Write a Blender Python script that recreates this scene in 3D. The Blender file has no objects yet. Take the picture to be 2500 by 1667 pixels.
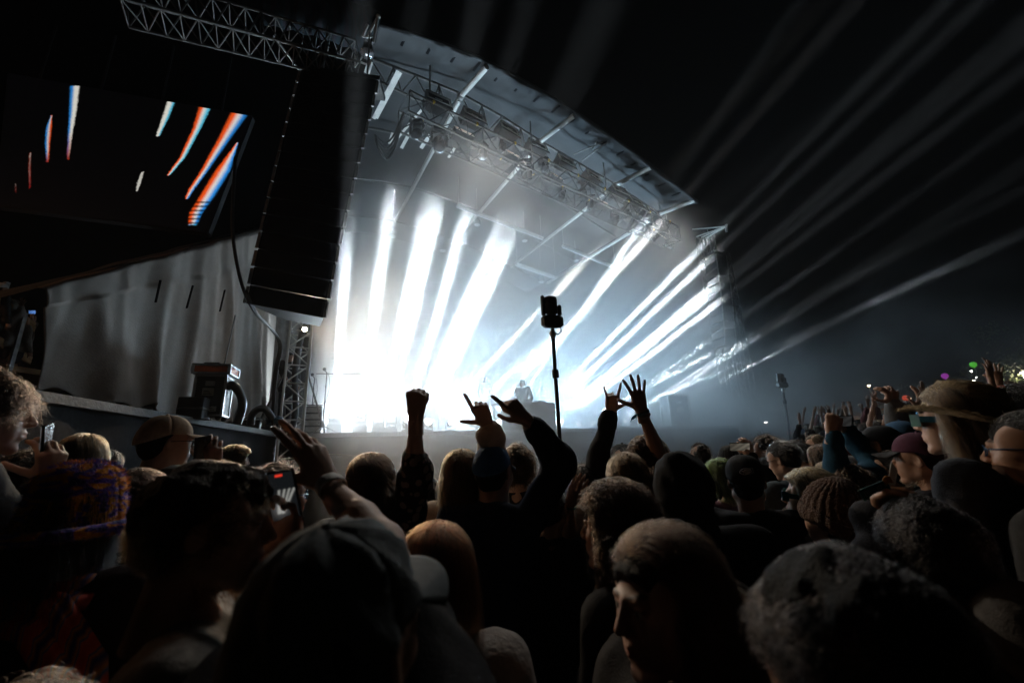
import bpy, bmesh, math, random
import numpy as np
from mathutils import Vector, Matrix

random.seed(7)
RNG = np.random.default_rng(7)
R = math.radians
SC = bpy.context.scene
COL = SC.collection

# ------------------------------------------------------------------ camera
FPX = 972.0                      # focal length in pixels of the 2500 px wide photograph (14 mm lens)
CAMZ = 1.78
PITCH, ROLL = R(14.5), R(2.3)
_f = Vector((0, math.cos(PITCH), math.sin(PITCH)))
_r0 = Vector((1, 0, 0))
_u0 = Vector((0, -math.sin(PITCH), math.cos(PITCH)))
CUP = _u0 * math.cos(ROLL) + _r0 * math.sin(ROLL)
CRT = _r0 * math.cos(ROLL) - _u0 * math.sin(ROLL)
CFW = _f
CAM = Vector((0, 0, CAMZ))
cam_data = bpy.data.cameras.new('camera')
cam = bpy.data.objects.new('camera', cam_data)
COL.objects.link(cam)
m3 = Matrix((CRT, CUP, -CFW)).transposed()
cam.matrix_world = Matrix.Translation(CAM) @ m3.to_4x4()
cam_data.sensor_width = 36.0
cam_data.lens = 36.0 * FPX / 2500.0
cam_data.clip_start = 0.05
cam_data.clip_end = 2000
cam_data.dof.use_dof = True
cam_data.dof.focus_distance = 3.6
cam_data.dof.aperture_fstop = 2.2
SC.camera = cam

def ray(px, py):
    return CFW + CRT * ((px - 1250) / FPX) - CUP * ((py - 833.5) / FPX)

def P(px, py, z):
    """world point seen at photo pixel (px, py), z metres deep along the lens axis"""
    return CAM + ray(px, py) * z

def proj(p):
    d = Vector(p) - CAM
    z = d.dot(CFW)
    return 1250 + FPX * d.dot(CRT) / z, 833.5 - FPX * d.dot(CUP) / z, z

# ------------------------------------------------------------------ world, exposure
w = bpy.data.worlds.new('World')
SC.world = w
w.use_nodes = True
nt = w.node_tree
sky = nt.nodes.new('ShaderNodeTexSky')
sky.sky_type = 'NISHITA'
sky.sun_disc = False
sky.sun_elevation = R(-6)
sky.sun_rotation = R(200)
bg = nt.nodes['Background']
bg.inputs['Strength'].default_value = 0.012
nt.links.new(sky.outputs[0], bg.inputs['Color'])
SC.view_settings.view_transform = 'Standard'
SC.view_settings.look = 'None'
SC.view_settings.exposure = 0.0
SC.view_settings.gamma = 1.0
SC.view_settings.use_curve_mapping = False
cy = SC.cycles
cy.use_denoising = True
try:
    cy.denoiser = 'OPENIMAGEDENOISE'
    cy.denoising_input_passes = 'RGB_ALBEDO_NORMAL'
except Exception:
    pass
cy.use_adaptive_sampling = True
cy.adaptive_threshold = .025
cy.max_bounces = 5
cy.diffuse_bounces = 2
cy.glossy_bounces = 2
cy.transmission_bounces = 4
cy.transparent_max_bounces = 8
cy.volume_bounces = 1
cy.volume_step_rate = .5
cy.volume_max_steps = 96
cy.use_light_tree = True
cy.sample_clamp_indirect = 3.0
cy.sample_clamp_direct = 0.0
cy.caustics_reflective = False
cy.caustics_refractive = False

# ------------------------------------------------------------------ lamps
BEAM_BACK = ray(842, 1427).normalized()          # the parallel beams all run away to this vanishing point
BEAM_DIR = -BEAM_BACK
# ------------------------------------------------------------------ naming, tagging, linking
def tag(o, label=None, cat=None, group=None, kind=None):
    if label: o['label'] = label
    if cat: o['category'] = cat
    if group: o['group'] = group
    if kind: o['kind'] = kind
    return o

def empty(name, loc=(0, 0, 0), rz=0.0, label=None, cat=None, group=None):
    o = bpy.data.objects.new(name, None)
    o.empty_display_size = 0.1
    COL.objects.link(o)
    o.location = loc
    o.rotation_euler = (0, 0, rz)
    return tag(o, label, cat, group)

def link(name, me, parent=None, mtx=None):
    o = bpy.data.objects.new(name, me)
    COL.objects.link(o)
    if parent is not None:
        o.parent = parent
    if mtx is not None:
        o.matrix_basis = mtx
    return o

def copy_tree(o, parent=None):
    c = o.copy()
    COL.objects.link(c)
    c.parent = parent
    for ch in list(o.children):
        copy_tree(ch, c)
    return c

def local(parent):
    """matrix that takes world coordinates into the frame of a top-level parent set by loc / rz"""
    return (Matrix.Translation(parent.location) @ parent.rotation_euler.to_matrix().to_4x4()).inverted()

# ------------------------------------------------------------------ mesh building
def basis(d):
    d = Vector(d).normalized()
    a = Vector((0, 0, 1)) if abs(d.z) < 0.92 else Vector((1, 0, 0))
    x = d.cross(a).normalized()
    return x, d.cross(x).normalized(), d

class MB:
    """collects simple shapes into ONE mesh"""
    def __init__(self):
        self.v, self.f, self.s = [], [], []
    def add(self, vs, fs, smooth=False):
        o = len(self.v)
        self.v += [tuple(p) for p in vs]
        self.f += [tuple(i + o for i in f) for f in fs]
        self.s += [smooth] * len(fs)
        return self
    def box(self, lo, hi, m=None):
        (a, b, c), (d, e, f) = lo, hi
        vs = [(a, b, c), (d, b, c), (d, e, c), (a, e, c), (a, b, f), (d, b, f), (d, e, f), (a, e, f)]
        if m is not None: vs = [m @ Vector(p) for p in vs]
        return self.add(vs, [(3, 2, 1, 0), (4, 5, 6, 7), (0, 1, 5, 4), (1, 2, 6, 5), (2, 3, 7, 6), (3, 0, 4, 7)])
    def bevbox(self, lo, hi, b, m=None):
        """box with chamfered vertical edges and chamfered rims"""
        (x0, y0, z0), (x1, y1, z1) = lo, hi
        def ring(z, i):
            return [(x0+i+b, y0+i, z), (x1-i-b, y0+i, z), (x1-i, y0+i+b, z), (x1-i, y1-i-b, z), (x1-i-b, y1-i, z), (x0+i+b, y1-i, z), (x0+i, y1-i-b, z), (x0+i, y0+i+b, z)]
        vs = ring(z0, b) + ring(z0+b, 0) + ring(z1-b, 0) + ring(z1, b)
        if m is not None: vs = [m @ Vector(p) for p in vs]
        fs = [tuple(range(7, -1, -1)), tuple(range(24, 32))]
        for k in range(3):
            for i in range(8):
                j = (i + 1) % 8
                fs.append((k*8+i, k*8+j, k*8+8+j, k*8+8+i))
        return self.add(vs, fs)
    def bar(self, p, q, w, h, up=None):
        p, q = Vector(p), Vector(q)
        d = (q - p).normalized()
        u = Vector(up) if up is not None else (Vector((0, 0, 1)) if abs(d.z) < .92 else Vector((1, 0, 0)))
        x = d.cross(u).normalized(); u = x.cross(d)
        vs = [e + x * sx * w / 2 + u * su * h / 2 for e in (p, q) for sx, su in ((-1, -1), (1, -1), (1, 1), (-1, 1))]
        return self.add(vs, [(0, 1, 2, 3), (7, 6, 5, 4), (0, 4, 5, 1), (1, 5, 6, 2), (2, 6, 7, 3), (3, 7, 4, 0)])
    def tube(self, pts, r, n=8, caps=True):
        pts = [Vector(p) for p in pts]
        rs = r if isinstance(r, (list, tuple)) else [r] * len(pts)
        vs, fs = [], []
        x = None
        for i, p in enumerate(pts):
            t = (pts[min(i + 1, len(pts) - 1)] - pts[max(i - 1, 0)]).normalized()
            if x is None:
                x, y, _ = basis(t)
            else:
                x = (x - t * x.dot(t)).normalized(); y = t.cross(x)
            vs += [p + (x * math.cos(2*math.pi*k/n) + y * math.sin(2*math.pi*k/n)) * rs[i] for k in range(n)]
        for i in range(len(pts) - 1):
            for k in range(n):
                l = (k + 1) % n
                fs.append((i*n+k, i*n+l, i*n+n+l, i*n+n+k))
        self.add(vs, fs, True)
        if caps:
            o = len(self.v) - len(vs)
            self.f += [tuple(o + k for k in range(n - 1, -1, -1)), tuple(o + (len(pts)-1)*n + k for k in range(n))]
            self.s += [False, False]
        return self
    def lathe(self, prof, n=20, m=None, smooth=True):
        """profile [(r, z)] spun about z"""
        vs = [(r * math.cos(2*math.pi*k/n), r * math.sin(2*math.pi*k/n), z) for r, z in prof for k in range(n)]
        if m is not None: vs = [m @ Vector(p) for p in vs]
        fs = []
        for i in range(len(prof) - 1):
            for k in range(n):
                l = (k + 1) % n
                fs.append((i*n+k, i*n+l, i*n+n+l, i*n+n+k))
        fs.append(tuple(range(n - 1, -1, -1)))
        fs.append(tuple((len(prof)-1)*n + k for k in range(n)))
        return self.add(vs, fs, smooth)
    def sphere(self, c, r, n=12, k=8, sc=(1, 1, 1)):
        c = Vector(c)
        prof = [(max(1e-4, math.sin(math.pi * i / k)) * r, -math.cos(math.pi * i / k) * r) for i in range(k + 1)]
        m = Matrix.Translation(c) @ Matrix.Diagonal((*sc, 1))
        return self.lathe(prof, n, m)
    def grid(self, pts, smooth=True):
        """pts[i][j]: a sheet"""
        ni, nj = len(pts), len(pts[0])
        vs = [p for row in pts for p in row]
        fs = [(i*nj+j, i*nj+j+1, (i+1)*nj+j+1, (i+1)*nj+j) for i in range(ni-1) for j in range(nj-1)]
        return self.add(vs, fs, smooth)
    def mesh(self, name, mat=None, inv=None):
        me = bpy.data.meshes.new(name)
        vs = self.v if inv is None else [tuple(inv @ Vector(p)) for p in self.v]
        me.from_pydata(vs, [], self.f)
        me.polygons.foreach_set('use_smooth', self.s)
        for m in (mat if isinstance(mat, (list, tuple)) else [mat]):
            if m: me.materials.append(m)
        me.update()
        return me
    def build(self, name, mat=None, parent=None, mtx=None, world=False):
        inv = local(parent) if (world and parent is not None) else None
        return link(name, self.mesh(name, mat, inv), parent, mtx)

def solid(o, t, off=0.0):
    """give a sheet a real thickness"""
    md = o.modifiers.new('thickness', 'SOLIDIFY')
    md.thickness = t
    md.offset = off
    return o

_RODS = {}
def rod(name, p, q, r, mat, parent, n=6):
    """a straight tube as an object of its own; all rods of one material share one mesh"""
    key = (mat.name, n)
    if key not in _RODS:
        _RODS[key] = MB().tube([(0, 0, 0), (0, 0, 1)], 1.0, n).mesh(name, mat)
    p, q = Vector(p), Vector(q)
    d = q - p
    x, y, z = basis(d)
    m = Matrix((x * r, y * r, d)).transposed().to_4x4()
    m.translation = p
    return link(name, _RODS[key], parent, local(parent) @ m if parent is not None else m)

# ------------------------------------------------------------------ materials
MATS = {}
def mat(name, color=(.5, .5, .5), rough=.6, metal=0.0, bump=0.0, scale=20.0, vary=0.0, detail=4.0, emit=None, estr=0.0, spec=.5, stretch=None, attr=None, sheen=0.0, sss=0.0):
    if name in MATS: return MATS[name]
    m = bpy.data.materials.new(name)
    m.use_nodes = True
    n = m.node_tree
    b = n.nodes['Principled BSDF']
    b.inputs['Base Color'].default_value = (*color, 1)
    b.inputs['Roughness'].default_value = rough
    b.inputs['Metallic'].default_value = metal
    b.inputs['Specular IOR Level'].default_value = spec
    if sheen: b.inputs['Sheen Weight'].default_value = sheen
    if sss:
        b.inputs['Subsurface Weight'].default_value = sss
        b.inputs['Subsurface Radius'].default_value = (.012, .005, .003)
        b.inputs['Subsurface Scale'].default_value = 1.0
    src = None
    if attr:
        a = n.nodes.new('ShaderNodeAttribute'); a.attribute_name = attr
        src = a.outputs['Color']
    if bump or vary:
        tc = n.nodes.new('ShaderNodeTexCoord')
        mp = n.nodes.new('ShaderNodeMapping')
        if stretch: mp.inputs['Scale'].default_value = stretch
        n.links.new(tc.outputs['Object'], mp.inputs['Vector'])
        no = n.nodes.new('ShaderNodeTexNoise')
        no.inputs['Scale'].default_value = scale
        no.inputs['Detail'].default_value = detail
        n.links.new(mp.outputs[0], no.inputs['Vector'])
        if bump:
            bp = n.nodes.new('ShaderNodeBump')
            bp.inputs['Strength'].default_value = bump
            bp.inputs['Distance'].default_value = .02
            n.links.new(no.outputs['Fac'], bp.inputs['Height'])
            n.links.new(bp.outputs[0], b.inputs['Normal'])
        if vary:
            no2 = n.nodes.new('ShaderNodeTexNoise')
            no2.inputs['Scale'].default_value = scale * .23
            no2.inputs['Detail'].default_value = 5
            n.links.new(mp.outputs[0], no2.inputs['Vector'])
            mr = n.nodes.new('ShaderNodeMapRange')
            mr.inputs[1].default_value = .3; mr.inputs[2].default_value = .7
            mr.inputs[3].default_value = 1 - vary; mr.inputs[4].default_value = 1 + vary
            n.links.new(no2.outputs['Fac'], mr.inputs[0])
            mx = n.nodes.new('ShaderNodeMix'); mx.data_type = 'RGBA'; mx.blend_type = 'MULTIPLY'
            mx.inputs[0].default_value = 1.0
            if src is not None: n.links.new(src, mx.inputs[6])
            else: mx.inputs[6].default_value = (*color, 1)
            n.links.new(mr.outputs[0], mx.inputs[7])
            src = mx.outputs[2]
    if src is not None:
        n.links.new(src, b.inputs['Base Color'])
    if emit:
        b.inputs['Emission Color'].default_value = (*emit, 1)
        b.inputs['Emission Strength'].default_value = estr
    MATS[name] = m
    return m

def vol_mat(name, color, density, aniso):
    m = bpy.data.materials.new(name); m.use_nodes = True
    n = m.node_tree; n.nodes.clear()
    o = n.nodes.new('ShaderNodeOutputMaterial'); v = n.nodes.new('ShaderNodeVolumePrincipled')
    v.inputs['Color'].default_value = (*color, 1)
    v.inputs['Density'].default_value = density
    v.inputs['Anisotropy'].default_value = aniso
    n.links.new(v.outputs[0], o.inputs['Volume'])
    return m, n, v
# ------------------------------------------------------------------ sculpting: distance fields meshed into one continuous skin
class Field:
    def __init__(self, lo, hi, res):
        self.lo = np.array(lo, float); self.res = res
        self.n = np.maximum(4, np.ceil((np.array(hi) - self.lo) / res).astype(int) + 1)
        self.ax = [self.lo[i] + np.arange(self.n[i]) * res for i in range(3)]
        self.d = np.full(self.n, 0.3, np.float32)
    def _sub(self, lo, hi):
        a = np.clip(np.floor((np.array(lo) - self.lo) / self.res).astype(int), 0, self.n)
        b = np.clip(np.ceil((np.array(hi) - self.lo) / self.res).astype(int) + 1, 0, self.n)
        if np.any(b <= a): return None
        s = tuple(slice(a[i], b[i]) for i in range(3))
        X = self.ax[0][s[0]][:, None, None].astype(np.float32); Y = self.ax[1][s[1]][None, :, None].astype(np.float32); Z = self.ax[2][s[2]][None, None, :].astype(np.float32)
        return s, X, Y, Z
    def _put(self, s, d, k, cut=False):
        a = self.d[s]
        if cut:
            d = -d
            h = np.clip(.5 - .5 * (a - d) / k, 0, 1)
            self.d[s] = a + (d - a) * h + k * h * (1 - h)
        else:
            h = np.clip(.5 + .5 * (a - d) / k, 0, 1)
            self.d[s] = a + (d - a) * h - k * h * (1 - h)
    def cap(self, p, q, r1, r2=None, k=.02, cut=False):
        r2 = r1 if r2 is None else r2
        p = np.array(p, float); q = np.array(q, float)
        m = max(r1, r2) + k + 2.5 * self.res
        g = self._sub(np.minimum(p, q) - m, np.maximum(p, q) + m)
        if g is None: return self
        s, X, Y, Z = g
        v = q - p; L = max(1e-9, float(v @ v))
        t = np.clip(((X - p[0]) * v[0] + (Y - p[1]) * v[1] + (Z - p[2]) * v[2]) / L, 0, 1)
        d = np.sqrt((X - p[0] - t * v[0])**2 + (Y - p[1] - t * v[1])**2 + (Z - p[2] - t * v[2])**2) - (r1 + (r2 - r1) * t)
        self._put(s, d, k, cut); return self
    def ell(self, c, r, k=.02, rot=None, cut=False):
        c = np.array(c, float); r = np.array(r, float)
        m = r.max() + k + 2.5 * self.res
        g = self._sub(c - m, c + m)
        if g is None: return self
        s, X, Y, Z = g
        x, y, z = X - c[0], Y - c[1], Z - c[2]
        if rot is not None:
            M = np.array(rot)
            x, y, z = (M[0, 0]*x + M[1, 0]*y + M[2, 0]*z, M[0, 1]*x + M[1, 1]*y + M[2, 1]*z, M[0, 2]*x + M[1, 2]*y + M[2, 2]*z)
        k0 = np.sqrt((x/r[0])**2 + (y/r[1])**2 + (z/r[2])**2)
        k1 = np.sqrt((x/r[0]**2)**2 + (y/r[1]**2)**2 + (z/r[2]**2)**2) + 1e-6
        self._put(s, k0 * (k0 - 1) / k1, k, cut); return self
    def half(self, c, nrm, k=.004):
        """cut away everything on the +normal side of a plane"""
        c = np.array(c, float); nrm = np.array(nrm, float); nrm = nrm / np.linalg.norm(nrm)
        X, Y, Z = self.ax[0][:, None, None], self.ax[1][None, :, None], self.ax[2][None, None, :]
        d = ((X-c[0])*nrm[0] + (Y-c[1])*nrm[1] + (Z-c[2])*nrm[2]).astype(np.float32)
        self.d = np.maximum(self.d, d); return self
    def noise(self, amp, freq, seed=0, aniso=(1, 1, 1)):
        rg = np.random.default_rng(seed)
        X, Y, Z = self.ax[0][:, None, None].astype(np.float32), self.ax[1][None, :, None].astype(np.float32), self.ax[2][None, None, :].astype(np.float32)
        a = np.zeros(self.n, np.float32)
        w = .35 * np.sin(X*freq*.7+1.3) + .35 * np.sin(Z*freq*.6+.4) + .3*np.sin(Y*freq*.8)
        for i in range(5):
            d = rg.normal(size=3) * np.array(aniso); d = d / np.linalg.norm(d) * freq * (.7 + .5 * i)
            a += np.sin(X*d[0] + Y*d[1] + Z*d[2] + rg.uniform(0, 6.3) + 1.6 * w * (i % 2 + .5)) / (1 + .5 * i)
        self.d += amp * a / 2.4
        return self
    def mesh(self):
        d = self.d
        d[0], d[-1], d[:, 0], d[:, -1], d[:, :, 0], d[:, :, -1] = .3, .3, .3, .3, .3, .3
        ins = d < 0
        n0, n1, n2 = np.array(d.shape) - 1
        cnt = np.zeros((n0, n1, n2), np.int8)
        for a in (0, 1):
            for b in (0, 1):
                for c in (0, 1):
                    cnt += ins[a:a+n0, b:b+n1, c:c+n2]
        act = (cnt > 0) & (cnt < 8)
        ijk = np.argwhere(act)
        idx = np.full(act.shape, -1, np.int32)
        idx[act] = np.arange(len(ijk))
        acc = np.zeros((len(ijk), 3)); num = np.zeros(len(ijk))
        i, j, k = ijk.T
        E = []
        for b in (0, 1):
            for c in (0, 1):
                E += [((0, b, c), (1, b, c)), ((b, 0, c), (b, 1, c)), ((b, c, 0), (b, c, 1))]
        for p, q in E:
            va = d[i+p[0], j+p[1], k+p[2]]; vb = d[i+q[0], j+q[1], k+q[2]]
            cr = (va < 0) != (vb < 0)
            t = np.where(cr, va / np.where(cr, va - vb, 1), 0)
            pt = np.array(p)[None] + t[:, None] * (np.array(q) - np.array(p))[None]
            acc[cr] += pt[cr]; num[cr] += 1
        verts = self.lo + (ijk + acc / num[:, None]) * self.res
        quads = []
        for axis in range(3):
            sl0 = [slice(None)] * 3; sl1 = [slice(None)] * 3
            sl0[axis] = slice(0, -1); sl1[axis] = slice(1, None)
            A, B = ins[tuple(sl0)], ins[tuple(sl1)]
            e = np.argwhere(A != B)
            o = [x for x in range(3) if x != axis]
            ok = (e[:, o[0]] > 0) & (e[:, o[1]] > 0) & (e[:, o[0]] < d.shape[o[0]]-1) & (e[:, o[1]] < d.shape[o[1]]-1)
            e = e[ok]
            fl = A[tuple(e.T)]
            def cell(da, db):
                c = e.copy(); c[:, o[0]] += da; c[:, o[1]] += db
                return idx[tuple(c.T)]
            q = np.stack([cell(-1, -1), cell(0, -1), cell(0, 0), cell(-1, 0)], 1)
            if axis == 1: fl = ~fl
            q = np.where(fl[:, None], q, q[:, ::-1])
            quads.append(q)
        return verts, np.concatenate(quads)

def weld(parts):
    """join (verts, quads, colours) lists"""
    V, F, C = [], [], []
    o = 0
    for v, f, c in parts:
        V.append(v); F.append(f + o); C.append(np.broadcast_to(c, (len(v), 3)) if np.ndim(c) == 1 else c); o += len(v)
    return np.concatenate(V), np.concatenate(F), np.concatenate(C)

def np_mesh(name, V, F, mats, C=None, smooth=True):
    me = bpy.data.meshes.new(name)
    me.vertices.add(len(V)); me.vertices.foreach_set('co', np.ascontiguousarray(V, np.float32).ravel())
    k = F.shape[1]
    me.loops.add(F.size); me.loops.foreach_set('vertex_index', np.ascontiguousarray(F, np.int32).ravel())
    me.polygons.add(len(F)); me.polygons.foreach_set('loop_start', np.arange(0, F.size, k, dtype=np.int32))
    if C is not None:
        a = me.attributes.new('tint', 'FLOAT_COLOR', 'POINT')
        a.data.foreach_set('color', np.concatenate([C, np.ones((len(C), 1))], 1).astype(np.float32).ravel())
    for m in (mats if isinstance(mats, (list, tuple)) else [mats]): me.materials.append(m)
    me.polygons.foreach_set('use_smooth', np.full(len(F), smooth, bool))
    me.update(calc_edges=True)
    return me

# ------------------------------------------------------------------ heads (face +Y, up +Z, origin between the ears)
HEADS = {}
def head_field(res, fem=False, smile=False):
    F = Field((-.11, -.135, -.20), (.11, .145, .135), res)
    j = .86 if fem else 1.0
    F.ell((0, -.018, .034), (.074, .096, .082), k=.01)
    F.ell((0, .020, -.032), (.064*j+.002, .071, .080), k=.035)
    for s in (-1, 1):
        F.cap((s*.052*j, -.005, -.062), (s*.02*j, .062, -.100), .020*j, .016, k=.022)
        F.ell((s*.042, .052, -.022), (.026, .028, .024), k=.022)
        F.ell((s*.038, .045, -.058), (.026, .032, .032), k=.025)
        F.ell((s*.062, .03, .03), (.012, .03, .03), k=.03)
    F.cap((-.012*j, .074, -.106), (.012*j, .074, -.106), .0165, k=.018)
    F.cap((-.034, .079, .019), (.034, .079, .019), .010 if fem else .0125, k=.014)
    for s in (-1, 1):
        F.ell((s*.031, .098, .001), (.019, .018, .013), k=.012, cut=True)
        F.ell((s*.031, .0735, .0), (.0145, .0135, .0125), k=.002)
        F.cap((s*.019, .0865, .008), (s*.044, .079, .007), .0032, k=.003)
        F.cap((s*.020, .085, -.007), (s*.043, .079, -.007), .0028, k=.004)
    F.cap((0, .088, .014), (0, .109, -.026), .0072, .0098, k=.010)
    for s in (-1, 1):
        F.ell((s*.0115, .099, -.031), (.0082, .0105, .0078), k=.006)
        F.ell((s*.007, .104, -.0385), (.004, .006, .003), k=.003, cut=True)
    up = .005 if smile else 0
    F.ell((0, .082, -.062), (.029, .016, .024), k=.014)
    for s in (-1, 1):
        F.cap((0, .0955, -.0562), (s*.021, .086, -.0605+up), .0048, .0028, k=.005)
        F.cap((0, .0942, -.0680), (s*.020, .086, -.0635+up), .0056, .0028, k=.005)
        F.cap((0, .1005, -.0622), (s*.023, .0905, -.062+up), .0020, k=.003, cut=True)
    F.ell((0, .099, -.082), (.016, .006, .005), k=.008, cut=True)
    for s in (-1, 1):
        rot = Matrix.Rotation(s*.35, 3, 'Z') @ Matrix.Rotation(-.18, 3, 'X')
        F.ell((s*.0755, -.012, -.006), (.0075, .018, .029), k=.005, rot=rot)
        F.ell((s*.084, -.007, -.002), (.006, .010, .017), k=.004, rot=rot, cut=True)
    nr = .047 if fem else .056
    F.cap((0, -.022, -.06), (0, -.04, -.20), nr, nr*1.04, k=.03)
    return F

def head_mesh(res, fem, smile, skin, brow, lip):
    key = (res, fem, smile)
    if key not in HEADS:
        HEADS[key] = head_field(res, fem, smile).mesh()
    V, Q = HEADS[key]
    C = np.tile(np.array(skin), (len(V), 1))
    x, y, z = V.T
    ax = np.abs(x)
    def blend(mask, col):
        mask = np.clip(mask, 0, 1)[:, None]
        return C * (1 - mask) + np.array(col)[None] * mask
    front = (y > .06)
    C = blend(front * np.clip(1.6 - np.sqrt((x/.024)**2 + ((z+.063)/.0105)**2) * 1.5, 0, 1) * .8, lip)
    bz = .0215 + .010*np.clip((ax-.012)/.03, 0, 1) - .25*np.clip(ax-.036, 0, 1)
    C = blend(front * (ax > .011) * (ax < .052) * np.clip(1.5 - np.abs(z - bz)/.0038, 0, 1) * .85, brow)
    C = blend(front * np.clip(.8 - np.sqrt((ax/.03)**2 + ((z+.02)/.03)**2)*.5, 0, .18), (skin[0]*1.05, skin[1]*.7, skin[2]*.65))
    for s in (-1, 1):
        e = np.sqrt(((x - s*.031)/.0115)**2 + (z/.0062)**2)
        C = blend((y > .08) * np.clip((1.08 - e) * 8, 0, 1), (.55, .53, .5))
        ir = np.sqrt((x - s*.031)**2 + z**2)
        C = blend((y > .08) * np.clip((.0062 - ir) * 900, 0, 1), (.02, .014, .01))
        C = blend((y > .075) * (np.abs(x - s*.031) < .016) * np.clip(1.4 - np.abs(z - .0068)/.0024, 0, 1) * .9, (.015, .012, .01))
    return V, Q, C

# ------------------------------------------------------------------ hands (wrist at origin, fingers +Y, back of the hand +Z, right hand)
HANDS = {}
POSES = dict(   # per finger: (curl at knuckle, middle, tip, sideways), thumb: (out, forward, bend)
    open=([(.05, .10, .08, -.30), (.0, .08, .05, -.06), (.05, .10, .06, .16), (.08, .12, .08, .40)], (1.05, .1, .1)),
    relaxed=([(.25, .35, .2, -.10), (.35, .45, .25, -.02), (.45, .5, .3, .06), (.5, .5, .3, .14)], (.7, .35, .2)),
    fist=([(1.35, 1.6, .9, -.02), (1.4, 1.65, .9, 0), (1.4, 1.65, .9, .02), (1.4, 1.6, .9, .05)], (.35, .95, .7)),
    point=([(.0, .08, .05, -.06), (1.2, 1.5, .8, 0), (1.3, 1.55, .8, .02), (1.3, 1.5, .8, .06)], (.45, .8, .5)),
    gun=([(.0, .05, .04, -.10), (1.2, 1.5, .8, 0), (1.3, 1.55, .8, .02), (1.3, 1.5, .8, .06)], (1.15, .1, .05)),
    horns=([(.0, .06, .05, -.16), (1.3, 1.5, .8, 0), (1.3, 1.5, .8, .02), (.05, .08, .05, .34)], (1.15, .1, .05)),
    hold=([(.75, .55, .35, -.06), (.8, .6, .35, 0), (.85, .6, .4, .04), (.9, .65, .4, .10)], (.95, .75, .15)),
    wave=([(.15, .3, .15, -.12), (.35, .4, .2, -.02), (.55, .5, .3, .05), (.7, .55, .3, .12)], (.85, .25, .1)),
    lean=([(.0, .12, .08, -.22), (.12, .2, .1, -.06), (.35, .35, .2, .06), (.5, .45, .25, .18)], (.75, .45, .2)),
    flat=([(.1, .15, .1, -.05), (.1, .15, .1, 0), (.1, .15, .1, .04), (.12, .18, .1, .10)], (.5, .15, .1)),
)
def hand_field(pose, res):
    F = Field((-.125, -.075, -.125), (.10, .215, .05), res)
    fing, th = POSES[pose]
    base = [(-.030, .090, .001), (-.009, .094, .004), (.012, .090, .002), (.031, .080, -.003)]
    lens = [(.043, .025, .021), (.047, .029, .022), (.043, .027, .021), (.034, .020, .019)]
    rad = [.0098, .0100, .0095, .0084]
    for sx in (-.011, .011):
        F.cap((sx, -.075, 0), (sx, .0, 0), .021, .019, k=.012)
    for b, (c, r) in enumerate(zip(base, rad)):
        F.cap((c[0]*.45, .004, -.001), c, .0145, r + .0035, k=.012)
    F.ell((.012, .045, -.008), (.026, .038, .012), k=.015)
    F.ell((-.024, .036, -.012), (.016, .030, .014), k=.014)
    for c, L, r, (a1, a2, a3, sp) in zip(base, lens, rad, fing):
        p = Vector(c); ang = 0
        side = Vector((math.sin(sp), math.cos(sp), 0))
        for n_, (a, l) in enumerate(zip((a1, a2, a3), L)):
            ang += a
            d = side * math.cos(ang) + Vector((0, 0, -1)) * math.sin(ang)
            q = p + d * l
            r1, r2 = r * (1 - .06*n_), r * (1 - .06*(n_+1) - (.08 if n_ == 2 else 0))
            F.cap(p, q, r1, r2, k=.0035 if n_ else .006)
            F.ell(p, (r1*1.02,)*3, k=.003)
            p = q
    o, fw, bd = th
    p = Vector((-.020, .020, -.008))
    d = Vector((-math.sin(o), math.cos(o) * math.cos(fw), -math.sin(fw))).normalized()
    q = p + d * .042; F.cap(p, q, .0150, .0118, k=.012)
    ax = d.cross(Vector((0, 0, 1))).normalized()
    inward = Vector((.75, .55, -.35))
    d2 = (d + inward * bd).normalized(); q2 = q + d2 * .033; F.cap(q, q2, .0112, .0098, k=.004)
    d3 = (d2 + inward * bd * .8).normalized(); q3 = q2 + d3 * .025; F.cap(q2, q3, .0102, .0082, k=.003)
    return F

def hand_mesh(pose, res, left=False):
    key = (pose, res)
    if key not in HANDS:
        HANDS[key] = hand_field(pose, res).mesh()
    V, Q = HANDS[key]
    if left:
        V = V * np.array([-1, 1, 1]); Q = Q[:, ::-1]
    return V, Q
# ------------------------------------------------------------------ people
SKINS = dict(pale=(.52, .32, .23), fair=(.46, .27, .19), tan=(.36, .20, .13), brown=(.20, .105, .065), dark=(.10, .052, .034))
HAIRC = dict(black=(.008, .007, .007), dark=(.017, .011, .008), brown=(.036, .020, .012), auburn=(.095, .032, .013), light=(.085, .050, .026), blond=(.19, .125, .062), grey=(.075, .07, .066), green=(.035, .055, .016), ginger=(.15, .052, .018))

M_SKIN = mat('skin', rough=.52, attr='tint', sss=.06, bump=.06, scale=320, vary=.06)
M_SKIN_FAR = mat('skin_plain', rough=.55, attr='tint')

def ground_z(x, y):
    """the field is level, and rises gently to the far right"""
    a = max(0.0, x - 1.5) * .085 + max(0.0, y - 9) * .02
    return min(a, 1.2)

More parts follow.
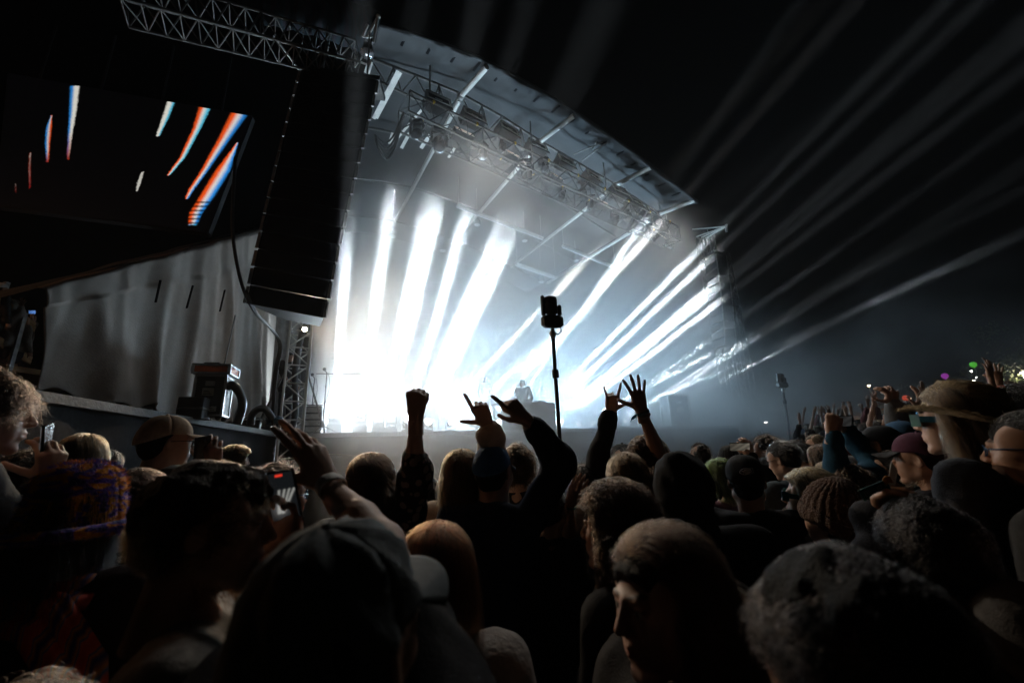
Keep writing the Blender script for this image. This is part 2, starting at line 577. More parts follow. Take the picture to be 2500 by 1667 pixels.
def hair_mat(col):
    k = 'hair_' + col
    if k in MATS: return MATS[k]
    c = HAIRC[col]
    m = bpy.data.materials.new(k); m.use_nodes = True
    n = m.node_tree; n.nodes.clear()
    o = n.nodes.new('ShaderNodeOutputMaterial'); h = n.nodes.new('ShaderNodeBsdfHairPrincipled')
    h.parametrization = 'COLOR'
    h.inputs['Color'].default_value = (*c, 1)
    h.inputs['Roughness'].default_value = .32
    h.inputs['Radial Roughness'].default_value = .45
    h.inputs['Random Roughness'].default_value = .3
    h.inputs['IOR'].default_value = 1.38
    hi = n.nodes.new('ShaderNodeHairInfo'); mr = n.nodes.new('ShaderNodeMapRange'); mr.inputs[3].default_value = .15; mr.inputs[4].default_value = 2.2
    mx = n.nodes.new('ShaderNodeMix'); mx.data_type = 'RGBA'; mx.blend_type = 'MULTIPLY'; mx.inputs[0].default_value = 1.0; mx.inputs[6].default_value = (*c, 1)
    n.links.new(hi.outputs['Random'], mr.inputs[0]); n.links.new(mr.outputs[0], mx.inputs[7]); n.links.new(mx.outputs[2], h.inputs['Color'])
    n.links.new(h.outputs[0], o.inputs['Surface'])
    MATS[k] = m
    return m

def scalp_mat(col):
    c = HAIRC[col]
    return mat('scalp_' + col, tuple(x * .45 for x in c), rough=.6, bump=1.0, scale=90, vary=.5, stretch=(3, 3, .5), spec=.15)

def strands(name, S, radius, material, parent, mtx=None):
    """S: list of (n, 3) arrays -> one hair-curves object"""
    hc = bpy.data.hair_curves.new(name)
    hc.add_curves([len(s) for s in S])
    pos = np.concatenate(S).astype(np.float32)
    hc.attributes['position'].data.foreach_set('vector', pos.ravel())
    rad = np.concatenate([np.linspace(1, .25, len(s)) * radius for s in S]).astype(np.float32)
    at = hc.attributes.get('radius') or hc.attributes.new('radius', 'FLOAT', 'POINT')
    at.data.foreach_set('value', rad)
    hc.materials.append(material)
    return link(name, hc, parent, mtx)

HC = np.array((0, -.016, .034)); HR = np.array((.0765, .0985, .085))      # scalp ellipsoid in head space

def scalp_roots(n, rg, line=.06, low=-.075):
    """root points and normals on the hairy part of the scalp: above the forehead line in front, down to the nape behind"""
    out = []
    while len(out) < n:
        d = rg.normal(size=(n * 3, 3)); d /= np.linalg.norm(d, axis=1)[:, None]
        p = HC + d * HR
        t = np.clip((p[:, 1] + .03) / .11, 0, 1)                 # 0 behind the ears .. 1 forehead
        lim = low + (line - low) * t ** .75
        ok = (p[:, 2] > lim) & ~((np.abs(p[:, 0]) > .066) & (np.abs(p[:, 1] + .012) < .024) & (p[:, 2] < .028))
        q = p[ok]; nn = (d / HR)[ok]; nn /= np.linalg.norm(nn, axis=1)[:, None]
        out += list(zip(q, nn))
    out = out[:n]
    return np.array([a for a, _ in out]), np.array([b for _, b in out])

def push_out(p, extra=0.0):
    q = (p - HC) / (HR + extra)
    r = np.linalg.norm(q, axis=1)
    f = np.where(r < 1, 1 / np.maximum(r, 1e-6), 1)[:, None]
    return HC + (p - HC) * f

def grow(style, n, rg, length=.3, M=None):
    """strands in head space; M turns world down into head space (so long hair falls straight)"""
    line = {'short': .060, 'messy': .060, 'curly_short': .055}.get(style, .080)
    root, nor = scalp_roots(n, rg, line)
    down = np.array((0, 0, -1.0)) if M is None else np.array(M.inverted() @ Vector((0, 0, -1)))
    g = rg.normal(size=(n, 3))
    S = []
    if style in ('short', 'messy', 'curly_short', 'fade'):
        npt = {'curly_short': 14, 'messy': 8}.get(style, 5)
        L = length * rg.uniform(.6, 1.1, n) * (1 + .42*np.sin(root[:, 0]*62 + 1)*np.sin(root[:, 1]*54 + 2) + .25*np.sin(root[:, 2]*70 + root[:, 0]*40))
        comb = np.array((.15, -.55, -.35)) if style != 'messy' else np.array((.10, -.55, -.42))
        lay = {'short': .78, 'fade': .9, 'messy': .74, 'curly_short': .40}[style]
        d = nor * (1 - lay) + comb * lay + g * ({'messy': .17, 'curly_short': .3}.get(style, .11)) + (np.stack([np.sin(root[:, 1]*60 + root[:, 2]*35), np.sin(root[:, 0]*70 + 1), np.sin(root[:, 0]*45 + root[:, 1]*50)], 1)*.28 if style == 'messy' else 0)
        d -= nor * np.minimum(0, (d * nor).sum(1) - .12)[:, None]
        d /= np.linalg.norm(d, axis=1)[:, None]
        p = root.copy(); pts = [p]
        a1 = np.cross(d, rg.normal(size=(n, 3))); a1 /= np.linalg.norm(a1, axis=1)[:, None]; a2 = np.cross(d, a1)
        ph = rg.uniform(0, 6.28, n)
        clump = np.sin(root[:, 0] * 90 + 2) + np.sin(root[:, 1] * 75) + np.sin(root[:, 2] * 80 + 1)
        ph = ph * .25 + clump * 2.2
        for i in range(1, npt):
            st = L / (npt - 1)
            if style == 'curly_short':
                w = 2 * math.pi * 1.6 * i / (npt - 1)
                base = root + d * (st * i * .62)[:, None]
                rr = .0115 * min(1, i / 4)
                p = base + a1 * (rr * np.cos(ph + w))[:, None] + a2 * (rr * np.sin(ph + w))[:, None] + down * (.05 * (i / npt) ** 2)
            else:
                dd = d + down * (.45 * i / npt) + g * (.10 * i / npt) - nor * (.25 * i / npt)
                dd /= np.linalg.norm(dd, axis=1)[:, None]
                p = pts[-1] + dd * st[:, None]
            p = push_out(p, .002)
            pts.append(p)
    else:                                                          # long: straight, wavy, curly
        npt = 15 if style != 'curly' else 26
        L = length * rg.uniform(.72, 1.08, n)
        part = np.stack([np.tanh(root[:, 0] / .035) * .70, np.where(root[:, 1] > .03, -.80, -.85), np.where(root[:, 1] > .03, .15, -.25)], 1)
        d = part - nor * np.minimum(.0, (part * nor).sum(1))[:, None] + nor * .25 + g * .12
        d -= nor * ((d * nor).sum(1) - .15)[:, None]
        d /= np.linalg.norm(d, axis=1)[:, None]
        p = root + nor * .004; pts = [p]
        vel = d
        shell = rg.uniform(.006, .020 if style != 'curly' else .034, n)
        hsh = rg.uniform(-1, 1, n)
        for i in range(1, npt):
            vel = vel * .72 + down * .42 + g * .015
            vel /= np.linalg.norm(vel, axis=1)[:, None]
            p = pts[-1] + vel * (L / (npt - 1))[:, None]
            q = (p - HC) / (HR + shell[:, None]); r = np.linalg.norm(q, axis=1)
            inside = r < 1
            p = np.where(inside[:, None], HC + (p - HC) / np.maximum(r, 1e-6)[:, None], p)
            lim = .012 + .30 * np.clip(p[:, 2] - .01, 0, .3) + .020 * hsh            # keep the face free: hair falls beside the ears
            p[:, 1] = np.where(p[:, 1] > lim, lim + (p[:, 1] - lim) * np.clip((p[:, 2] - .03) / .05, 0, 1), p[:, 1])
            p[:, 0] = np.where((p[:, 1] > -.01) & (np.abs(p[:, 0]) < .07) & (p[:, 2] < .03), np.sign(root[:, 0]) * (.072 + .01 * hsh), p[:, 0])
            pts.append(p)
        if style == 'straight':
            cl = np.sin(root[:, 0]*70)*2 + np.sin(root[:, 1]*60 + 1)*2 + rg.uniform(0, 1.4, n)
            for i in range(1, npt):
                k = .0085 * min(1, i/5); w = cl + i*.42
                pts[i] = pts[i] + np.stack([np.cos(w), np.sin(w), 0*w], 1)*k
        if style in ('wavy', 'curly'):
            cl = np.sin(root[:, 0] * 55) * 2 + np.sin(root[:, 1] * 48 + 1) * 2 + np.sin(root[:, 2] * 40) * 2 + rg.uniform(0, 1.0, n)
            am, fr = (.012, 3.4) if style == 'wavy' else (.013, 6.5)
            for i in range(1, npt):
                t = i / (npt - 1); k = am * min(1, t * 3)
                w = cl + t * fr * 2 * math.pi * length / .35
                pts[i] = pts[i] + np.stack([np.cos(w), np.sin(w), .5 * np.sin(w * .5)], 1) * k
    A = np.stack(pts, 1)
    return [A[i] for i in range(n)]

CAPS = {}
def hair_cap(style, length, res, seed, M):
    """the solid mass of the hair under the loose strands (head space)"""
    F = Field((-.16, -.19, -.16 - (length if style in ('straight', 'wavy', 'curly') else .05)), (.16, .15, .17), res)
    puff = {'short': .003, 'fade': .002, 'messy': .003, 'curly_short': .009, 'straight': .0045, 'wavy': .005, 'curly': .011}[style]
    F.ell(HC, HR + puff, k=.01)
    F.ell((0, -.035, -.01), (.066 + puff, .070 + puff, .085), k=.03)
    # free the face and the ears
    F.ell((0, .125, -.045), (.080, .098, .106 if style in ('short', 'fade', 'messy', 'curly_short') else .124), k=.012, cut=True)
    F.ell((0, .075, -.10), (.085, .075, .085), k=.012, cut=True)
    if style in ('short', 'fade', 'messy', 'curly_short'):
        for s in (-1, 1):
            F.ell((s*.085, .0, -.022), (.03, .033, .045), k=.010, cut=True)
        F.half((0, 0, -.078), (0, .35, -1), k=.01)
    else:
        dn = Vector((0, 0, -1)) if M is None else (M.inverted() @ Vector((0, 0, -1)))
        a = Vector((0, -.055, .0))
        for s in (-1, -.5, 0, .5, 1):
            p = a + Vector((s*.062, .03*abs(s), 0)); q = p + dn * (length * .80) + Vector((s*.028, -.012, 0))
            F.cap(p, q, .030 + puff*.5, .012 + puff * .4, k=.03)
    F.noise(.004 if style in ('straight', 'short', 'fade') else .009, 70 if style not in ('curly', 'curly_short') else 110, seed, (1, 1, .35) if style in ('straight', 'wavy') else (1, 1, 1))
    F.noise(.010 if style in ('curly_short', 'messy', 'curly') else .005, 42, seed + 3)
    V, Q = F.mesh()
    return V, Q

def person(name_label, px, py, z, yaw=0, pitch=0, tilt=0, skin='fair', fem=False, smile=False, hair=None, hc='dark', hlen=.3, nstr=900,
           top='jacket', tcol=(.02, .02, .025), tmat=None, arms=(), hat=None, hcol=(.1, .1, .1), group='people in the crowd', body_yaw=None, lean=0.0, res=.012, hres=.005,
           beard=None, slen=None, build=1.0, tall=None, hscale=1.0, tex=None, low=False, gz=None):
    rg = np.random.default_rng(int(abs(px) * 7 + abs(py) * 13 + 5))
    yaw_r = -R(yaw)                                    # yaw 0 looks away from the camera, +90 to the right of the picture
    hw = P(px, py, z)                                  # head centre
    # yaw is measured from the line of sight, in plan
    sight = math.atan2(hw.x - CAM.x, hw.y - CAM.y)
    yaw_r -= sight
    by = yaw_r if body_yaw is None else -R(body_yaw) - sight
    gz = ground_z(hw.x, hw.y) if gz is None else gz
    bdir = Vector((-math.sin(by), math.cos(by), 0))
    root = empty('person', (hw.x - bdir.x * lean, hw.y - bdir.y * lean, gz), by, name_label, 'person', group)
    inv = local(root)
    H = inv @ hw                                       # head centre in body space
    Hrot = (Matrix.Rotation(yaw_r - by, 3, 'Z') @ Matrix.Rotation(R(pitch), 3, 'X') @ Matrix.Rotation(R(tilt), 3, 'Y'))
    HM = Matrix.Translation(H) @ Hrot.to_4x4() @ Matrix.Scale(hscale, 4)
    sk = SKINS[skin]
    hz = H.z
    sh = hz - .198                                     # shoulder height
    wsh = (.165 if fem else .19) * build
    hip = max(.55, sh - .52)
    bx = H.x * .4; byy = H.y
    # ---- arms
    A = []
    for s in (-1, 1):
        spec = next((a for a in arms if a['side'] == s), None)
        S = Vector((s * wsh + bx*.4, byy * .5 - .01, sh + (.0 if spec is None or not spec.get('up', 1) else .035)))
        if spec is None:
            E = S + Vector((s * .06, .02 if not low else .02, -.28)); W = E + Vector((-s * .03, .10, -.22)); D = Vector((0, .25, -1)).normalized(); pose = 'relaxed'; roll = Vector((s, 0, 0))
            A.append((s, S, E, W, D, pose, roll, None))
        else:
            W = inv @ P(*spec['wrist']); T = inv @ P(*spec['tip'])
            if spec.get('elbow'): E = inv @ P(*spec['elbow'])
            else:
                mid = (S + W) / 2; v = W - S; L = v.length; h = math.sqrt(max(.0, .28**2 - (L/2)**2)) if L < .54 else .0
                bend = Vector(spec.get('bend', (s*.6, -.2, -.8))); bend -= v.normalized() * bend.dot(v.normalized())
                E = mid + bend.normalized() * h
            D = (T - W).normalized()
            back = Vector(spec['back'])                # direction of the back of the hand, in picture space (right, up, towards the viewer)
            bw = CRT * back[0] + CUP * back[1] - CFW * back[2]
            roll = inv.to_3x3() @ bw
            A.append((s, S, E, W, D, spec['pose'], roll, spec))
    # ---- skin: one continuous body
    lo = Vector((min([-.36] + [min(a[1].x, a[2].x, a[3].x) - .12 for a in A]), min([-.3] + [min(a[2].y, a[3].y) - .12 for a in A]) + min(0, byy), -.02))
    hi = Vector((max([.36] + [max(a[1].x, a[2].x, a[3].x) + .12 for a in A]), max([.3] + [max(a[2].y, a[3].y) + .12 for a in A]) + max(0, byy), max([hz] + [a[3].z for a in A]) + .1))
    spine = [Vector((0, 0, hip)), Vector((bx*.3, byy*.35, hip + .27)), Vector((bx*.6, byy*.7 - .012, sh - .06)), Vector((H.x, H.y - .03, hz - .13))]
    def torso(F, g=0.0, legs=True, k=.05):
        F.cap(spine[0] + Vector((-.06, 0, 0)), spine[0] + Vector((.06, 0, 0)), (.115 + (.01 if fem else 0))*build + g, k=k)
        F.cap(spine[0], spine[1], .125*build + g, k=k)
        for s in (-1, 1):
            F.cap(spine[1] + Vector((s*.05, 0, 0)), spine[2] + Vector((s*.075*build, 0, -.02)), .085*build + g, .085*build + g, k=k)
        F.cap(spine[2] + Vector((-wsh*.72, 0, .035)), spine[2] + Vector((wsh*.72, 0, .035)), .058 + g, k=k)
        F.cap(spine[2] + Vector((0, 0, .05)), spine[2]*.45 + spine[3]*.55, .062 + g, .046 + g, k=.03)
        if legs:
            for s in (-1, 1):
                F.cap((s*.09, 0, hip - .02), (s*.10, .02, hip*.52), .085*build + g, .055 + g, k=.04)
                F.cap((s*.10, .02, hip*.52), (s*.105, -.01, .09), .052 + g, .036 + g, k=.03)
                F.cap((s*.105, -.03, .045), (s*.12, .15, .04), .04 + g, .034 + g, k=.02)
    # coarse trunk
    Rb = max(res, min(.026, .0095 + .0045 * z)) if not low else .034
    bare = any(sp and sp.get('sleeve') in ('tee', 'none') or sp and sp.get('sleeve_to', 1) < .7 for *_, sp in A)
    F = Field(lo, hi, Rb if bare else Rb * 1.55)
    torso(F)
    F.cap(spine[2] + Vector((0, 0, .05)), spine[3], .056 * (.88 if fem else 1), .050 * (.88 if fem else 1), k=.03)
    for s, S, E, W, D, pose, roll, sp in A:
        F.cap(S, E, .048*build, .040*build, k=.03)
        Wb = W - D * .02
        F.cap(E, E*.6 + Wb*.4, .040*build, .039*build, k=.02); F.cap(E*.6 + Wb*.4, Wb, .039*build, .026*build, k=.015)
    V, Q = F.mesh()
    parts = [(V, Q, np.array(sk))]
    hres = .004 if z < 1.4 and abs(yaw) > 60 else .0055 if z < 2.3 else .0075 if not low else .011
    HV, HQ, HCc = head_mesh(hres, fem, smile, sk, tuple(x*.8 for x in HAIRC[hc]), (sk[0]*.75, sk[1]*.42, sk[2]*.42))
    M4 = np.array(HM)
    parts.append((HV @ M4[:3, :3].T + M4[:3, 3], HQ, HCc))
    hand_res = min(.006, max(.0032, z * .0022)) if not low else .009
    hand_res = round(hand_res, 4) if hand_res > .0045 else .0034
    hand_res = .0042 if hand_res <= .0045 else (.006 if hand_res <= .007 else .010)
    hm = {}
    for s, S, E, W, D, pose, roll, sp in A:
        hr = hand_res if sp is not None else .013
        yv = D; zv = (roll - yv * roll.dot(yv)).normalized(); xv = yv.cross(zv)
        m = Matrix((xv, yv, zv)).transposed().to_4x4(); m.translation = W
        if sp is not None:
            hm[s] = (W, D, zv, m)
        v, q = hand_mesh(pose, hr, left=(s < 0))
        n4 = np.array(m) @ np.diag([1 if sp is None else sp.get('size', 1.0)]*3 + [1])
        parts.append((v @ n4[:3, :3].T + n4[:3, 3], q, np.array(sk)))
    V, Q, C = weld(parts)
    far = z > 4
    body = link('body', np_mesh('body', V, Q, M_SKIN_FAR if far else M_SKIN, C), root)
    # ---- clothes
    g = {'tee': .012, 'jacket': .024, 'hoodie': .026, 'fleece': .034, 'none': .006}[top]
    F = Field(lo - Vector((.05, .05, 0)) + Vector((0, 0, max(0, hip - .22))), hi + Vector((.05, .05, .02)), Rb)
    torso(F, g, legs=False, k=.05)
    F.cap(spine[0] + Vector((-.06, 0, -.1)), spine[0] + Vector((.06, 0, -.1)), .12*build + g, k=.04)
    for s, S, E, W, D, pose, roll, sp in A:
        sl = top if sp is None else sp.get('sleeve', top)
        rr = .05*build + g
        if sl in ('tee',):
            F.cap(S, S*.45 + E*.55, rr, rr*.95, k=.04)
        elif sl == 'none':
            F.cap(S, S*.8 + E*.2, rr*.9, rr*.7, k=.04)
        else:
            fr = 1.0 if sp is None else sp.get('sleeve_to', .94)
            F.cap(S, E, rr, .043*build + g*.9, k=.04)
            if fr > 0:
                C2 = E + (W - E) * fr
                F.cap(E, C2, .043*build + g*.9, .030 + g*.75, k=.03)
                if sp is not None:                         # wrinkles across the sleeve, bunched at the elbow and the cuff
                    for q in range(11):
                        tt = [.0, .06, -.07, .14, -.16, .26, .42, .60, .76, .88, .96][q]
                        ctr = (E + (C2 - E)*tt) if tt >= 0 else (E + (S - E)*(-tt*1.4))
                        ax = (C2 - E if tt >= 0 else E - S).normalized()
                        off = Vector(rg.normal(size=3))*.007
                        rr2 = (.043*build + g*.9)*(1 - .22*max(0, tt)) * rg.uniform(.96, 1.03)
                        F.cap(ctr + off - ax*.004, ctr + off + ax*.004 + Vector(rg.normal(size=3))*.008, rr2, rr2*.97, k=.007)
    if top == 'hoodie':
        F.cap(spine[2] + Vector((-.085, -.075, .09)), spine[2] + Vector((.085, -.075, .09)), .042, k=.03)
        F.cap(spine[2] + Vector((-.10, -.05, .085)), spine[2] + Vector((-.07, .05, .045)), .034, k=.03)
        F.cap(spine[2] + Vector((.10, -.05, .085)), spine[2] + Vector((.07, .05, .045)), .034, k=.03)
    if top in ('jacket', 'fleece'):
        cg = .030 if top == 'fleece' else .016
        for a in range(10):
            t0, t1 = 2*math.pi*a/10, 2*math.pi*(a+1)/10
            pq = [spine[2] + Vector((.078*math.cos(t), .074*math.sin(t), .098 - .02*math.sin(t))) for t in (t0, t1)]
            F.cap(pq[0], pq[1], cg, k=.012)
    amp = {'tee': .005, 'jacket': .0085, 'hoodie': .008, 'fleece': .006, 'none': .002}[top]
    F.noise(amp, 26, int(abs(px)), (1, 1, .55))
    if z < 3: F.noise(amp*.75, 52, int(abs(py)), (1, 1, .5))
    V, Q = F.mesh()
    cm = tmat or mat('cloth_%s_%d_%d_%d' % (top, int(tcol[0]*999), int(tcol[1]*999), int(tcol[2]*999)), tcol, rough=.85, bump=.25, scale=240 if top != 'fleece' else 90, vary=.18, spec=.12, sheen=.15 if top == 'fleece' else 0)
    link({'tee': 'shirt', 'none': 'vest', 'fleece': 'coat'}.get(top, top), np_mesh('clothing', V, Q, cm), root)
    # trousers
    F = Field((-.3, -.25, .03), (.3, .3, hip + .12), .045)
    torso(F, .016, legs=True); F.half((0, 0, hip + .03), (0, 0, 1)); F.half((0, 0, .09), (0, 0, -1))
    V, Q = F.mesh()
    link('trousers', np_mesh('trousers', V, Q, mat('denim_dark', (.02, .024, .035), rough=.9, bump=.2, scale=200, vary=.2)), root)
    # ---- wristbands
    for s, S, E, W, D, pose, roll, sp in A:
        for bi, (off, wd, bc) in enumerate(sp.get('bands', ()) if sp else ()):
            fdir = (W - E).normalized()
            c = W - fdir * off
            x, y, zz = basis(fdir)
            # an oval cuff lying round the wrist
            zv = (roll - fdir * roll.dot(fdir)).normalized(); xv = fdir.cross(zv)
            pr = []
            for t in (-1, -.6, 0, .6, 1):
                pr.append([c + fdir * (t * wd / 2) + (xv * math.cos(a) * .0335 + zv * math.sin(a) * .0285) * (1 + (0 if abs(t) == 1 else .05)) for a in np.linspace(0, 2*math.pi, 25)])
            solid(MB().grid(pr).build('wristband', mat('band_%d' % int(sum(bc)*999), bc, rough=.6, vary=.2, scale=90, bump=.2), root), .0022)
    # ---- hair
    hobj = None
    nstr = int(nstr * (2.4 if z < 2.6 else 1.5))
    if hair:
        V, Q = hair_cap(hair, hlen, min(.011, max(.0065, z * .005)) if not low else .016, int(abs(px)), Hrot)
        V = V @ M4[:3, :3].T + M4[:3, 3]
        hobj = link('hair', np_mesh('hair', V, Q, scalp_mat(hc)), root)
        if nstr:
            S = grow(hair, nstr, rg, slen or {'short': .034, 'fade': .015, 'messy': .046, 'curly_short': .085}.get(hair, hlen), Hrot)
            S = [a @ M4[:3, :3].T + M4[:3, 3] for a in S]
            strands('hair_strands', S, min(.0013, max(.00036, z * .00040)) * (1.7 if hair in ('curly', 'curly_short') else 1.0), hair_mat(hc), hobj)
    if beard:
        nb = 700 if z < 2 else 250
        S = []
        while len(S) < nb:
            x = rg.uniform(-.062, .062); zz = rg.uniform(-.118, -.03)
            if zz > -.052 and abs(x) < .030: continue
            if abs(x) < .024 and -.074 < zz < -.054: continue
            if zz > -.045 and abs(x) < .05 and not abs(x) < .03: continue
            yv = .094 - 7.5*abs(x)**2*3.2 - max(0, -.095 - zz)*.6
            p0 = np.array((x, yv - .010, zz)); dd = np.array((x*3, .6, -.9)) + rg.normal(size=3)*.25
            dd /= np.linalg.norm(dd); Lb = rg.uniform(.014, .030)
            S.append(np.stack([p0, p0 + dd*Lb*.5, p0 + dd*Lb + np.array((0, 0, -.004))]))
        for _ in range(nb // 4):
            x = rg.uniform(-.026, .026)
            p0 = np.array((x, .092 - abs(x)*.35, -.048)); dd = np.array((x*22, .25, -.55 - abs(x)*10)); dd /= np.linalg.norm(dd)
            S.append(np.stack([p0, p0 + dd*.009, p0 + dd*.016]))
        S = [a @ M4[:3, :3].T + M4[:3, 3] for a in S]
        strands('beard', S, max(.0006, z*.0005), hair_mat(beard), root)
    if hat: hat(root, HM, hcol, z, rg)
    return dict(root=root, HM=HM, H=H, hands=hm, spine=spine, inv=inv, body=body, sh=sh, arms=A)
# ------------------------------------------------------------------ hats and glasses, built in head space
def _dome(seg=36, rings=12, r=HR, c=HC, low=.018, grow_=.010, fold=0.0, back=0.0):
    pts = []
    for i in range(rings + 1):
        t = i / rings
        row = []
        for k in range(seg + 1):
            a = 2*math.pi*k/seg
            el = (1 - t) * math.pi/2
            rr = math.cos(el)
            z = c[2] + (r[2] + grow_) * math.sin(el)
            zl = low - back * max(0, -math.sin(a))
            z = zl + (z - zl) * (1 if t < 1e-6 else 1) if t < 1 else zl
            z = zl + (c[2] + r[2] + grow_ - zl) * math.sin(el) ** (1.0)
            q = 1 + fold * math.sin(6*a)
            row.append(Vector((c[0] + (r[0] + grow_) * rr**.82 * math.cos(a) * q, c[1] + (r[1] + grow_) * rr**.82 * math.sin(a) * q, z)))
        pts.append(row)
    return pts

def _tomat(M, pts):
    return [[M @ p for p in row] for row in pts]

def cap_hat(turn=0, visor_col=None, logo=False, strap=False, crown=0.0, creases=0.0, name='cap'):
    def f(root, HM, col, z, rg):
        M = HM @ Matrix.Rotation(R(turn), 4, 'Z')
        key = '%d_%d_%d' % tuple(int(c*999) for c in col)
        m = mat('cap_' + key, col, rough=.85, bump=.35, scale=260, vary=.15, spec=.25)
        n = 48
        pts = _dome(n, 14, low=.036, grow_=.012 + crown*.3, back=.045)
        for i, row in enumerate(pts):
            for k, p in enumerate(row):
                a = 2*math.pi*k/n
                seam = max(abs(math.sin(3*a + .0)), 1e-3)
                p += (p - Vector(HC)).normalized() * (.0022 * (seam ** .3 - .6) * min(1, i/4))
                if crown: p.z += crown * max(0, 1 - i/10) ** .5
                if creases:
                    p += (p - Vector(HC)).normalized() * creases * (math.sin(17*a + 3*math.sin(i*.8)) * .5 + math.sin(9*a - i*.7)) * (.3 + .7*min(1, i/8))
        cr = solid(MB().grid(_tomat(M, pts)).build(name, m, root), .003)
        vis = []
        for i in range(9):
            t = i / 8
            row = []
            for k in range(21):
                a = math.pi/2 + (k/20 - .5) * 1.95
                r0 = Vector((HC[0] + (HR[0] + .013) * math.cos(a), HC[1] + (HR[1] + .013) * math.sin(a), .038))
                out = .088 * math.cos((k/20 - .5) * 2.4) ** .55 * t
                p = r0 + Vector((math.cos(a)*.35, 1.0 * out / max(out, 1e-5), 0)) * out
                p.z += -.012*t - .020 * (abs(k/10 - 1) ** 2) * t
                row.append(p)
            vis.append(row)
        vm = m if visor_col is None else mat('visor_%d' % int(sum(visor_col)*999), visor_col, rough=.8, bump=.3, scale=260, vary=.1)
        v = solid(MB().grid(_tomat(M, vis)).build('visor', vm, cr), .004)
        top = Vector((HC[0], HC[1], HC[2] + HR[2] + .014 + crown))
        MB().sphere(M @ top, .008, 10, 5).build('button', m, cr)
        if logo:
            mb = MB()
            lm = mat('embroidery', (.55, .55, .55), rough=.8, bump=.3, scale=300)
            def on(u, v_):                                # point on the back of the crown
                a = -math.pi/2 + u / .088
                el = v_ / .09
                return M @ Vector((HC[0] + (HR[0]+.0165) * math.cos(a) * math.cos(el), HC[1] + (HR[1]+.0165) * math.sin(a) * math.cos(el), .040 + (HR[2]) * math.sin(el)))
            out = [(-.030, .016), (-.024, .027), (-.012, .034), (.004, .036), (.018, .034), (.030, .036), (.027, .028), (.030, .018), (.020, .012), (.006, .008), (-.008, .005), (-.020, .008), (-.030, .016)]
            mb.tube([on(*p) for p in out], .0012, 5)
            for q in ([(-.022, .020), (-.008, .024), (.006, .023), (.020, .026)], [(-.016, .015), (.0, .016), (.014, .019)], [(-.008, .028), (.008, .030), (.018, .030)], [(-.006, .010), (.008, .013), (.022, .022)]):
                mb.tube([on(*p) for p in q], .0016, 5)
            mb.build('emblem', lm, cr)
    return f

def beanie_hat(ribs=26, slouch=.02):
    def f(root, HM, col, z, rg):
        m = mat('knit_%d_%d_%d' % tuple(int(c*999) for c in col), col, rough=.95, bump=.8, scale=160, vary=.25, spec=.15, sheen=.3)
        n = ribs * 6
        pts = _dome(n, 20, low=.010, grow_=.018, back=.050)
        for i, row in enumerate(pts):
            for k, p in enumerate(row):
                a = 2*math.pi*k/n
                rib = abs(math.sin(ribs * a / 2))
                p += (p - Vector(HC)).normalized() * (.0058 * (rib - .5) * min(1, i/5) + .002*math.sin(i*2.6 + k*.3))
                p.y -= slouch * max(0, 1 - i/12)
                p.z += slouch * .6 * max(0, 1 - i/12)
        solid(MB().grid(_tomat(HM, pts)).build('beanie', m, root), .004)
        cuff = []
        for i in range(7):
            t = i/6
            row = []
            for k in range(n + 1):
                a = 2*math.pi*k/n
                rib = abs(math.sin(ribs * a / 2))
                zl = .006 - .050 * max(0, -math.sin(a)) + .05*t
                gr = .026 + .007*math.sin(math.pi*t) + .005*(rib - .5)
                row.append(Vector((HC[0] + (HR[0]+gr)*math.cos(a)*(1 - .06*t), HC[1] + (HR[1]+gr)*math.sin(a)*(1 - .06*t), zl)))
            cuff.append(row)
        solid(MB().grid(_tomat(HM, cuff)).build('beanie_cuff', m, root), .004)
    return f

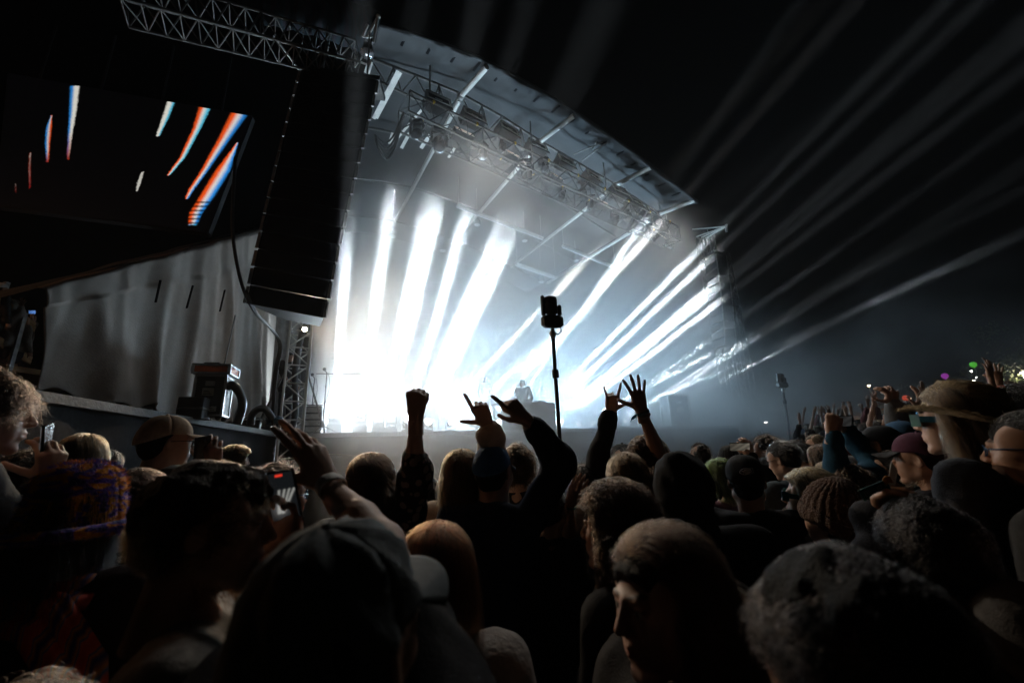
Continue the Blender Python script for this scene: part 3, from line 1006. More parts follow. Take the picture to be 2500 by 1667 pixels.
def bucket_hat():
    def f(root, HM, col, z, rg):
        m = bpy.data.materials.new('fuzzy_print'); m.use_nodes = True
        n = m.node_tree; b = n.nodes['Principled BSDF']; b.inputs['Roughness'].default_value = .95; b.inputs['Sheen Weight'].default_value = .5
        b.inputs['Specular IOR Level'].default_value = .15
        tc = n.nodes.new('ShaderNodeTexCoord'); mp = n.nodes.new('ShaderNodeMapping'); mp.inputs['Scale'].default_value = (1, 1, 2.1)
        no = n.nodes.new('ShaderNodeTexNoise'); no.inputs['Scale'].default_value = 17; no.inputs['Detail'].default_value = 1.5; no.inputs['Distortion'].default_value = 1.3
        cr = n.nodes.new('ShaderNodeValToRGB'); e = cr.color_ramp
        e.interpolation = 'EASE'
        e.elements[0].position = .36; e.elements[0].color = (.03, .025, .22, 1)
        e.elements[1].position = .45; e.elements[1].color = (.16, .08, .60, 1)
        for p, c in ((.485, (.26, .10, .36, 1)), (.52, (.80, .30, .02, 1)), (.60, (.85, .38, .02, 1)), (.70, (.75, .20, .03, 1))):
            x = e.elements.new(p); x.color = c
        n.links.new(tc.outputs['Object'], mp.inputs[0]); n.links.new(mp.outputs[0], no.inputs[0]); n.links.new(no.outputs['Fac'], cr.inputs[0]); n.links.new(cr.outputs[0], b.inputs['Base Color'])
        n2 = n.nodes.new('ShaderNodeTexNoise'); n2.inputs['Scale'].default_value = 170; bp = n.nodes.new('ShaderNodeBump'); bp.inputs['Strength'].default_value = .8; bp.inputs['Distance'].default_value = .01
        n.links.new(tc.outputs['Object'], n2.inputs[0]); n.links.new(n2.outputs['Fac'], bp.inputs['Height']); n.links.new(bp.outputs[0], b.inputs['Normal'])
        pts = []
        prof = [(.0, .152), (.026, .151), (.052, .145), (.074, .130), (.089, .104), (.098, .072), (.104, .036), (.108, .004), (.114, -.022), (.126, -.040), (.138, -.048), (.144, -.042), (.142, -.030), (.134, -.020)]
        for r_, zz in prof:
            row = []
            for k in range(49):
                a = 2*math.pi*k/48
                wob = 1 + .03*math.sin(3*a + 1) + .02*math.sin(5*a)
                up = .026 * max(0, math.cos(a + .3)) * max(0, (r_ - .118) / .04) + .012 * math.sin(2*a + zz*20) * max(0, (r_ - .118)/.04)
                row.append(Vector((HC[0] + r_*math.cos(a)*wob*.94, HC[1] + r_*math.sin(a)*wob*1.08, zz + up)))
            pts.append(row)
        P_ = _tomat(HM, pts)
        o = solid(MB().grid(P_).build('bucket_hat', m, root), .008)
        # the pile of the fleece
        S = []
        cen = np.array(HM @ Vector(HC))
        for _ in range(5200):
            i = rg.integers(1, len(P_) - 2); k = rg.integers(0, 48); u, v = rg.uniform(), rg.uniform()
            p = (P_[i][k]*(1-u) + P_[i+1][k]*u)*(1-v) + (P_[i][k+1]*(1-u) + P_[i+1][k+1]*u)*v
            nn = (P_[i+1][k] - P_[i][k]).cross(P_[i][k+1] - P_[i][k])
            nn.normalize()
            if nn.dot(p - Vector(cen)) < 0: nn = -nn
            d = np.array(nn) + rg.normal(size=3)*.5
            p = np.array(p) + np.array(nn) * .003
            S.append(np.stack([p, p + d*.004, p + d*.007 + rg.normal(size=3)*.002]))
        strands('pile', S, .0011, m, o)
    return f

def straw_hat():
    def f(root, HM, col, z, rg):
        m = mat('straw', (.36, .26, .13), rough=.8, bump=.9, scale=120, vary=.35, stretch=(1, 1, 3))
        prof = [(.001, .150), (.030, .156), (.056, .158), (.072, .150), (.084, .118), (.094, .080), (.100, .048), (.107, .036), (.120, .031), (.136, .028), (.150, .029), (.155, .031)]
        pts = []
        for i, (r_, zz) in enumerate(prof):
            row = []
            for k in range(97):
                a = 2*math.pi*k/96
                br = max(0, (r_ - .105) / .05)
                zc = zz - (.020 * math.exp(-(math.cos(a)/.5)**2) * (1 if r_ < .07 else 0))
                lift = br * (.028*math.cos(a)**2 - .010*math.sin(a) + .006*math.sin(3*a)) + .0012*math.sin(48*a)*(1 if i % 2 else -1)
                row.append(Vector((HC[0] + r_*math.cos(a)*.90, HC[1] + r_*math.sin(a)*1.10, zc - .022 + lift)))
            pts.append(row)
        P_ = _tomat(HM @ Matrix.Rotation(R(17), 4, 'X'), pts)
        o = solid(MB().grid(P_).build('straw_hat', m, root), .004)
        S = []
        for _ in range(900):                               # frayed straw ends and woven strands
            i = rg.integers(2, len(P_) - 1); k = rg.integers(0, 96)
            if rg.uniform() < .3: i = len(P_) - 1
            p = np.array(P_[i][k]); d = np.array(P_[i][(k+1) % 96]) - p
            d = d / (np.linalg.norm(d) + 1e-9) * .02 + rg.normal(size=3)*.006
            S.append(np.stack([p, p + d*.5 + np.array((0, 0, .003)), p + d]))
        strands('straw', S, .0011, m, o)
    return f

def hood_hat():
    def f(root, HM, col, z, rg):
        F = Field((-.17, -.19, -.24), (.17, .17, .19), .009)
        F.ell((0, -.022, .03), (.107, .122, .112), k=.02)
        F.cap((0, -.05, -.02), (0, -.06, -.18), .096, .115, k=.05)
        F.ell((0, .12, -.02), (.075, .10, .105), k=.02, cut=True)
        F.cap((0, -.10, .10), (0, -.13, .06), .03, k=.05)
        F.noise(.010, 34, 3, (1, 1, .6)); F.noise(.004, 75, 5, (1, 1, .6))
        V, Q = F.mesh(); M4 = np.array(HM)
        V = V @ M4[:3, :3].T + M4[:3, 3]
        m = mat('hood_%d' % int(sum(col)*999), col, rough=.9, bump=.3, scale=220, vary=.2, spec=.2)
        link('hood', np_mesh('hood', V, Q, m), root)
    return f

def glasses(P_, col=(.02, .02, .02), card=None, name='glasses'):
    """spectacles; with card: flat cardboard viewers printed in colour"""
    root, HM = P_['root'], P_['HM']
    mb = MB()
    if card is None:
        for s in (-1, 1):
            ring = [HM @ Vector((s*.032 + .021*math.cos(a), .100 - .012*abs(math.cos(a))*(1 if s*math.cos(a) > 0 else 0), .0 + .017*math.sin(a))) for a in np.linspace(0, 2*math.pi, 20)]
            mb.tube(ring, .0016, 5)
            mb.tube([HM @ Vector((s*.052, .092, .004)), HM @ Vector((s*.080, .05, .006)), HM @ Vector((s*.082, -.01, .004))], .0018, 5)
        mb.tube([HM @ Vector((-.012, .104, .003)), HM @ Vector((.012, .104, .003))], .0016, 5)
        return mb.build(name, mat('glasses_frame_%d' % int(sum(col)*999), col, rough=.25), root)
    pts = []
    for i in range(5):
        t = i/4
        row = []
        for k in range(25):
            u = (k/24 - .5) * 2
            x = u * .078
            y = .108 - .030*max(0, abs(u) - .82)/.18*1.0
            zz = -.022 + .043*t - (.012*math.exp(-(u/.16)**2)*(1 - t)*-1)
            row.append(HM @ Vector((x, y, zz)))
        pts.append(row)
    o = solid(MB().grid(pts, False).build(name, card, root), .0012)
    for s in (-1, 1):
        mb = MB()
        mb.bar(HM @ Vector((s*.0785, .079, .004)), HM @ Vector((s*.083, -.015, .0)), .0012, .022, HM.to_3x3() @ Vector((0, 0, 1)))
        mb.build('temple', card, root)
    return o
# ------------------------------------------------------------------ materials of the place
M_BLACK = mat('black_paint', (.012, .012, .014), rough=.55, bump=.15, scale=90, vary=.2)
M_BLACKCLOTH = mat('black_cloth', (.010, .010, .012), rough=.95, bump=.4, scale=120, vary=.3, spec=.1)
M_ALU = mat('aluminium', (.55, .55, .56), rough=.38, metal=.85, bump=.1, scale=60, vary=.12)
M_STEEL = mat('dull_steel', (.30, .29, .28), rough=.5, metal=.6, bump=.15, scale=40, vary=.25)
M_WHITEPOLE = mat('white_pole', (.66, .64, .60), rough=.5, bump=.1, scale=30, vary=.12)
M_MEMBRANE = mat('roof_membrane', (.036, .036, .037), rough=.75, bump=.25, scale=6, vary=.2)
M_DECK = mat('stage_plywood', (.035, .032, .03), rough=.7, bump=.25, scale=18, vary=.4)
M_DRAPE = mat('drape_cloth', (.26, .225, .20), rough=.9, bump=.2, scale=40, vary=.07, spec=.2)
M_GLASS = mat('lens_glass', (.05, .055, .06), rough=.12, spec=.8)
M_YELLOW = mat('yellow_tape', (.75, .48, .03), rough=.5)
M_RUBBER = mat('black_rubber', (.015, .015, .015), rough=.6, bump=.2, scale=120)
M_ORANGE = mat('orange_case', (.55, .10, .02), rough=.5, bump=.1, scale=50, vary=.15)
M_LABEL = mat('pale_label', (.42, .40, .36), rough=.6, vary=.2, scale=40)
M_TIMBER = mat('raw_timber', (.34, .19, .08), rough=.75, bump=.4, scale=40, vary=.3, stretch=(.3, .3, 3))
M_LAMPON = mat('lit_lens', (.8, .8, .8), rough=.3, emit=(1, .97, .92), estr=30)

# ------------------------------------------------------------------ the ground
def make_ground():
    xs = np.unique(np.concatenate([np.linspace(-400, -20, 12), np.linspace(-20, 40, 61), np.linspace(40, 400, 12)]))
    ys = np.unique(np.concatenate([np.linspace(-400, -10, 12), np.linspace(-10, 50, 61), np.linspace(50, 800, 16)]))
    pts = [[(x, y, ground_z(x, y) + .015*math.sin(x*1.7)*math.sin(y*1.3)) for y in ys] for x in xs]
    mb = MB().grid(pts)
    mb.f = [f[::-1] for f in mb.f]
    o = mb.build('ground', mat('trodden_grass', (.045, .045, .028), rough=.95, bump=.8, scale=12, vary=.4))
    tag(o, kind='structure')

# ------------------------------------------------------------------ stage frame: u along the front, v to the back, z up
S_O = Vector((-5.03, 9.2, 0)); S_U = Vector((.86, .51, 0)).normalized(); S_V = Vector((-S_U.y, S_U.x, 0))
DECK = 2.2
def ST(u, v, z): return S_O + S_U*u + S_V*v + Vector((0, 0, z))
def PV(px, py, v):
    d = ray(px, py); n = S_V
    return CAM + d * ((v - (CAM - S_O).dot(n)) / d.dot(n))
def PH(px, py, h):
    d = ray(px, py); return CAM + d * ((h - CAM.z) / d.z)
S_YAW = math.atan2(S_U.y, S_U.x)

def make_stage():
    st = empty('stage', ST(8, 4, 0), S_YAW, 'wide black stage deck with a black cloth skirt in front of the crowd', 'stage')
    for i in range(8):
        for j in range(5):
            MB().box((-8 + 2.15*i + .006, -4 + 2*j + .006, DECK - .12), (-8 + 2.15*(i+1) - .006, -4 + 2*(j+1) - .006, DECK - .004*((i*3 + j) % 2))).build('deck_panel', M_DECK, st)
    pts = []
    for i in range(121):
        u = -8 + 17.2*i/120
        pts.append([(u, -4.02 + .03*math.sin(u*9) + .02*math.sin(u*23), z) for z in (0.02, .7, 1.4, DECK - .10)])
    solid(MB().grid(pts).build('skirt', M_BLACKCLOTH, st), .01)
    MB().box((-8.0, -4.045, DECK - .09), (9.2, -4.002, DECK + .012)).build('edge_trim', M_ALU, st)
    # side platform on the left
    a, b = P(70, 948, 3.35), P(683, 1055, 9.4)
    sp = empty('side_platform', (a + b)/2, 0, 'low black platform running along below the draped cloth, left of the stage', 'platform')
    sp.location.z = 0
    L = Vector((-6.5, -.4, 0))
    a2 = a + (a - b)*.5
    for k in range(6):
        p, q = a2.lerp(b, k/6 + .002), a2.lerp(b, (k + 1)/6 - .002)
        mb = MB()
        vs = [p, q, q + L, p + L]
        mb.add([v for v in vs] + [v - Vector((0, 0, .1)) for v in vs], [(0, 1, 2, 3), (7, 6, 5, 4), (0, 4, 5, 1), (1, 5, 6, 2), (2, 6, 7, 3), (3, 7, 4, 0)])
        mb.build('deck_panel', M_DECK, sp, world=True)
    pts = []
    off = Vector((-.05, 0, 0))
    for i in range(81):
        p = a2.lerp(b, i/80) + off + Vector((.02*math.sin(i*.9), 0, 0))
        pts.append([Vector((p.x, p.y, z*(p.z - .11))) for z in (.01, .5, 1)])
    solid(MB().grid(pts).build('skirt', M_BLACKCLOTH, sp, world=True), .01)
    MB().bar(a2 + Vector((.015, 0, -.05)), b + Vector((.015, 0, -.05)), .02, .09).build('edge_trim', mat('worn_wood_edge', (.035, .025, .018), rough=.7, bump=.4, scale=30, vary=.4), sp, world=True)
    c = b + Vector((.0, .0, 0)); d = ST(.02, 0, DECK)
    pts = [[Vector((p.x, p.y, z)) for z in (.02, 1.0, DECK)] for p in (c.lerp(d, i/10) for i in range(11))]
    solid(MB().grid(pts).build('skirt', M_BLACKCLOTH, sp, world=True), .01)
    return a, b

# ------------------------------------------------------------------ the draped cloth wall
def make_drape(a, b):
    root = empty('drape_wall', (a + b)/2, 0, 'tall grey cloth draped in folds beside the stage, sloping up to the loudspeakers', 'drape')
    root.location.z = DECK
    n = Vector((1, .08, 0)).normalized()
    def push(p, d): return CAM + (p - CAM)*((p - CAM).dot(n) - d)*(1/(p - CAM).dot(n))
    bl, br = push(P(82, 958, 3.42), .72), push(P(668, 1048, 9.5), .72)
    tl, tr = push(P(104, 702, 3.6), .72), push(P(690, 545, 9.9), .72)
    rg = np.random.default_rng(3)
    fan = [(rg.uniform(0, 1), rg.uniform(-.35, .35), rg.uniform(.25, 1), rg.uniform(.014, .045)) for _ in range(26)]
    NI, NJ = 240, 60
    pts = []
    for i in range(NI + 1):
        s = (i/NI)
        sb = 1 - (1 - s)                                        # equal steps along the wall
        B, T = bl.lerp(br, sb), tl.lerp(tr, sb)
        row = []
        for j in range(NJ + 1):
            t = j/NJ
            p = B.lerp(T, t)
            d = 0
            for c, sl, am, wd in fan:
                x = s - c - sl*(t - .95)*.35
                d += am * .075 * math.exp(-(x/wd)**2) * (1.05 - t) ** .7
            d += .008*math.sin(s*70 + 6*t) * (1 - t) + .004*math.sin(s*131 - 9*t) + .03*math.sin(s*13 + t*2.5)*(1 - .5*t)
            d += .025*math.sin(t*9 + s*40)*(t > .8)
            if j == NJ: d -= .06
            hem = Vector((0, 0, .05*math.sin(s*31) + .04*math.sin(s*57))) * (1 - t)**3
            row.append(p + n*d*1.25 + hem)
        pts.append(row)
    solid(MB().grid(pts).build('cloth', M_DRAPE, root, world=True), .006)
    # cloth roof edge folding back over the top, shade put into its colour
    top = []
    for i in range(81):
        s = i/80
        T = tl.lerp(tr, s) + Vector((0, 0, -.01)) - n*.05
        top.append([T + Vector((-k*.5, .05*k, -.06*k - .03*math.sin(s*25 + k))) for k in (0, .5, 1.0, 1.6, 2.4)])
    solid(MB().grid(top).build('cloth_top', mat('shaded_drape_top', (.03, .028, .026), rough=.9, bump=.3, scale=20, vary=.25), root, world=True), .006)
    # three dark straps and two pale seams
    for q0, q1 in (((392, 684), (380, 738)), ((471, 697), (456, 752)), ((549, 708), (537, 760))):
        s = (q0[0] - 104)/(690 - 104)
        zz = 3.6 + (9.7 - 3.6)*s**1.6*.95
        p, q = P(*q0, zz), P(*q1, zz)
        def onwall(px, py):
            d = ray(px, py); m = (b - a).normalized(); nn = Vector((m.y, -m.x, 0))
            return CAM + d*(((a - CAM).dot(nn) + (.50 if nn.x < 0 else -.50))/d.dot(nn))
        p, q = onwall(*q0), onwall(*q1)
        MB().bar(p, q, .012, .028, n).build('strap', M_BLACKCLOTH, root, world=True)
    for q0, q1 in (((575, 770), (548, 890)),):
        ps = [onwall(q0[0] + (q1[0] - q0[0])*t/6, q0[1] + (q1[1] - q0[1])*t/6) for t in range(7)]
        MB().tube(ps, .012, 5).build('seam', mat('seam_tape', (.34, .36, .38), rough=.6), root, world=True)
    # the far end piece, stage light put into its paler cloth colour
    pts = []
    for i in range(25):
        s = i/24
        row = []
        for j in range(13):
            t = j/12
            p = P(658 - 8*(1-t), 1040, 10.1).lerp(P(676, 760, 10.3), t) + Vector((.55*s, .28*s, 0))
            row.append(p + S_V*(.05*math.sin(s*16 + t*2)) )
        pts.append(row)
    solid(MB().grid(pts).build('end_cloth', mat('stage_lit_cloth', (.42, .42, .42), rough=.85, bump=.25, scale=30, vary=.2), root, world=True), .006)

# ------------------------------------------------------------------ trusses
def truss(root, p, q, w, h, bays, r=.025, rb=.012, m=None, mb_=None, up=None, faces=(0, 1, 2, 3)):
    m = m or M_ALU; mb_ = mb_ or m
    p, q = Vector(p), Vector(q)
    d = (q - p).normalized()
    u = Vector(up) if up is not None else (Vector((0, 0, 1)) if abs(d.z) < .9 else S_V)
    x = d.cross(u).normalized(); u = x.cross(d)
    cs = [x*a*w/2 + u*b*h/2 for a, b in ((-1, -1), (1, -1), (1, 1), (-1, 1))]
    for c in cs: rod('chord', p + c, q + c, r, m, root, 8)
    L = (q - p).length
    for k in range(bays + 1):
        if k in (0, bays) or k % 4 == 0:
            e = p + d*L*k/bays
            for i in range(4): rod('strut', e + cs[i], e + cs[(i+1) % 4], rb, mb_, root)
    for k in range(bays):
        e, f = p + d*L*k/bays, p + d*L*(k+1)/bays
        for i in faces:
            j = (i + 1) % 4
            s, t = (i, j) if k % 2 else (j, i)
            rod('brace', e + cs[s], f + cs[t], rb, mb_, root)
            if i in (0, 2): rod('post', f + cs[i], f + cs[j], rb, mb_, root)

M_GALV = mat('galvanised', (.12, .112, .105), rough=.6, metal=.3, bump=.1, scale=40, vary=.2)
def make_trusses():
    p, q = P(300, -2, 6.4), P(868, 150, 8.4)
    t = empty('overhead_truss', (p + q)/2, 0, 'long lattice truss crossing the dark sky above the video screen', 'truss')
    truss(t, p, q, .52, .52, 15, .024, .013, M_GALV)
    rod('stay', P(668, 88, 7.6), P(755, 205, 8.6), .022, M_STEEL, t)
    # the corner mast behind the loudspeakers
    base = ST(-.05, .12, 0)
    m = empty('stage_mast', base, 0, 'aluminium lattice mast behind the hanging loudspeakers, bright lamp near its middle', 'mast')
    truss(m, base, base + Vector((0, 0, 4.6)), .46, .46, 11, .028, .016, M_WHITEPOLE)
    truss(m, base + Vector((0, 0, 4.6)), base + Vector((0, 0, 11.0)), .46, .46, 12, .028, .016, M_WHITEPOLE)
    MB().box((-.4, -.4, 0), (.4, .4, .06)).build('base_plate', M_STEEL, m)
    for s in (-1, 1):
        rod('outrigger', base + S_U*.25*s + Vector((0, 0, DECK + 1.4)), base + S_U*.75*s + S_V*.3 + Vector((0, 0, DECK)), .024, M_GALV, m)
    # black tube bundle down the middle of the mast
    pts = [base + Vector((.05*math.sin(z*3), .04*math.cos(z*2), z)) for z in np.linspace(DECK, 4.7, 14)]
    MB().tube(pts, .07, 8).build('cable_loom', M_RUBBER, m, world=True)
    # white frame at the roof corner
    c = empty('roof_corner_frame', P(880, 110, 9.2), 0, 'white tubular A-frame with a silver lamp at the near corner of the roof', 'frame')
    A, Bq = P(923, 42, 9.2), P(897, 92, 9.1)
    for q0, q1, rr in (((923, 42), (895, 93), .030), ((923, 42), (911, 105), .030), ((898, 60), (885, 90), .030), ((908, 118), (900, 160), .026), ((870, 148), (900, 160), .02), ((906, 150), (896, 178), .028), ((868, 120), (866, 165), .022), ((866, 165), (900, 118), .016), ((885, 90), (915, 92), .014)):
        rod('tube', P(*q0, 9.15), P(*q1, 9.2), rr, M_WHITEPOLE, c)
    MB().sphere(P(923, 41, 9.15) - c.location, .05, 12, 8).build('joint', M_WHITEPOLE, c)
    M = Matrix.Translation(P(898, 118, 9.1) - c.location) @ (P(895, 140, 9.0) - P(900, 95, 9.3)).to_track_quat('Z', 'Y').to_matrix().to_4x4()
    MB().lathe([(.05, -.2), (.10, -.18), (.12, 0), (.15, .2), (.145, .21)], 16, M).build('lamp_can', mat('polished_can', (.35, .36, .38), rough=.25, metal=.9), c)

def make_banner():
    # dark printed scrim above the truss
    pts = []
    rows = [((640, -60), (930, 30)), ((640, -5), (925, 62)), ((640, 60), (880, 128))]
    for k, (l, r_) in enumerate(rows):
        pts.append([P(l[0] + (r_[0] - l[0])*i/30, l[1] + (r_[1] - l[1])*i/30 - 6*math.sin(math.pi*i/30), 8.3 + 1.3*i/30) + Vector((0, .03*math.sin(i*1.1), 0)) for i in range(31)])
    m = bpy.data.materials.new('printed_scrim'); m.use_nodes = True
    n = m.node_tree; b = n.nodes['Principled BSDF']; b.inputs['Roughness'].default_value = .9
    tc = n.nodes.new('ShaderNodeTexCoord'); wv = n.nodes.new('ShaderNodeTexWave'); wv.inputs['Scale'].default_value = 1.6; wv.inputs['Distortion'].default_value = 9; wv.inputs['Detail'].default_value = 2
    cr = n.nodes.new('ShaderNodeValToRGB'); e = cr.color_ramp
    e.elements[0].color = (.004, .006, .010, 1); e.elements[1].color = (.03, .02, .03, 1)
    x = e.elements.new(.5); x.color = (.010, .03, .04, 1)
    n.links.new(tc.outputs['Object'], wv.inputs[0]); n.links.new(wv.outputs['Fac'], cr.inputs[0]); n.links.new(cr.outputs[0], b.inputs['Base Color'])
    o = MB().grid(pts).build('printed_banner', m)
    solid(o, .01)
    tag(o, 'dark banner printed with wavy lines, hanging above the overhead truss', 'banner')

# ------------------------------------------------------------------ the video screen
def make_screen():
    tl, tr, bl, br = P(20, 180, 9.0), P(614, 284, 9.3), P(-10, 500, 7.6), P(505, 566, 8.0)
    root = empty('video_screen', bl, 0, 'big black video screen showing slanted white and rainbow light streaks', 'screen')
    NI, NJ = 330, 190
    I = np.linspace(0, 1, NI + 1)[:, None, None]; J = np.linspace(0, 1, NJ + 1)[None, :, None]
    A = [np.array(v) for v in (bl, br, tl, tr)]
    Pt = (A[0]*(1-I) + A[1]*I)*(1-J) + (A[2]*(1-I) + A[3]*I)*J
    d = Pt - np.array(CAM)
    zc = d @ np.array(CFW)
    X = 1250 + FPX*(d @ np.array(CRT))/zc; Y = 833.5 - FPX*(d @ np.array(CUP))/zc
    C = np.zeros(X.shape + (3,)) + np.array((.0006, .0006, .0008))
    rg = np.random.default_rng(5)
    jit = rg.normal(size=X.shape)*1.0
    # streaks shown on the screen: centre line, half width at both ends, fringe colours on the left and right edge
    white = np.array((.80, .78, .70)); red = np.array((.85, .09, .01)); blue = np.array((.02, .22, .62)); cyan = np.array((.10, .55, .75))
    def streak(p, w, lc, rc, bright=1.0, tail=None):
        p = np.array(p, float); w = np.array(w, float)
        yy = Y
        cx = np.interp(yy, p[:, 1], p[:, 0]); hw = np.interp(yy, p[:, 1], w)
        inside = (yy >= p[0, 1]) & (yy <= p[-1, 1])
        s = (X + jit*.9*0 + jit*.8 - cx)/np.maximum(hw, .3)
        k = np.clip((1 - np.abs(s))*3.0, 0, 1)*inside
        col = np.zeros_like(C) + white
        f = np.clip((-s + .08)/.55, 0, 1)[..., None]; col = col*(1 - f) + np.array(lc)*f
        g = np.clip((s + .02)/.60, 0, 1)[..., None]; col = col*(1 - g) + np.array(rc)*g
        if tail is not None:
            h = np.clip((yy - tail[0])/max(1, (p[-1, 1] - tail[0])), 0, 1)[..., None]; col = col*(1 - h) + np.array(tail[1])*h
        kk = (k*bright)[..., None]
        return kk, col
    for a in (streak([(183, 210), (178, 270), (171, 330), (166, 390)], [13, 10, 6, 3], blue, white, .75, (320, (.35, .02, .0))),
              streak([(126, 282), (119, 312), (116, 350), (116, 396)], [1.5, 8, 7, 3], blue, red, .65, (370, (.4, .02, 0))),
              streak([(74, 373), (72, 410), (73, 460)], [2.5, 3.5, 2], red*.4, red*.4, .35, (375, (.4, .01, .01))),
              streak([(38, 448), (38, 470)], [2, 2], red*.2, red*.2, .2, (448, (.3, .01, .01))),
              streak([(420, 243), (405, 285), (385, 333)], [11, 9, 5], white, cyan, .78),
              streak([(503, 256), (480, 315), (445, 385), (411, 428)], [17, 11, 8, 4], red, cyan, .82),
              streak([(348, 420), (340, 445), (333, 467)], [3, 5, 2.5], white, white, .6),
              streak([(588, 272), (550, 335), (497, 420), (466, 465), (455, 486)], [25, 17, 10, 8, 4], red, blue, .85),
              streak([(580, 348), (545, 415), (505, 480), (478, 520), (470, 550)], [2, 20, 20, 18, 12], red, blue*1.2, .9, (545, (.02, .30, .5)))):
        kk, col = a
        C = C*(1 - kk) + col*kk
    lines = ((Y > 488) & (np.sin(Y*.62) < -.2) & (X > 440) & (X < 560))[..., None]
    C = np.where(lines, C*.25, C)
    V = Pt.reshape(-1, 3) - np.array(bl)
    ii, jj = np.meshgrid(np.arange(NI), np.arange(NJ), indexing='ij')
    k = (ii*(NJ+1) + jj).ravel()
    F = np.stack([k, k + NJ + 1, k + NJ + 2, k + 1], 1)
    m = bpy.data.materials.new('screen_picture'); m.use_nodes = True
    n = m.node_tree; b = n.nodes['Principled BSDF']; b.inputs['Base Color'].default_value = (.003, .003, .004, 1); b.inputs['Roughness'].default_value = .6
    at = n.nodes.new('ShaderNodeAttribute'); at.attribute_name = 'tint'
    n.links.new(at.outputs['Color'], b.inputs['Emission Color']); b.inputs['Emission Strength'].default_value = 1.0
    link('display', np_mesh('display', V, F, m, C.reshape(-1, 3), smooth=False), root)
    nrm = (br - bl).cross(tl - bl).normalized()
    if nrm.dot(CAM - bl) < 0: nrm = -nrm
    mb = MB()
    cs = [tl, tr, br, bl]
    cen = (tl + tr + br + bl)/4
    for p, q in zip(cs, cs[1:] + cs[:1]):
        mb.bar(p - nrm*.07, q - nrm*.07, .05, .12, nrm)
    mb.build('casing', M_BLACK, root, world=True)
    MB().add([v - nrm*.12 for v in cs] + [v - nrm*.16 for v in cs], [(0, 1, 2, 3), (7, 6, 5, 4), (0, 4, 5, 1), (1, 5, 6, 2), (2, 6, 7, 3), (3, 7, 4, 0)]).build('back_panel', M_BLACK, root, world=True)
    for k in range(4):
        u = (k + .5)/4
        t = tl.lerp(tr, u)
        rod('hanger', t, t + Vector((0, 0, 1.6)), .02, M_BLACK, root)

# ------------------------------------------------------------------ hanging loudspeakers
def line_array(name, label, bl, br, tl, tr, n, depth, group=None):
    """n cabinets hung one below the other between four corners of the front face"""
    root = empty(name, tl.lerp(tr, .5), 0, label, 'loudspeaker', group)
    fr = (br - bl); wid = fr.length
    out = fr.cross(tl - bl).normalized()
    if out.dot(CAM - bl) < 0: out = -out
    back = -out*depth
    for k in range(n):
        t0, t1 = k/n + .0012, (k + 1)/n - .0012
        a, b, c, d = bl.lerp(tl, t0), br.lerp(tr, t0), br.lerp(tr, t1), bl.lerp(tl, t1)
        bow = out*(.05*math.sin(math.pi*k/n))
        a, b, c, d = a + bow, b + bow, c + bow, d + bow
        sh = (c - b)*.10
        i = [a, b, c, d, a + back*1 + sh + fr*.24, b + back + sh - fr*.24, c + back - sh - fr*.24, d + back - sh + fr*.24]
        MB().add(i, [(0, 1, 2, 3), (7, 6, 5, 4), (0, 4, 5, 1), (1, 5, 6, 2), (2, 6, 7, 3), (3, 7, 4, 0)]).build('cabinet', M_BLACK, root, world=True)
        cab = root.children[-1]
        g = [a.lerp(c, .04) + out*.012, b.lerp(d, .04) + out*.012, c.lerp(a, .04) + out*.012, d.lerp(b, .04) + out*.012]
        gp = [[g[0].lerp(g[1], u/12).lerp(g[3].lerp(g[2], u/12), v/3) + out*(.012*math.sin(math.pi*u/12)) for v in range(4)] for u in range(13)]
        o = MB().grid(gp).build('grille', mat('speaker_grille', (.005, .006, .010), rough=.6, spec=.2, bump=.6, scale=300), None)
        iv = local(root)
        o.data.transform(iv); o.parent = cab
        for side in (a, b):
            s2 = fr.normalized()*(.03 if side is b else -.03)
            mbx = MB().bar(side + s2*.6, side + s2*.6 + (d - a)*.9, .03, .05)
            mbx.build('rigging_plate', M_STEEL, root, world=True)
    MB().bar(tl.lerp(tr, -.02) + Vector((0, 0, .12)) + back*.4, tl.lerp(tr, 1.02) + Vector((0, 0, .12)) + back*.4, .7*depth, .10).build('flying_frame', M_BLACK, root, world=True)
    for f in (.2, .8):
        rod('chain', tl.lerp(tr, f) + back*.4 + Vector((0, 0, .15)), tl.lerp(tr, f) + back*.4 + Vector((0, 0, 1.6)), .02, M_STEEL, root)
    return root

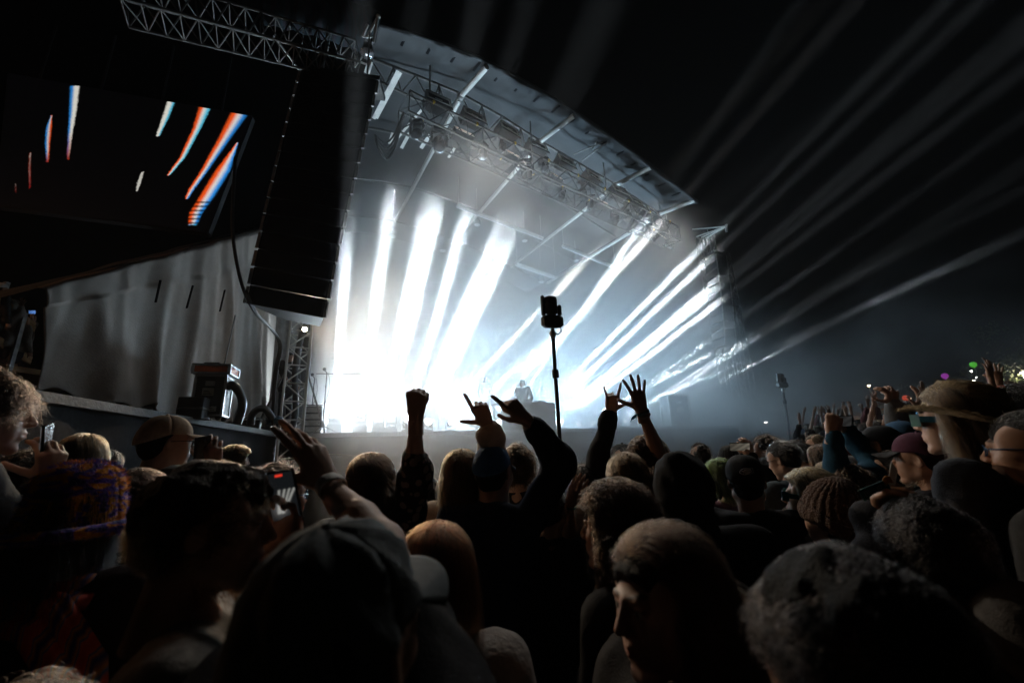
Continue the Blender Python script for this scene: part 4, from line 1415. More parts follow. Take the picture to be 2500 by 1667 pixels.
def make_pa():
    line_array('line_array', 'tall black column of stacked loudspeaker cabinets hanging at the near side of the stage', P(600, 741, 6.6), P(789, 777, 6.7), P(736, 172, 8.0), P(923, 197, 8.1), 15, .75, 'hanging line arrays')
    line_array('line_array', 'small far loudspeaker column hanging beyond the smoke at the far side of the stage', P(1772, 842, 19.3), P(1797, 842, 19.6), P(1748, 618, 20.9), P(1772, 622, 21.1), 12, .9, 'hanging line arrays')
    # the cable that hangs beside the array and runs down to the mast
    q = [(575, 385, 6.4), (570, 470, 6.3), (568, 560, 6.25), (578, 640, 6.3), (596, 710, 6.4), (625, 765, 6.9), (655, 795, 7.8), (676, 822, 8.4), (682, 850, 8.5), (672, 900, 8.5), (668, 960, 8.5), (664, 1045, 8.6)]
    for k, (dx, r_) in enumerate(((0, .026), (5, .02), (9, .018))):
        pts = [P(x + dx*(.4 + .25*math.sin(i*1.3 + k)), y + (2*k if i > 4 else 0), z) for i, (x, y, z) in enumerate(q if k == 0 else q[4:])]
        fine = []
        for i in range(len(pts) - 1):
            p0, p1, p2, p3 = pts[max(i-1, 0)], pts[i], pts[i+1], pts[min(i+2, len(pts)-1)]
            for s in range(5):
                t = s/5
                fine.append(.5*((2*p1) + (p2 - p0)*t + (2*p0 - 5*p1 + 4*p2 - p3)*t*t + (3*p1 - p0 - 3*p2 + p3)*t**3))
        o = MB().tube(fine, r_, 7).build('loudspeaker_cable', M_RUBBER)
        tag(o, ['thick black cable looping down from beside the loudspeaker column to the mast', 'thin black cable dropping along the mast, nearest the drape', 'thin black cable dropping along the mast, nearest the lamp'][k], 'cable', 'cables by the mast')

# ------------------------------------------------------------------ the roof
RF = [(925, 65), (990, 82), (1080, 112), (1170, 147), (1265, 195), (1335, 235), (1400, 275), (1500, 343), (1590, 408), (1650, 455), (1705, 497)]
def roof_front():
    return [PV(x, y, -2.5) for x, y in RF]
def make_roof():
    fr = roof_front()
    us = [(p - S_O).dot(S_U) for p in fr]; zs = [p.z for p in fr]
    def arch(u): return float(np.interp(u, us, zs))
    root = empty('stage_roof', ST(7, 0, 11), 0, 'arched grey membrane roof over the stage with pale rafters underneath', 'roof')
    pts = []
    NU, NVv = 150, 46
    for i in range(NU + 1):
        u = us[0] + (us[-1] - us[0])*i/NU
        row = []
        for j in range(NVv + 1):
            t = j/NVv
            v = -2.5 + 12.5*t**1.4
            z = arch(u) + .42*(v + 2.5)*(1 if v < -1 else 0) + (.63 + .02*(v + 1) if v >= -1 else 0)
            wr = math.exp(-((v + 2.3)/.9)**2)
            z += .45*wr*(.05*math.sin(u*3.1 + v*2) + .035*math.sin(u*7.3 - v*5) + .02*math.sin(u*15 + v*3)) * math.exp(-((u - 2.6)/3.2)**2)*1.3
            z += .02*math.sin(u*2.2) + .012*math.sin(v*5 + u)
            row.append(ST(u, v, z))
        pts.append(row)
    solid(MB().grid(pts).build('membrane', M_MEMBRANE, root, world=True), .012)
    # front edge beam and its straps
    mb = MB().tube([p + Vector((0, 0, .06)) for p in fr], .055, 8)
    mb.build('edge_beam', M_BLACK, root, world=True)
    for k in range(17):
        u = us[0] + .7 + (us[-1] - us[0] - .8)*k/16
        p = ST(u, -2.52, arch(u) + .04)
        q = ST(u - .02, -1.98, arch(u) + .42*.52 - .05)
        MB().bar(p, q, .07, .012).build('strap', M_BLACKCLOTH, root, world=True)
    # purlin truss one and a half metres behind the edge
    up = [(905, 143), (1015, 185), (1125, 230), (1225, 285), (1315, 343), (1410, 398), (1500, 450), (1605, 520)]
    top = [PV(x, y, -1.0) for x, y in up]
    low = [PV(x, y + dy, -1.0) for (x, y), dy in zip(up, (46, 58, 56, 50, 46, 42, 38, 30))]
    for i in range(len(top) - 1):
        rod('purlin', top[i], top[i+1], .045, M_GALV, root, 8)
        rod('lower_chord', low[i], low[i+1], .035, M_GALV, root, 8)
        a, b, c, d = top[i], top[i+1], low[i], low[i+1]
        mid = c.lerp(d, .5); mt = a.lerp(b, .5)
        for s, t in ((a, c.lerp(d, .33)), (mt, c.lerp(d, .33)), (mt, mid), (mt, c.lerp(d, .67)), (b, c.lerp(d, .67))):
            rod('web_bar', s, t, .022, M_STEEL, root)
    # rafters: front stub from the edge to the purlin, then on under the roof
    for k, ((x0, y0), (x1, y1)) in enumerate((((1188, 157), (1125, 232)), ((1400, 277), (1315, 345)), ((1587, 404), (1500, 450)), ((1694, 484), (1606, 520)))):
        p, q = PV(x0, y0, -2.45) - Vector((0, 0, .10)), PV(x1, y1, -1.05) - Vector((0, 0, .06))
        rod('rafter', p, q, .085, M_WHITEPOLE, root, 12)
        q2 = q - Vector((0, 0, .05)); e = q2 + S_V*8 + Vector((0, 0, .05))
        rod('rafter', q2 + S_V*.1, e, .075, M_WHITEPOLE, root, 12)
        MB().sphere(q - root.location, .13, 10, 6).build('node_joint', M_STEEL, root)
    # flat pale hangers under the first bays
    for (x0, y0), (x1, y1), wd in (((975, 175), (916, 288), .16), ((938, 250), (912, 290), .10), ((1030, 268), (958, 352), .07), ((1000, 325), (980, 362), .10), ((1050, 330), (1028, 362), .12), ((960, 325), (952, 352), .12), ((1095, 385), (1110, 362), .08), ((905, 150), (895, 180), .14)):
        p, q = PH(x0, y0, 11.6), PH(x1, y1, 11.5)
        MB().bar(p, q, wd, .02).build('hanger_bar', M_WHITEPOLE, root, world=True)
    # cross beams deeper in
    for v in (1.5, 4.5, 7.5):
        a, b = ST(.6, v, arch(.9) - .1), ST(12.8, v, arch(12.8) - .1)
        for i in range(12):
            u0, u1 = .6 + 12.2*i/12, .6 + 12.2*(i+1)/12
            rod('cross_beam', ST(u0, v, arch(max(u0, us[0])) + .35), ST(u1, v, arch(u1) + .35), .05, M_GALV, root, 8)
    # diagonal stays near the far end of the front edge
    for a, b in (((1495, 330), (1400, 372)), ((1495, 330), (1420, 388)), ((1455, 340), (1445, 365)), ((1510, 345), (1550, 395))):
        rod('stay', PV(*a, -2.4) - Vector((0, 0, .12)), PV(*b, -1.1) - Vector((0, 0, .1)), .026, M_STEEL, root)
    # boom past the far corner
    bm_ = empty('boom_arm', P(1772, 555, 18), 0, 'thin boom of converging tubes sticking out past the far corner of the roof', 'boom')
    for x, y in ((1690, 560), (1700, 578), (1712, 580), (1722, 582)):
        rod('tube', P(1773, 553, 18), P(x, y, 18.5), .028, M_WHITEPOLE, bm_)
    rod('end_bracket', P(1773, 548, 18), P(1774, 566, 18), .06, M_STEEL, bm_)
    # far masts
    for (b0, t0, v, lab) in (((1748, 1010), (1715, 575), 3.0, 'far lattice mast standing in the smoke below the roof corner'), ((1796, 1000), (1765, 620), 4.6, 'farthest lattice mast, right of the other mast in the smoke')):
        p, q = PV(*b0, v), PV(*t0, v)
        p = Vector((q.x, q.y, 0)); 
        g = empty('stage_mast', p, 0, lab, 'mast', 'masts at the far side of the stage')
        truss(g, p + Vector((0, 0, .05)), q, .62, .62, 18, .036, .02, M_GALV)
        MB().box((-.5, -.5, 0), (.5, .5, .08)).build('base_plate', M_STEEL, g)

# ------------------------------------------------------------------ lamps on the lighting truss
def moving_head(label, group, down=False):
    root = empty('moving_head_lamp', (0, 0, 0), 0, label, 'stage light', group)
    MB().bevbox((-.17, -.13, 0), (.17, .13, .11), .02).build('base', M_BLACK, root)
    y = MB()
    for s in (-1, 1):
        y.bevbox((s*.165 - .025, -.05, .12), (s*.165 + .025, .05, .40), .012)
    y.bevbox((-.19, -.07, .115), (.19, .07, .16), .012)
    y.build('yoke', M_BLACK, root)
    h = MB().lathe([(.04, -.17), (.10, -.155), (.125, -.10), (.130, .06), (.122, .10), (.128, .16), (.118, .165)], 20).build('head', M_BLACK, root)
    h.location = (0, 0, .36)
    l = MB().lathe([(.113, .158), (.108, .172), (.06, .180), (.001, .183)], 20).build('lens', M_GLASS, h)
    return root

def strobe_box(label, group):
    root = empty('strobe_lamp', (0, 0, 0), 0, label, 'stage light', group)
    MB().bevbox((-.30, -.16, -.11), (.30, .16, .11), .02).build('housing', M_BLACK, root)
    fr = MB()
    for a, b in (((-.30, -.163, .08), (.30, -.158, .105)), ((-.30, -.163, -.105), (.30, -.158, -.08)), ((-.30, -.163, -.08), (-.275, -.158, .08)), ((.275, -.163, -.08), (.30, -.158, .08))):
        fr.box((a[0], a[1] - .012, a[2]), (b[0], b[1] - .004, b[2]))
    fr.build('rim', M_WHITEPOLE, root)
    for k in range(5):
        MB().box((-.265, -.168, -.072 + k*.030), (.265, -.164, -.072 + k*.030 + .020)).build('reflector_strip', mat('strobe_reflector', (.62, .53, .47), rough=.35, emit=(1, .82, .70), estr=.35), root)
    br = MB()
    for s in (-1, 1): br.box((s*.325 - .012, -.02, -.02), (s*.325 + .012, .03, .30))
    br.box((-.337, -.02, .30), (.337, .03, .325))
    br.build('bracket', M_STEEL, root)
    return root

def light_box(label, group):
    """open-fronted flood: deep black hood, white rim"""
    root = empty('flood_lamp', (0, 0, 0), 0, label, 'stage light', group)
    MB().bevbox((-.34, -.10, -.16), (.34, .26, .20), .025).build('housing', M_BLACK, root)
    fr = MB()
    for lo, hi in (((-.345, -.135, .15), (.345, -.10, .195)), ((-.345, -.135, -.16), (.345, -.10, -.115)), ((-.345, -.135, -.115), (-.30, -.10, .15)), ((.30, -.135, -.115), (.345, -.10, .15))):
        fr.box(lo, hi)
    fr.build('rim', M_WHITEPOLE, root)
    MB().box((-.10, -.108, -.02), (.10, -.102, .015)).build('lamp_bar', M_WHITEPOLE, root)
    MB().box((-.36, -.13, -.30), (.36, -.12, -.17)).build('barn_door', M_MEMBRANE, root)
    br = MB()
    br.box((-.02, .06, .2), (.02, .10, .5))
    br.build('clamp', M_STEEL, root)
    return root

def make_light_truss():
    p, q = PH(985, 272, 10.0), PH(1640, 580, 9.9)
    t = empty('lighting_truss', (p + q)/2, 0, 'long lattice truss hung with stage lights under the roof', 'truss')
    truss(t, p, q, .75, .62, 22, .028, .014, M_GALV, M_BLACK)
    d = (q - p); L = d.length; d.normalize()
    yaw = math.atan2(d.y, d.x)
    for k in range(9):
        e = p.lerp(q, (k + .5)/9)
        for s in (-1, 1):
            MB().sphere(e + d.cross(Vector((0, 0, 1)))*.38*s + Vector((0, 0, .33)) - t.location, .05, 8, 5).build('yellow_clamp', M_YELLOW, t)
    for f in (.06, .36, .66, .95):
        rod('hoist_chain', p.lerp(q, f) + Vector((0, 0, .3)), p.lerp(q, f) + Vector((0, 0, 1.9)), .022, M_STEEL, t)
    flood = light_box('boxy black flood lamp with white rim on top of the lighting truss, nearest the mast', 'flood lamps on the lighting truss')
    n = 9
    fx = [(1068, 252), (1155, 290), (1240, 322), (1310, 362), (1380, 400), (1445, 435), (1510, 470), (1550, 497), (1590, 522)]
    ordn = ['first', 'second', 'third', 'fourth', 'fifth', 'sixth', 'seventh', 'eighth', 'ninth', 'tenth', 'eleventh', 'twelfth']
    for k, (x, y) in enumerate(fx):
        o = flood if k == 0 else copy_tree(flood)
        f = (x - 985)/(1640 - 985)
        z = proj(p)[2]*(1 - f) + proj(q)[2]*f
        o.location = P(x, y, z - .35)
        o.rotation_euler = (R(-18 - 3*(k % 2)), 0, yaw + R(4*((k*7) % 3 - 1)))
        if k: o['label'] = 'black white-rimmed flood lamp, %s from the mast, on the lighting truss' % ordn[k]
    stro = strobe_box('pale striped strobe lamp hanging under the lighting truss, nearest the mast', 'strobe lamps under the lighting truss')
    sx = [(1128, 335), (1245, 387), (1352, 440), (1465, 502), (1552, 548), (1610, 585)]
    for k, (x, y) in enumerate(sx):
        o = stro if k == 0 else copy_tree(stro)
        f = (x - 985)/(1640 - 985)
        z = proj(p)[2]*(1 - f) + proj(q)[2]*f
        o.location = P(x, y, z - .1)
        o.rotation_euler = (R(-30), 0, yaw + R(3*(k % 3)))
        l = bpy.data.lights.new('strobe_light', 'AREA'); l.shape = 'RECTANGLE'; l.size = .5; l.size_y = .15; l.energy = STROBE_W; l.spread = R(65); l.color = (1, .95, .88)
        lo = bpy.data.objects.new('strobe_light', l); COL.objects.link(lo)
        aim = Vector((1.5 + 1.2*k, 2.0, 1.5)) - o.location
        lo.location = o.location + aim.normalized()*1.0
        lo.rotation_euler = aim.to_track_quat('-Z', 'Y').to_euler()
        if k: o['label'] = 'pale striped strobe lamp, %s from the mast, hanging under the lighting truss' % ordn[k]
    mh = moving_head('round black spotlight tilted down under the lighting truss, nearest the mast', 'moving head lamps on the lighting truss')
    hx = [(1018, 305), (1072, 325), (1178, 358), (1225, 345), (1285, 400), (1325, 392), (1372, 470), (1420, 455), (1440, 485), (1500, 520), (1530, 515), (1580, 560)]
    for k, (x, y) in enumerate(hx):
        o = mh if k == 0 else copy_tree(mh)
        f = (x - 985)/(1640 - 985)
        z = proj(p)[2]*(1 - f) + proj(q)[2]*f
        o.location = P(x, y - 6, z)
        o.rotation_euler = (R(180), R(0), yaw + R(30*(k % 4) - 40))
        hd = next(c for c in o.children if c.name.startswith('head'))
        hd.rotation_euler = (R(-35 + 17*(k % 5)), 0, 0)
        sc = 1.25 if k % 3 == 1 else 1.0
        o.scale = (sc, sc, sc)
        if k: o['label'] = 'round black spotlight, %s from the mast, hanging on the lighting truss' % ordn[k]
    # cables feeding the truss from the mast side
    for k in range(4):
        a = PH(985, 275 + 4*k, 10); b = P(915, 330 + 3*k, 8.6)
        pts = [a.lerp(b, i/10) - Vector((0, 0, (.5 + .12*k)*math.sin(math.pi*i/10)*(1 if i < 9 else 1))) for i in range(11)]
        o = MB().tube(pts, .022, 6).build('power_cable', M_RUBBER)
        tag(o, ['topmost', 'second', 'third', 'lowest'][k] + ' of the black cables sagging from the lighting truss to the loudspeaker column', 'cable', 'cables feeding the lighting truss')
    # light battens and round lamps deep in the stage
    for k, ((x0, y0), (x1, y1)) in enumerate((((1115, 502), (1325, 582)), ((1373, 600), (1505, 655)), ((1260, 645), (1358, 678)), ((1555, 565), (1640, 605)))):
        a, b = PV(x0, y0, 3.2), PV(x1, y1, 3.2)
        e = empty('light_batten', a.lerp(b, .5), 0, ['long pale batten crossing high over the stage, nearest the mast', 'pale batten high over the middle of the stage', 'faint lowest batten over the stage behind the smoke', 'pale batten farthest from the mast, below the lighting truss'][k], 'batten', 'battens over the stage')
        MB().bar(a, b, .16, .10).build('bar', M_WHITEPOLE, e, world=True)
        MB().bar(a - Vector((0, 0, .075)), b - Vector((0, 0, .075)), .06, .045).build('diffuser', mat('frosted', (.75, .76, .78), rough=.4), e, world=True)
        for f in (.02, .98):
            rod('hanger', a.lerp(b, f), a.lerp(b, f) + Vector((0, 0, 2.2)), .015, M_STEEL, e)
    for k, (x, y) in enumerate(((1165, 549), (1281, 588), (1407, 636), (958, 577), (1081, 612), (1322, 688))):
        c = PV(x, y, 3.5)
        e = empty('par_lamp', c, 0, ['round honeycomb lamp hanging over the stage, %s' % s for s in ('under the long batten', 'right of the long batten end', 'below the middle batten', 'close to the loudspeaker column', 'left of the broad light shafts', 'lowest of all in the smoke')][k], 'stage light', 'round lamps over the stage')
        MB().lathe([(.14, 0), (.15, .02), (.15, .16), (.10, .26), (.03, .30)], 20).build('can', M_BLACK, e)
        MB().lathe([(.135, -.005), (.12, -.014), (.001, -.02)], 20).build('lens', mat('par_lens', (.7, .72, .74), rough=.3), e)
        for i in range(7):
            a = i*math.pi/3
            r_ = 0 if i == 6 else .075
            MB().sphere((r_*math.cos(a), r_*math.sin(a), -.022), .03, 8, 4).build('cell', mat('par_lens', (.7, .72, .74)), e)
        rod('hanger', c + Vector((0, 0, .3)), c + Vector((0, 0, 2.0)), .012, M_STEEL, e)
# ------------------------------------------------------------------ floor lamps and the beams they throw
BEAMS = [   # base pixel, pixel the beam passes through, v of the lamp on the stage
    ((818, 1005), (842, 640), 2.6), ((880, 1012), (938, 595), 2.9), ((925, 1015), (1012, 640), 3.2), ((955, 1018), (1080, 450), 3.4), ((995, 1022), (1142, 510), 3.4), ((1012, 1028), (1265, 450), 2.8), ((1044, 1034), (1292, 480), 2.8),
    ((1100, 1038), (1220, 935), 3.0), ((1155, 1036), (1250, 975), 3.0), ((1215, 1036), (1300, 972), 3.2), ((1080, 1012), (1444, 620), 6.0), ((1240, 1015), (1522, 615), 6.0), ((1200, 1010), (1598, 560), 6.6),
    ((1312, 1005), (1592, 724), 5.5), ((1328, 1014), (1658, 702), 5.5), ((1340, 1034), (1728, 706), 4.6), ((1352, 1052), (1742, 715), 4.0), ((1368, 1058), (1745, 745), 4.0),
    ((1442, 1036), (1716, 842), 6.0), ((1408, 1052), (1738, 862), 5.0), ((1497, 1040), (1772, 862), 6.5), ((1522, 1030), (1822, 842), 7.0), ((1556, 1034), (1795, 912), 7.5), ((1470, 1062), (1760, 905), 5.5)]
HAZE_LAMPS = []
def make_beams():
    mh = moving_head('floor spotlight throwing the leftmost light shaft, beside the mast', 'spotlights on the stage floor')
    place = ['nearest the mast', 'beside the one nearest the mast']
    for k, (b, e, v) in enumerate(BEAMS):
        B = PV(*b, v)
        B.z = max(B.z, DECK + .39)                      # a lamp head never sits lower than its own base allows
        o = mh if k == 0 else copy_tree(mh)
        re = ray(*e).normalized()
        d = BEAM_DIR; wv = B - CAM; bb = d.dot(re); den = 1 - bb*bb
        s = (re.dot(wv) - bb*d.dot(wv))/den
        E = CAM + re*s
        dr = (E - B).normalized()
        yaw = math.atan2(dr.y, dr.x)
        o.location = B - Vector((0, 0, .36))
        o.rotation_euler = (0, 0, yaw - math.pi/2)
        hd = next(c for c in o.children if c.name.startswith('head'))
        el = math.asin(max(-1, min(1, dr.z)))
        hd.rotation_euler = (-(math.pi/2 - el), 0, 0)
        ln = next(c for c in hd.children)
        ln.data.materials[0] = M_LAMPON
        if k:
            o['label'] = 'stage floor spotlight %s' % (
                ['', 'throwing the second light shaft from the mast', 'throwing the third light shaft from the mast', 'throwing the fourth light shaft from the mast', 'throwing the fifth light shaft from the mast', 'throwing the sixth light shaft from the mast', 'throwing the light shaft just left of the raised fist',
                 'throwing a short shaft just right of the raised fist', 'throwing a shaft behind the hand with the blue ribbon', 'throwing a shaft behind the big pointing hand', 'whose shaft passes left of the pole lamp head', 'whose warm shaft passes behind the pole lamp',
                 'whose warm shaft reaches highest right of the pole lamp', 'right of the pole, throwing the topmost shaft of its bundle', 'right of the pole, throwing the second shaft of its bundle', 'right of the pole, throwing the third shaft of its bundle', 'right of the pole, throwing the fourth shaft of its bundle',
                 'right of the pole, throwing the lowest shaft of its bundle', 'throwing the topmost shaft behind the open hand', 'throwing the second shaft behind the open hand', 'throwing the third shaft behind the open hand', 'throwing the fourth shaft behind the open hand',
                 'throwing the lowest shaft behind the open hand', 'nearest the horns hand, throwing a low shaft'][k])
        # the stand below a lamp that sits above the deck
        hh = o.location.z - DECK
        if hh > .05:
            iv = local(o)
            MB().box((-.2, -.16, -hh), (.2, .16, -.004)).build('riser', M_BLACK, o)
        l = bpy.data.lights.new('spot_beam', 'SPOT')
        l.energy = BEAM_W * (.9 if k < 7 else .45 if k < 10 else (1.0, 1.4, 2.4)[k - 10] if k < 13 else 2.2 if k < 18 else .35 if k == 22 else 1.1)
        l.spot_size = R(1.4 if k < 10 else .7); l.spot_blend = .8; l.shadow_soft_size = .08 if k < 10 else .065
        l.color = (1, .93, .84) if k == 10 else (.96, .96, .96) if k == 12 else (.84, .94, 1)
        lo = bpy.data.objects.new('spot_beam', l); COL.objects.link(lo)
        lo.location = B + dr*.22
        lo.rotation_euler = dr.to_track_quat('-Z', 'Y').to_euler()

def wash(loc, target, energy, size, blend=.8, col=(1, 1, 1), rad=.25):
    l = bpy.data.lights.new('added_wash_light', 'SPOT'); l.energy = energy; l.spot_size = R(size); l.spot_blend = blend; l.shadow_soft_size = rad; l.color = col
    o = bpy.data.objects.new('added_wash_light', l); COL.objects.link(o); o.location = loc
    o.rotation_euler = (Vector(target) - Vector(loc)).to_track_quat('-Z', 'Y').to_euler()
    return o

# ------------------------------------------------------------------ gear on the deck
def make_gear():
    # mast lamp
    lp = P(744, 804, 8.6)
    e = empty('mast_lamp', lp, 0, 'small bright work lamp clamped to the mast just below the loudspeakers', 'lamp')
    dr = (CAM - lp).normalized()
    Mx = dr.to_track_quat('Z', 'Y').to_matrix().to_4x4()
    MB().lathe([(.05, -.12), (.07, -.10), (.075, 0), (.068, .005)], 16, Mx).build('can', M_BLACK, e)
    MB().sphere(tuple(dr*.02), .045, 12, 8).build('bulb', mat('lit_bulb', (1, .9, .8), emit=(1, .80, .58), estr=90), e)
    l = bpy.data.lights.new('mast_lamp_light', 'SPOT'); l.energy = MAST_W; l.color = (1, .80, .58); l.shadow_soft_size = .06; l.spot_size = R(84); l.spot_blend = .35
    lo = bpy.data.objects.new('mast_lamp_light', l); COL.objects.link(lo); lo.location = lp + dr*.16
    lo.rotation_euler = (Vector((2.0, 1.0, 1.2)) - lp).to_track_quat('-Z', 'Y').to_euler()
    # road case with an orange top unit
    c0 = P(520, 1025, 6.2)
    cz = 2.315
    e = empty('road_case', (c0.x - .06, c0.y, cz), R(24), 'tall black road case with metal corners and pale labels, standing in front of the drape', 'road case')
    MB().box((-.26, -.3, .10), (.26, .3, .92)).build('body', M_BLACK, e)
    for x in (-.26, .26):
        for y in (-.3, .3): MB().box((x - .022, y - .022, .09), (x + .022, y + .022, .935)).build('edge_strip', M_ALU, e)
    for z in (.10, .92):
        for y in (-.3, .3): MB().box((-.237, y - .02, z - .02), (.237, y + .02, z + .018)).build('edge_strip', M_ALU, e)
        for x in (-.26, .26): MB().box((x - .02, -.277, z - .02), (x + .02, .277, z + .018)).build('edge_strip', M_ALU, e)
    for a, b in (((.262, -.1, .5), (.268, .10, .64)), ((.262, -.24, .2), (.268, -.08, .3)), ((-.12, -.308, .50), (.08, -.302, .66)), ((.02, -.308, .18), (.16, -.302, .28))):
        o = MB().box(a, b).build('label_plate', M_LABEL, e)
        mbk = MB()
        for q in range(3):
            if a[0] > .2: mbk.box((b[0], a[1] + .02, a[2] + .02 + q*.035), (b[0] + .003, b[1] - .03*(q + 1), a[2] + .035 + q*.035))
            else: mbk.box((a[0] + .02, a[1] - .003, a[2] + .02 + q*.035), (b[0] - .03*(q+1), a[1], a[2] + .035 + q*.035))
        mbk.build('print', M_BLACK, o)
    MB().box((-.08, -.325, .70), (.08, -.302, .80)).build('latch', M_ALU, e)
    for x in (-.2, .2):
        for y in (-.24, .24): MB().lathe([(.045, -.02), (.05, 0), (.045, .02)], 12, Matrix.Translation((x, y, .05)) @ Matrix.Rotation(math.pi/2, 4, 'X')).build('wheel', M_RUBBER, e)
    e.scale = (.74, .74, .74)
    f = empty('orange_unit', (e.location.x + .02, e.location.y - .02, cz + .708), R(20), 'orange and silver equipment unit lying on top of the tall road case', 'equipment')
    MB().bevbox((-.34, -.33, .0), (.34, .33, .20), .02).build('body', M_ORANGE, f)
    MB().box((-.352, -.342, .165), (.352, .342, .212)).build('lid_edge', M_ALU, f)
    MB().box((-.352, -.342, -.008), (.352, .342, .03)).build('base_edge', M_ALU, f)
    for x in (-.33, .33):
        for y in (-.32, .32): MB().box((x - .03, y - .03, .032), (x + .03, y + .03, .163)).build('corner', M_ALU, f)
    MB().bevbox((-.2, -.2, .215), (.1, .15, .27), .015).build('control_box', M_BLACK, f)
    f.scale = (.72, .72, .72)
    # second low case
    g = empty('low_case', P(476, 1015, 5.9), R(20), 'low black case at the foot of the drape, left of the tall road case', 'road case')
    g.location.z = 2.32
    MB().bevbox((-.25, -.25, .0), (.2, .25, .45), .01).build('body', M_BLACK, g)
    MB().box((-.26, -.26, .2), (.21, .26, .23)).build('edge_strip', M_ALU, g)
    g.scale = (.7, .7, .7)
    # corrugated hoses
    def hose(pts, r, label):
        fine = []
        for i in range(len(pts) - 1):
            p0, p1, p2, p3 = [Vector(pts[j]) for j in (max(i-1, 0), i, i+1, min(i+2, len(pts)-1))]
            for s in range(14):
                t = s/14
                fine.append(.5*((2*p1) + (p2 - p0)*t + (2*p0 - 5*p1 + 4*p2 - p3)*t*t + (3*p1 - p0 - 3*p2 + p3)*t**3))
        o = MB().tube(fine, [r*(1 + .09*(1 if i % 2 else -1)) for i in range(len(fine))], 14).build('air_hose', mat('hose_plastic', (.02, .021, .024), rough=.3, spec=.6))
        tag(o, label, 'hose', 'corrugated hoses on the stage side')
    hose([P(556, 945, 6.3), P(566, 940, 6.3), P(580, 950, 6.35), P(590, 972, 6.4), P(591, 995, 6.4), P(584, 1016, 6.4), P(579, 1034, 6.4)], .062, 'black corrugated hose arching down beside the tall road case')
    hose([P(612, 1036, 8.0), P(616, 1012, 8.0), P(632, 998, 8.05), P(650, 1000, 8.1), P(664, 1022, 8.2)], .07, 'black corrugated hose curving on the deck next to the mast foot')
    # boxes by the mast
    for k, (x, y, z, sx, sy, sz, lab) in enumerate(((606, 1048, 8.3, .42, .3, .26, 'plain black box at the platform edge left of the mast'), (765, 1010, 10.2, .42, .4, .75, 'black amplifier rack just right of the mast'), (700, 1035, 10.4, .4, .4, .8, 'black equipment rack behind the mast'))):
        c = P(x, y, z); c.z = 2.27 if k == 0 else DECK
        b = empty('equipment_box' if k == 0 else 'equipment_rack', c, R(25), lab, 'equipment')
        MB().bevbox((-sx/2, -sy/2, .0), (sx/2, sy/2, sz), .012).build('body', M_BLACK, b)
        MB().box((-sx/2 - .006, -sy/2 - .006, sz - .05), (sx/2 + .006, sy/2 + .006, sz - .02)).build('edge_strip', M_ALU, b)
        if k:
            for q in range(4):
                o = MB().box((-sx/2 + .03, -sy/2 - .01, .08 + q*.16), (sx/2 - .03, -sy/2 - .003, .20 + q*.16)).build('unit_panel', M_STEEL, b)
                MB().lathe([(.012, 0), (.010, .012)], 8, Matrix.Translation((sx/2 - .07, -sy/2 - .01, .14 + q*.16)) @ Matrix.Rotation(math.pi/2, 4, 'X')).build('dial', M_BLACK, o)
    # coil of blue cable
    pts = []
    for i in range(120):
        a = i*.42
        pts.append(P(668, 1038, 8.75) + Vector((.16*math.cos(a) + .02*math.sin(i*.37), .12*math.sin(a), .02 + .0012*i + .10*max(0, math.sin(a*.5 + 1))*.4)))
    o = MB().tube(pts, .012, 5).build('cable_coil', mat('blue_cable', (.02, .08, .13), rough=.4))
    tag(o, 'tangled coil of dark blue cable at the foot of the mast', 'cable')
    pts = [P(265 + 110*i/14 + 6*math.sin(i*2.1), 985 + 9*i/14 + 3*math.cos(i*1.7), 5.4 + .9*i/14) + Vector((0, 0, -.02 + .03*math.sin(i*1.3))) for i in range(15)]
    o = MB().tube(pts, .02, 6).build('deck_cable', M_RUBBER); tag(o, 'black cable lying in curves on the platform under the drape', 'cable')
    # microphone stands
    def stand(x, y, z, h, boom, label, tri=True):
        c = P(x, y, z); c.z = DECK
        e = empty('microphone_stand', c, 0, label, 'microphone stand', 'microphone stands beside the mast')
        rod('pole', c + Vector((0, 0, .2)), c + Vector((0, 0, h)), .014, M_BLACK, e)
        MB().lathe([(.03, .18), (.035, .2), (.03, .26), (.018, .28)], 10).build('hub', M_BLACK, e)
        for a in (0.3, 2.4, 4.5):
            rod('foot', c + Vector((0, 0, .22)), c + Vector((.38*math.cos(a), .38*math.sin(a), .012)), .012, M_BLACK, e)
        for zz in (.5*h, .78*h):
            MB().sphere((.0, 0, zz), .025, 8, 5).build('clutch', M_BLACK, e)
        tip = c + Vector((0, 0, h))
        if boom:
            q = tip + S_U*.5*boom
            rod('boom', tip - S_U*.25*boom + Vector((0, 0, -.03)), q, .011, M_BLACK, e)
            MB().tube([q - S_U*.02*boom, q + S_U*.34*boom + Vector((0, 0, .02))], .028, 8).build('microphone', M_STEEL, e, world=True)
        MB().sphere((-.07, 0, h + .10), .045, 10, 7).build('windshield', M_BLACK, e)
        rod('microphone_neck', tip, tip + Vector((-.07, 0, .08)), .012, M_BLACK, e)
        pts = [tip + Vector((.03 + .06*math.sin(i*.5), .02, -h*.95*i/14)) for i in range(15)]
        MB().tube(pts, .006, 5).build('microphone_lead', M_RUBBER, e, world=True)
    stand(787, 1052, 9.9, 1.55, 1, 'microphone stand on three feet with a boom, in the bright haze right of the mast')
    stand(758, 1040, 10.6, 1.55, 0, 'straight microphone stand closest to the mast')
    # DJ table and its riser
    t = PV(1278, 985, .45)
    e = empty('performer_desk', (t.x, t.y, DECK), S_YAW, 'pale equipment desk in front of the performer, half lost in smoke', 'desk')
    MB().box((-1.0, -.35, .78), (1.0, .35, .84)).build('top', M_BLACK, e)
    MB().box((-.98, -.33, .0), (.98, -.29, .775)).build('front_panel', M_BLACKCLOTH, e)
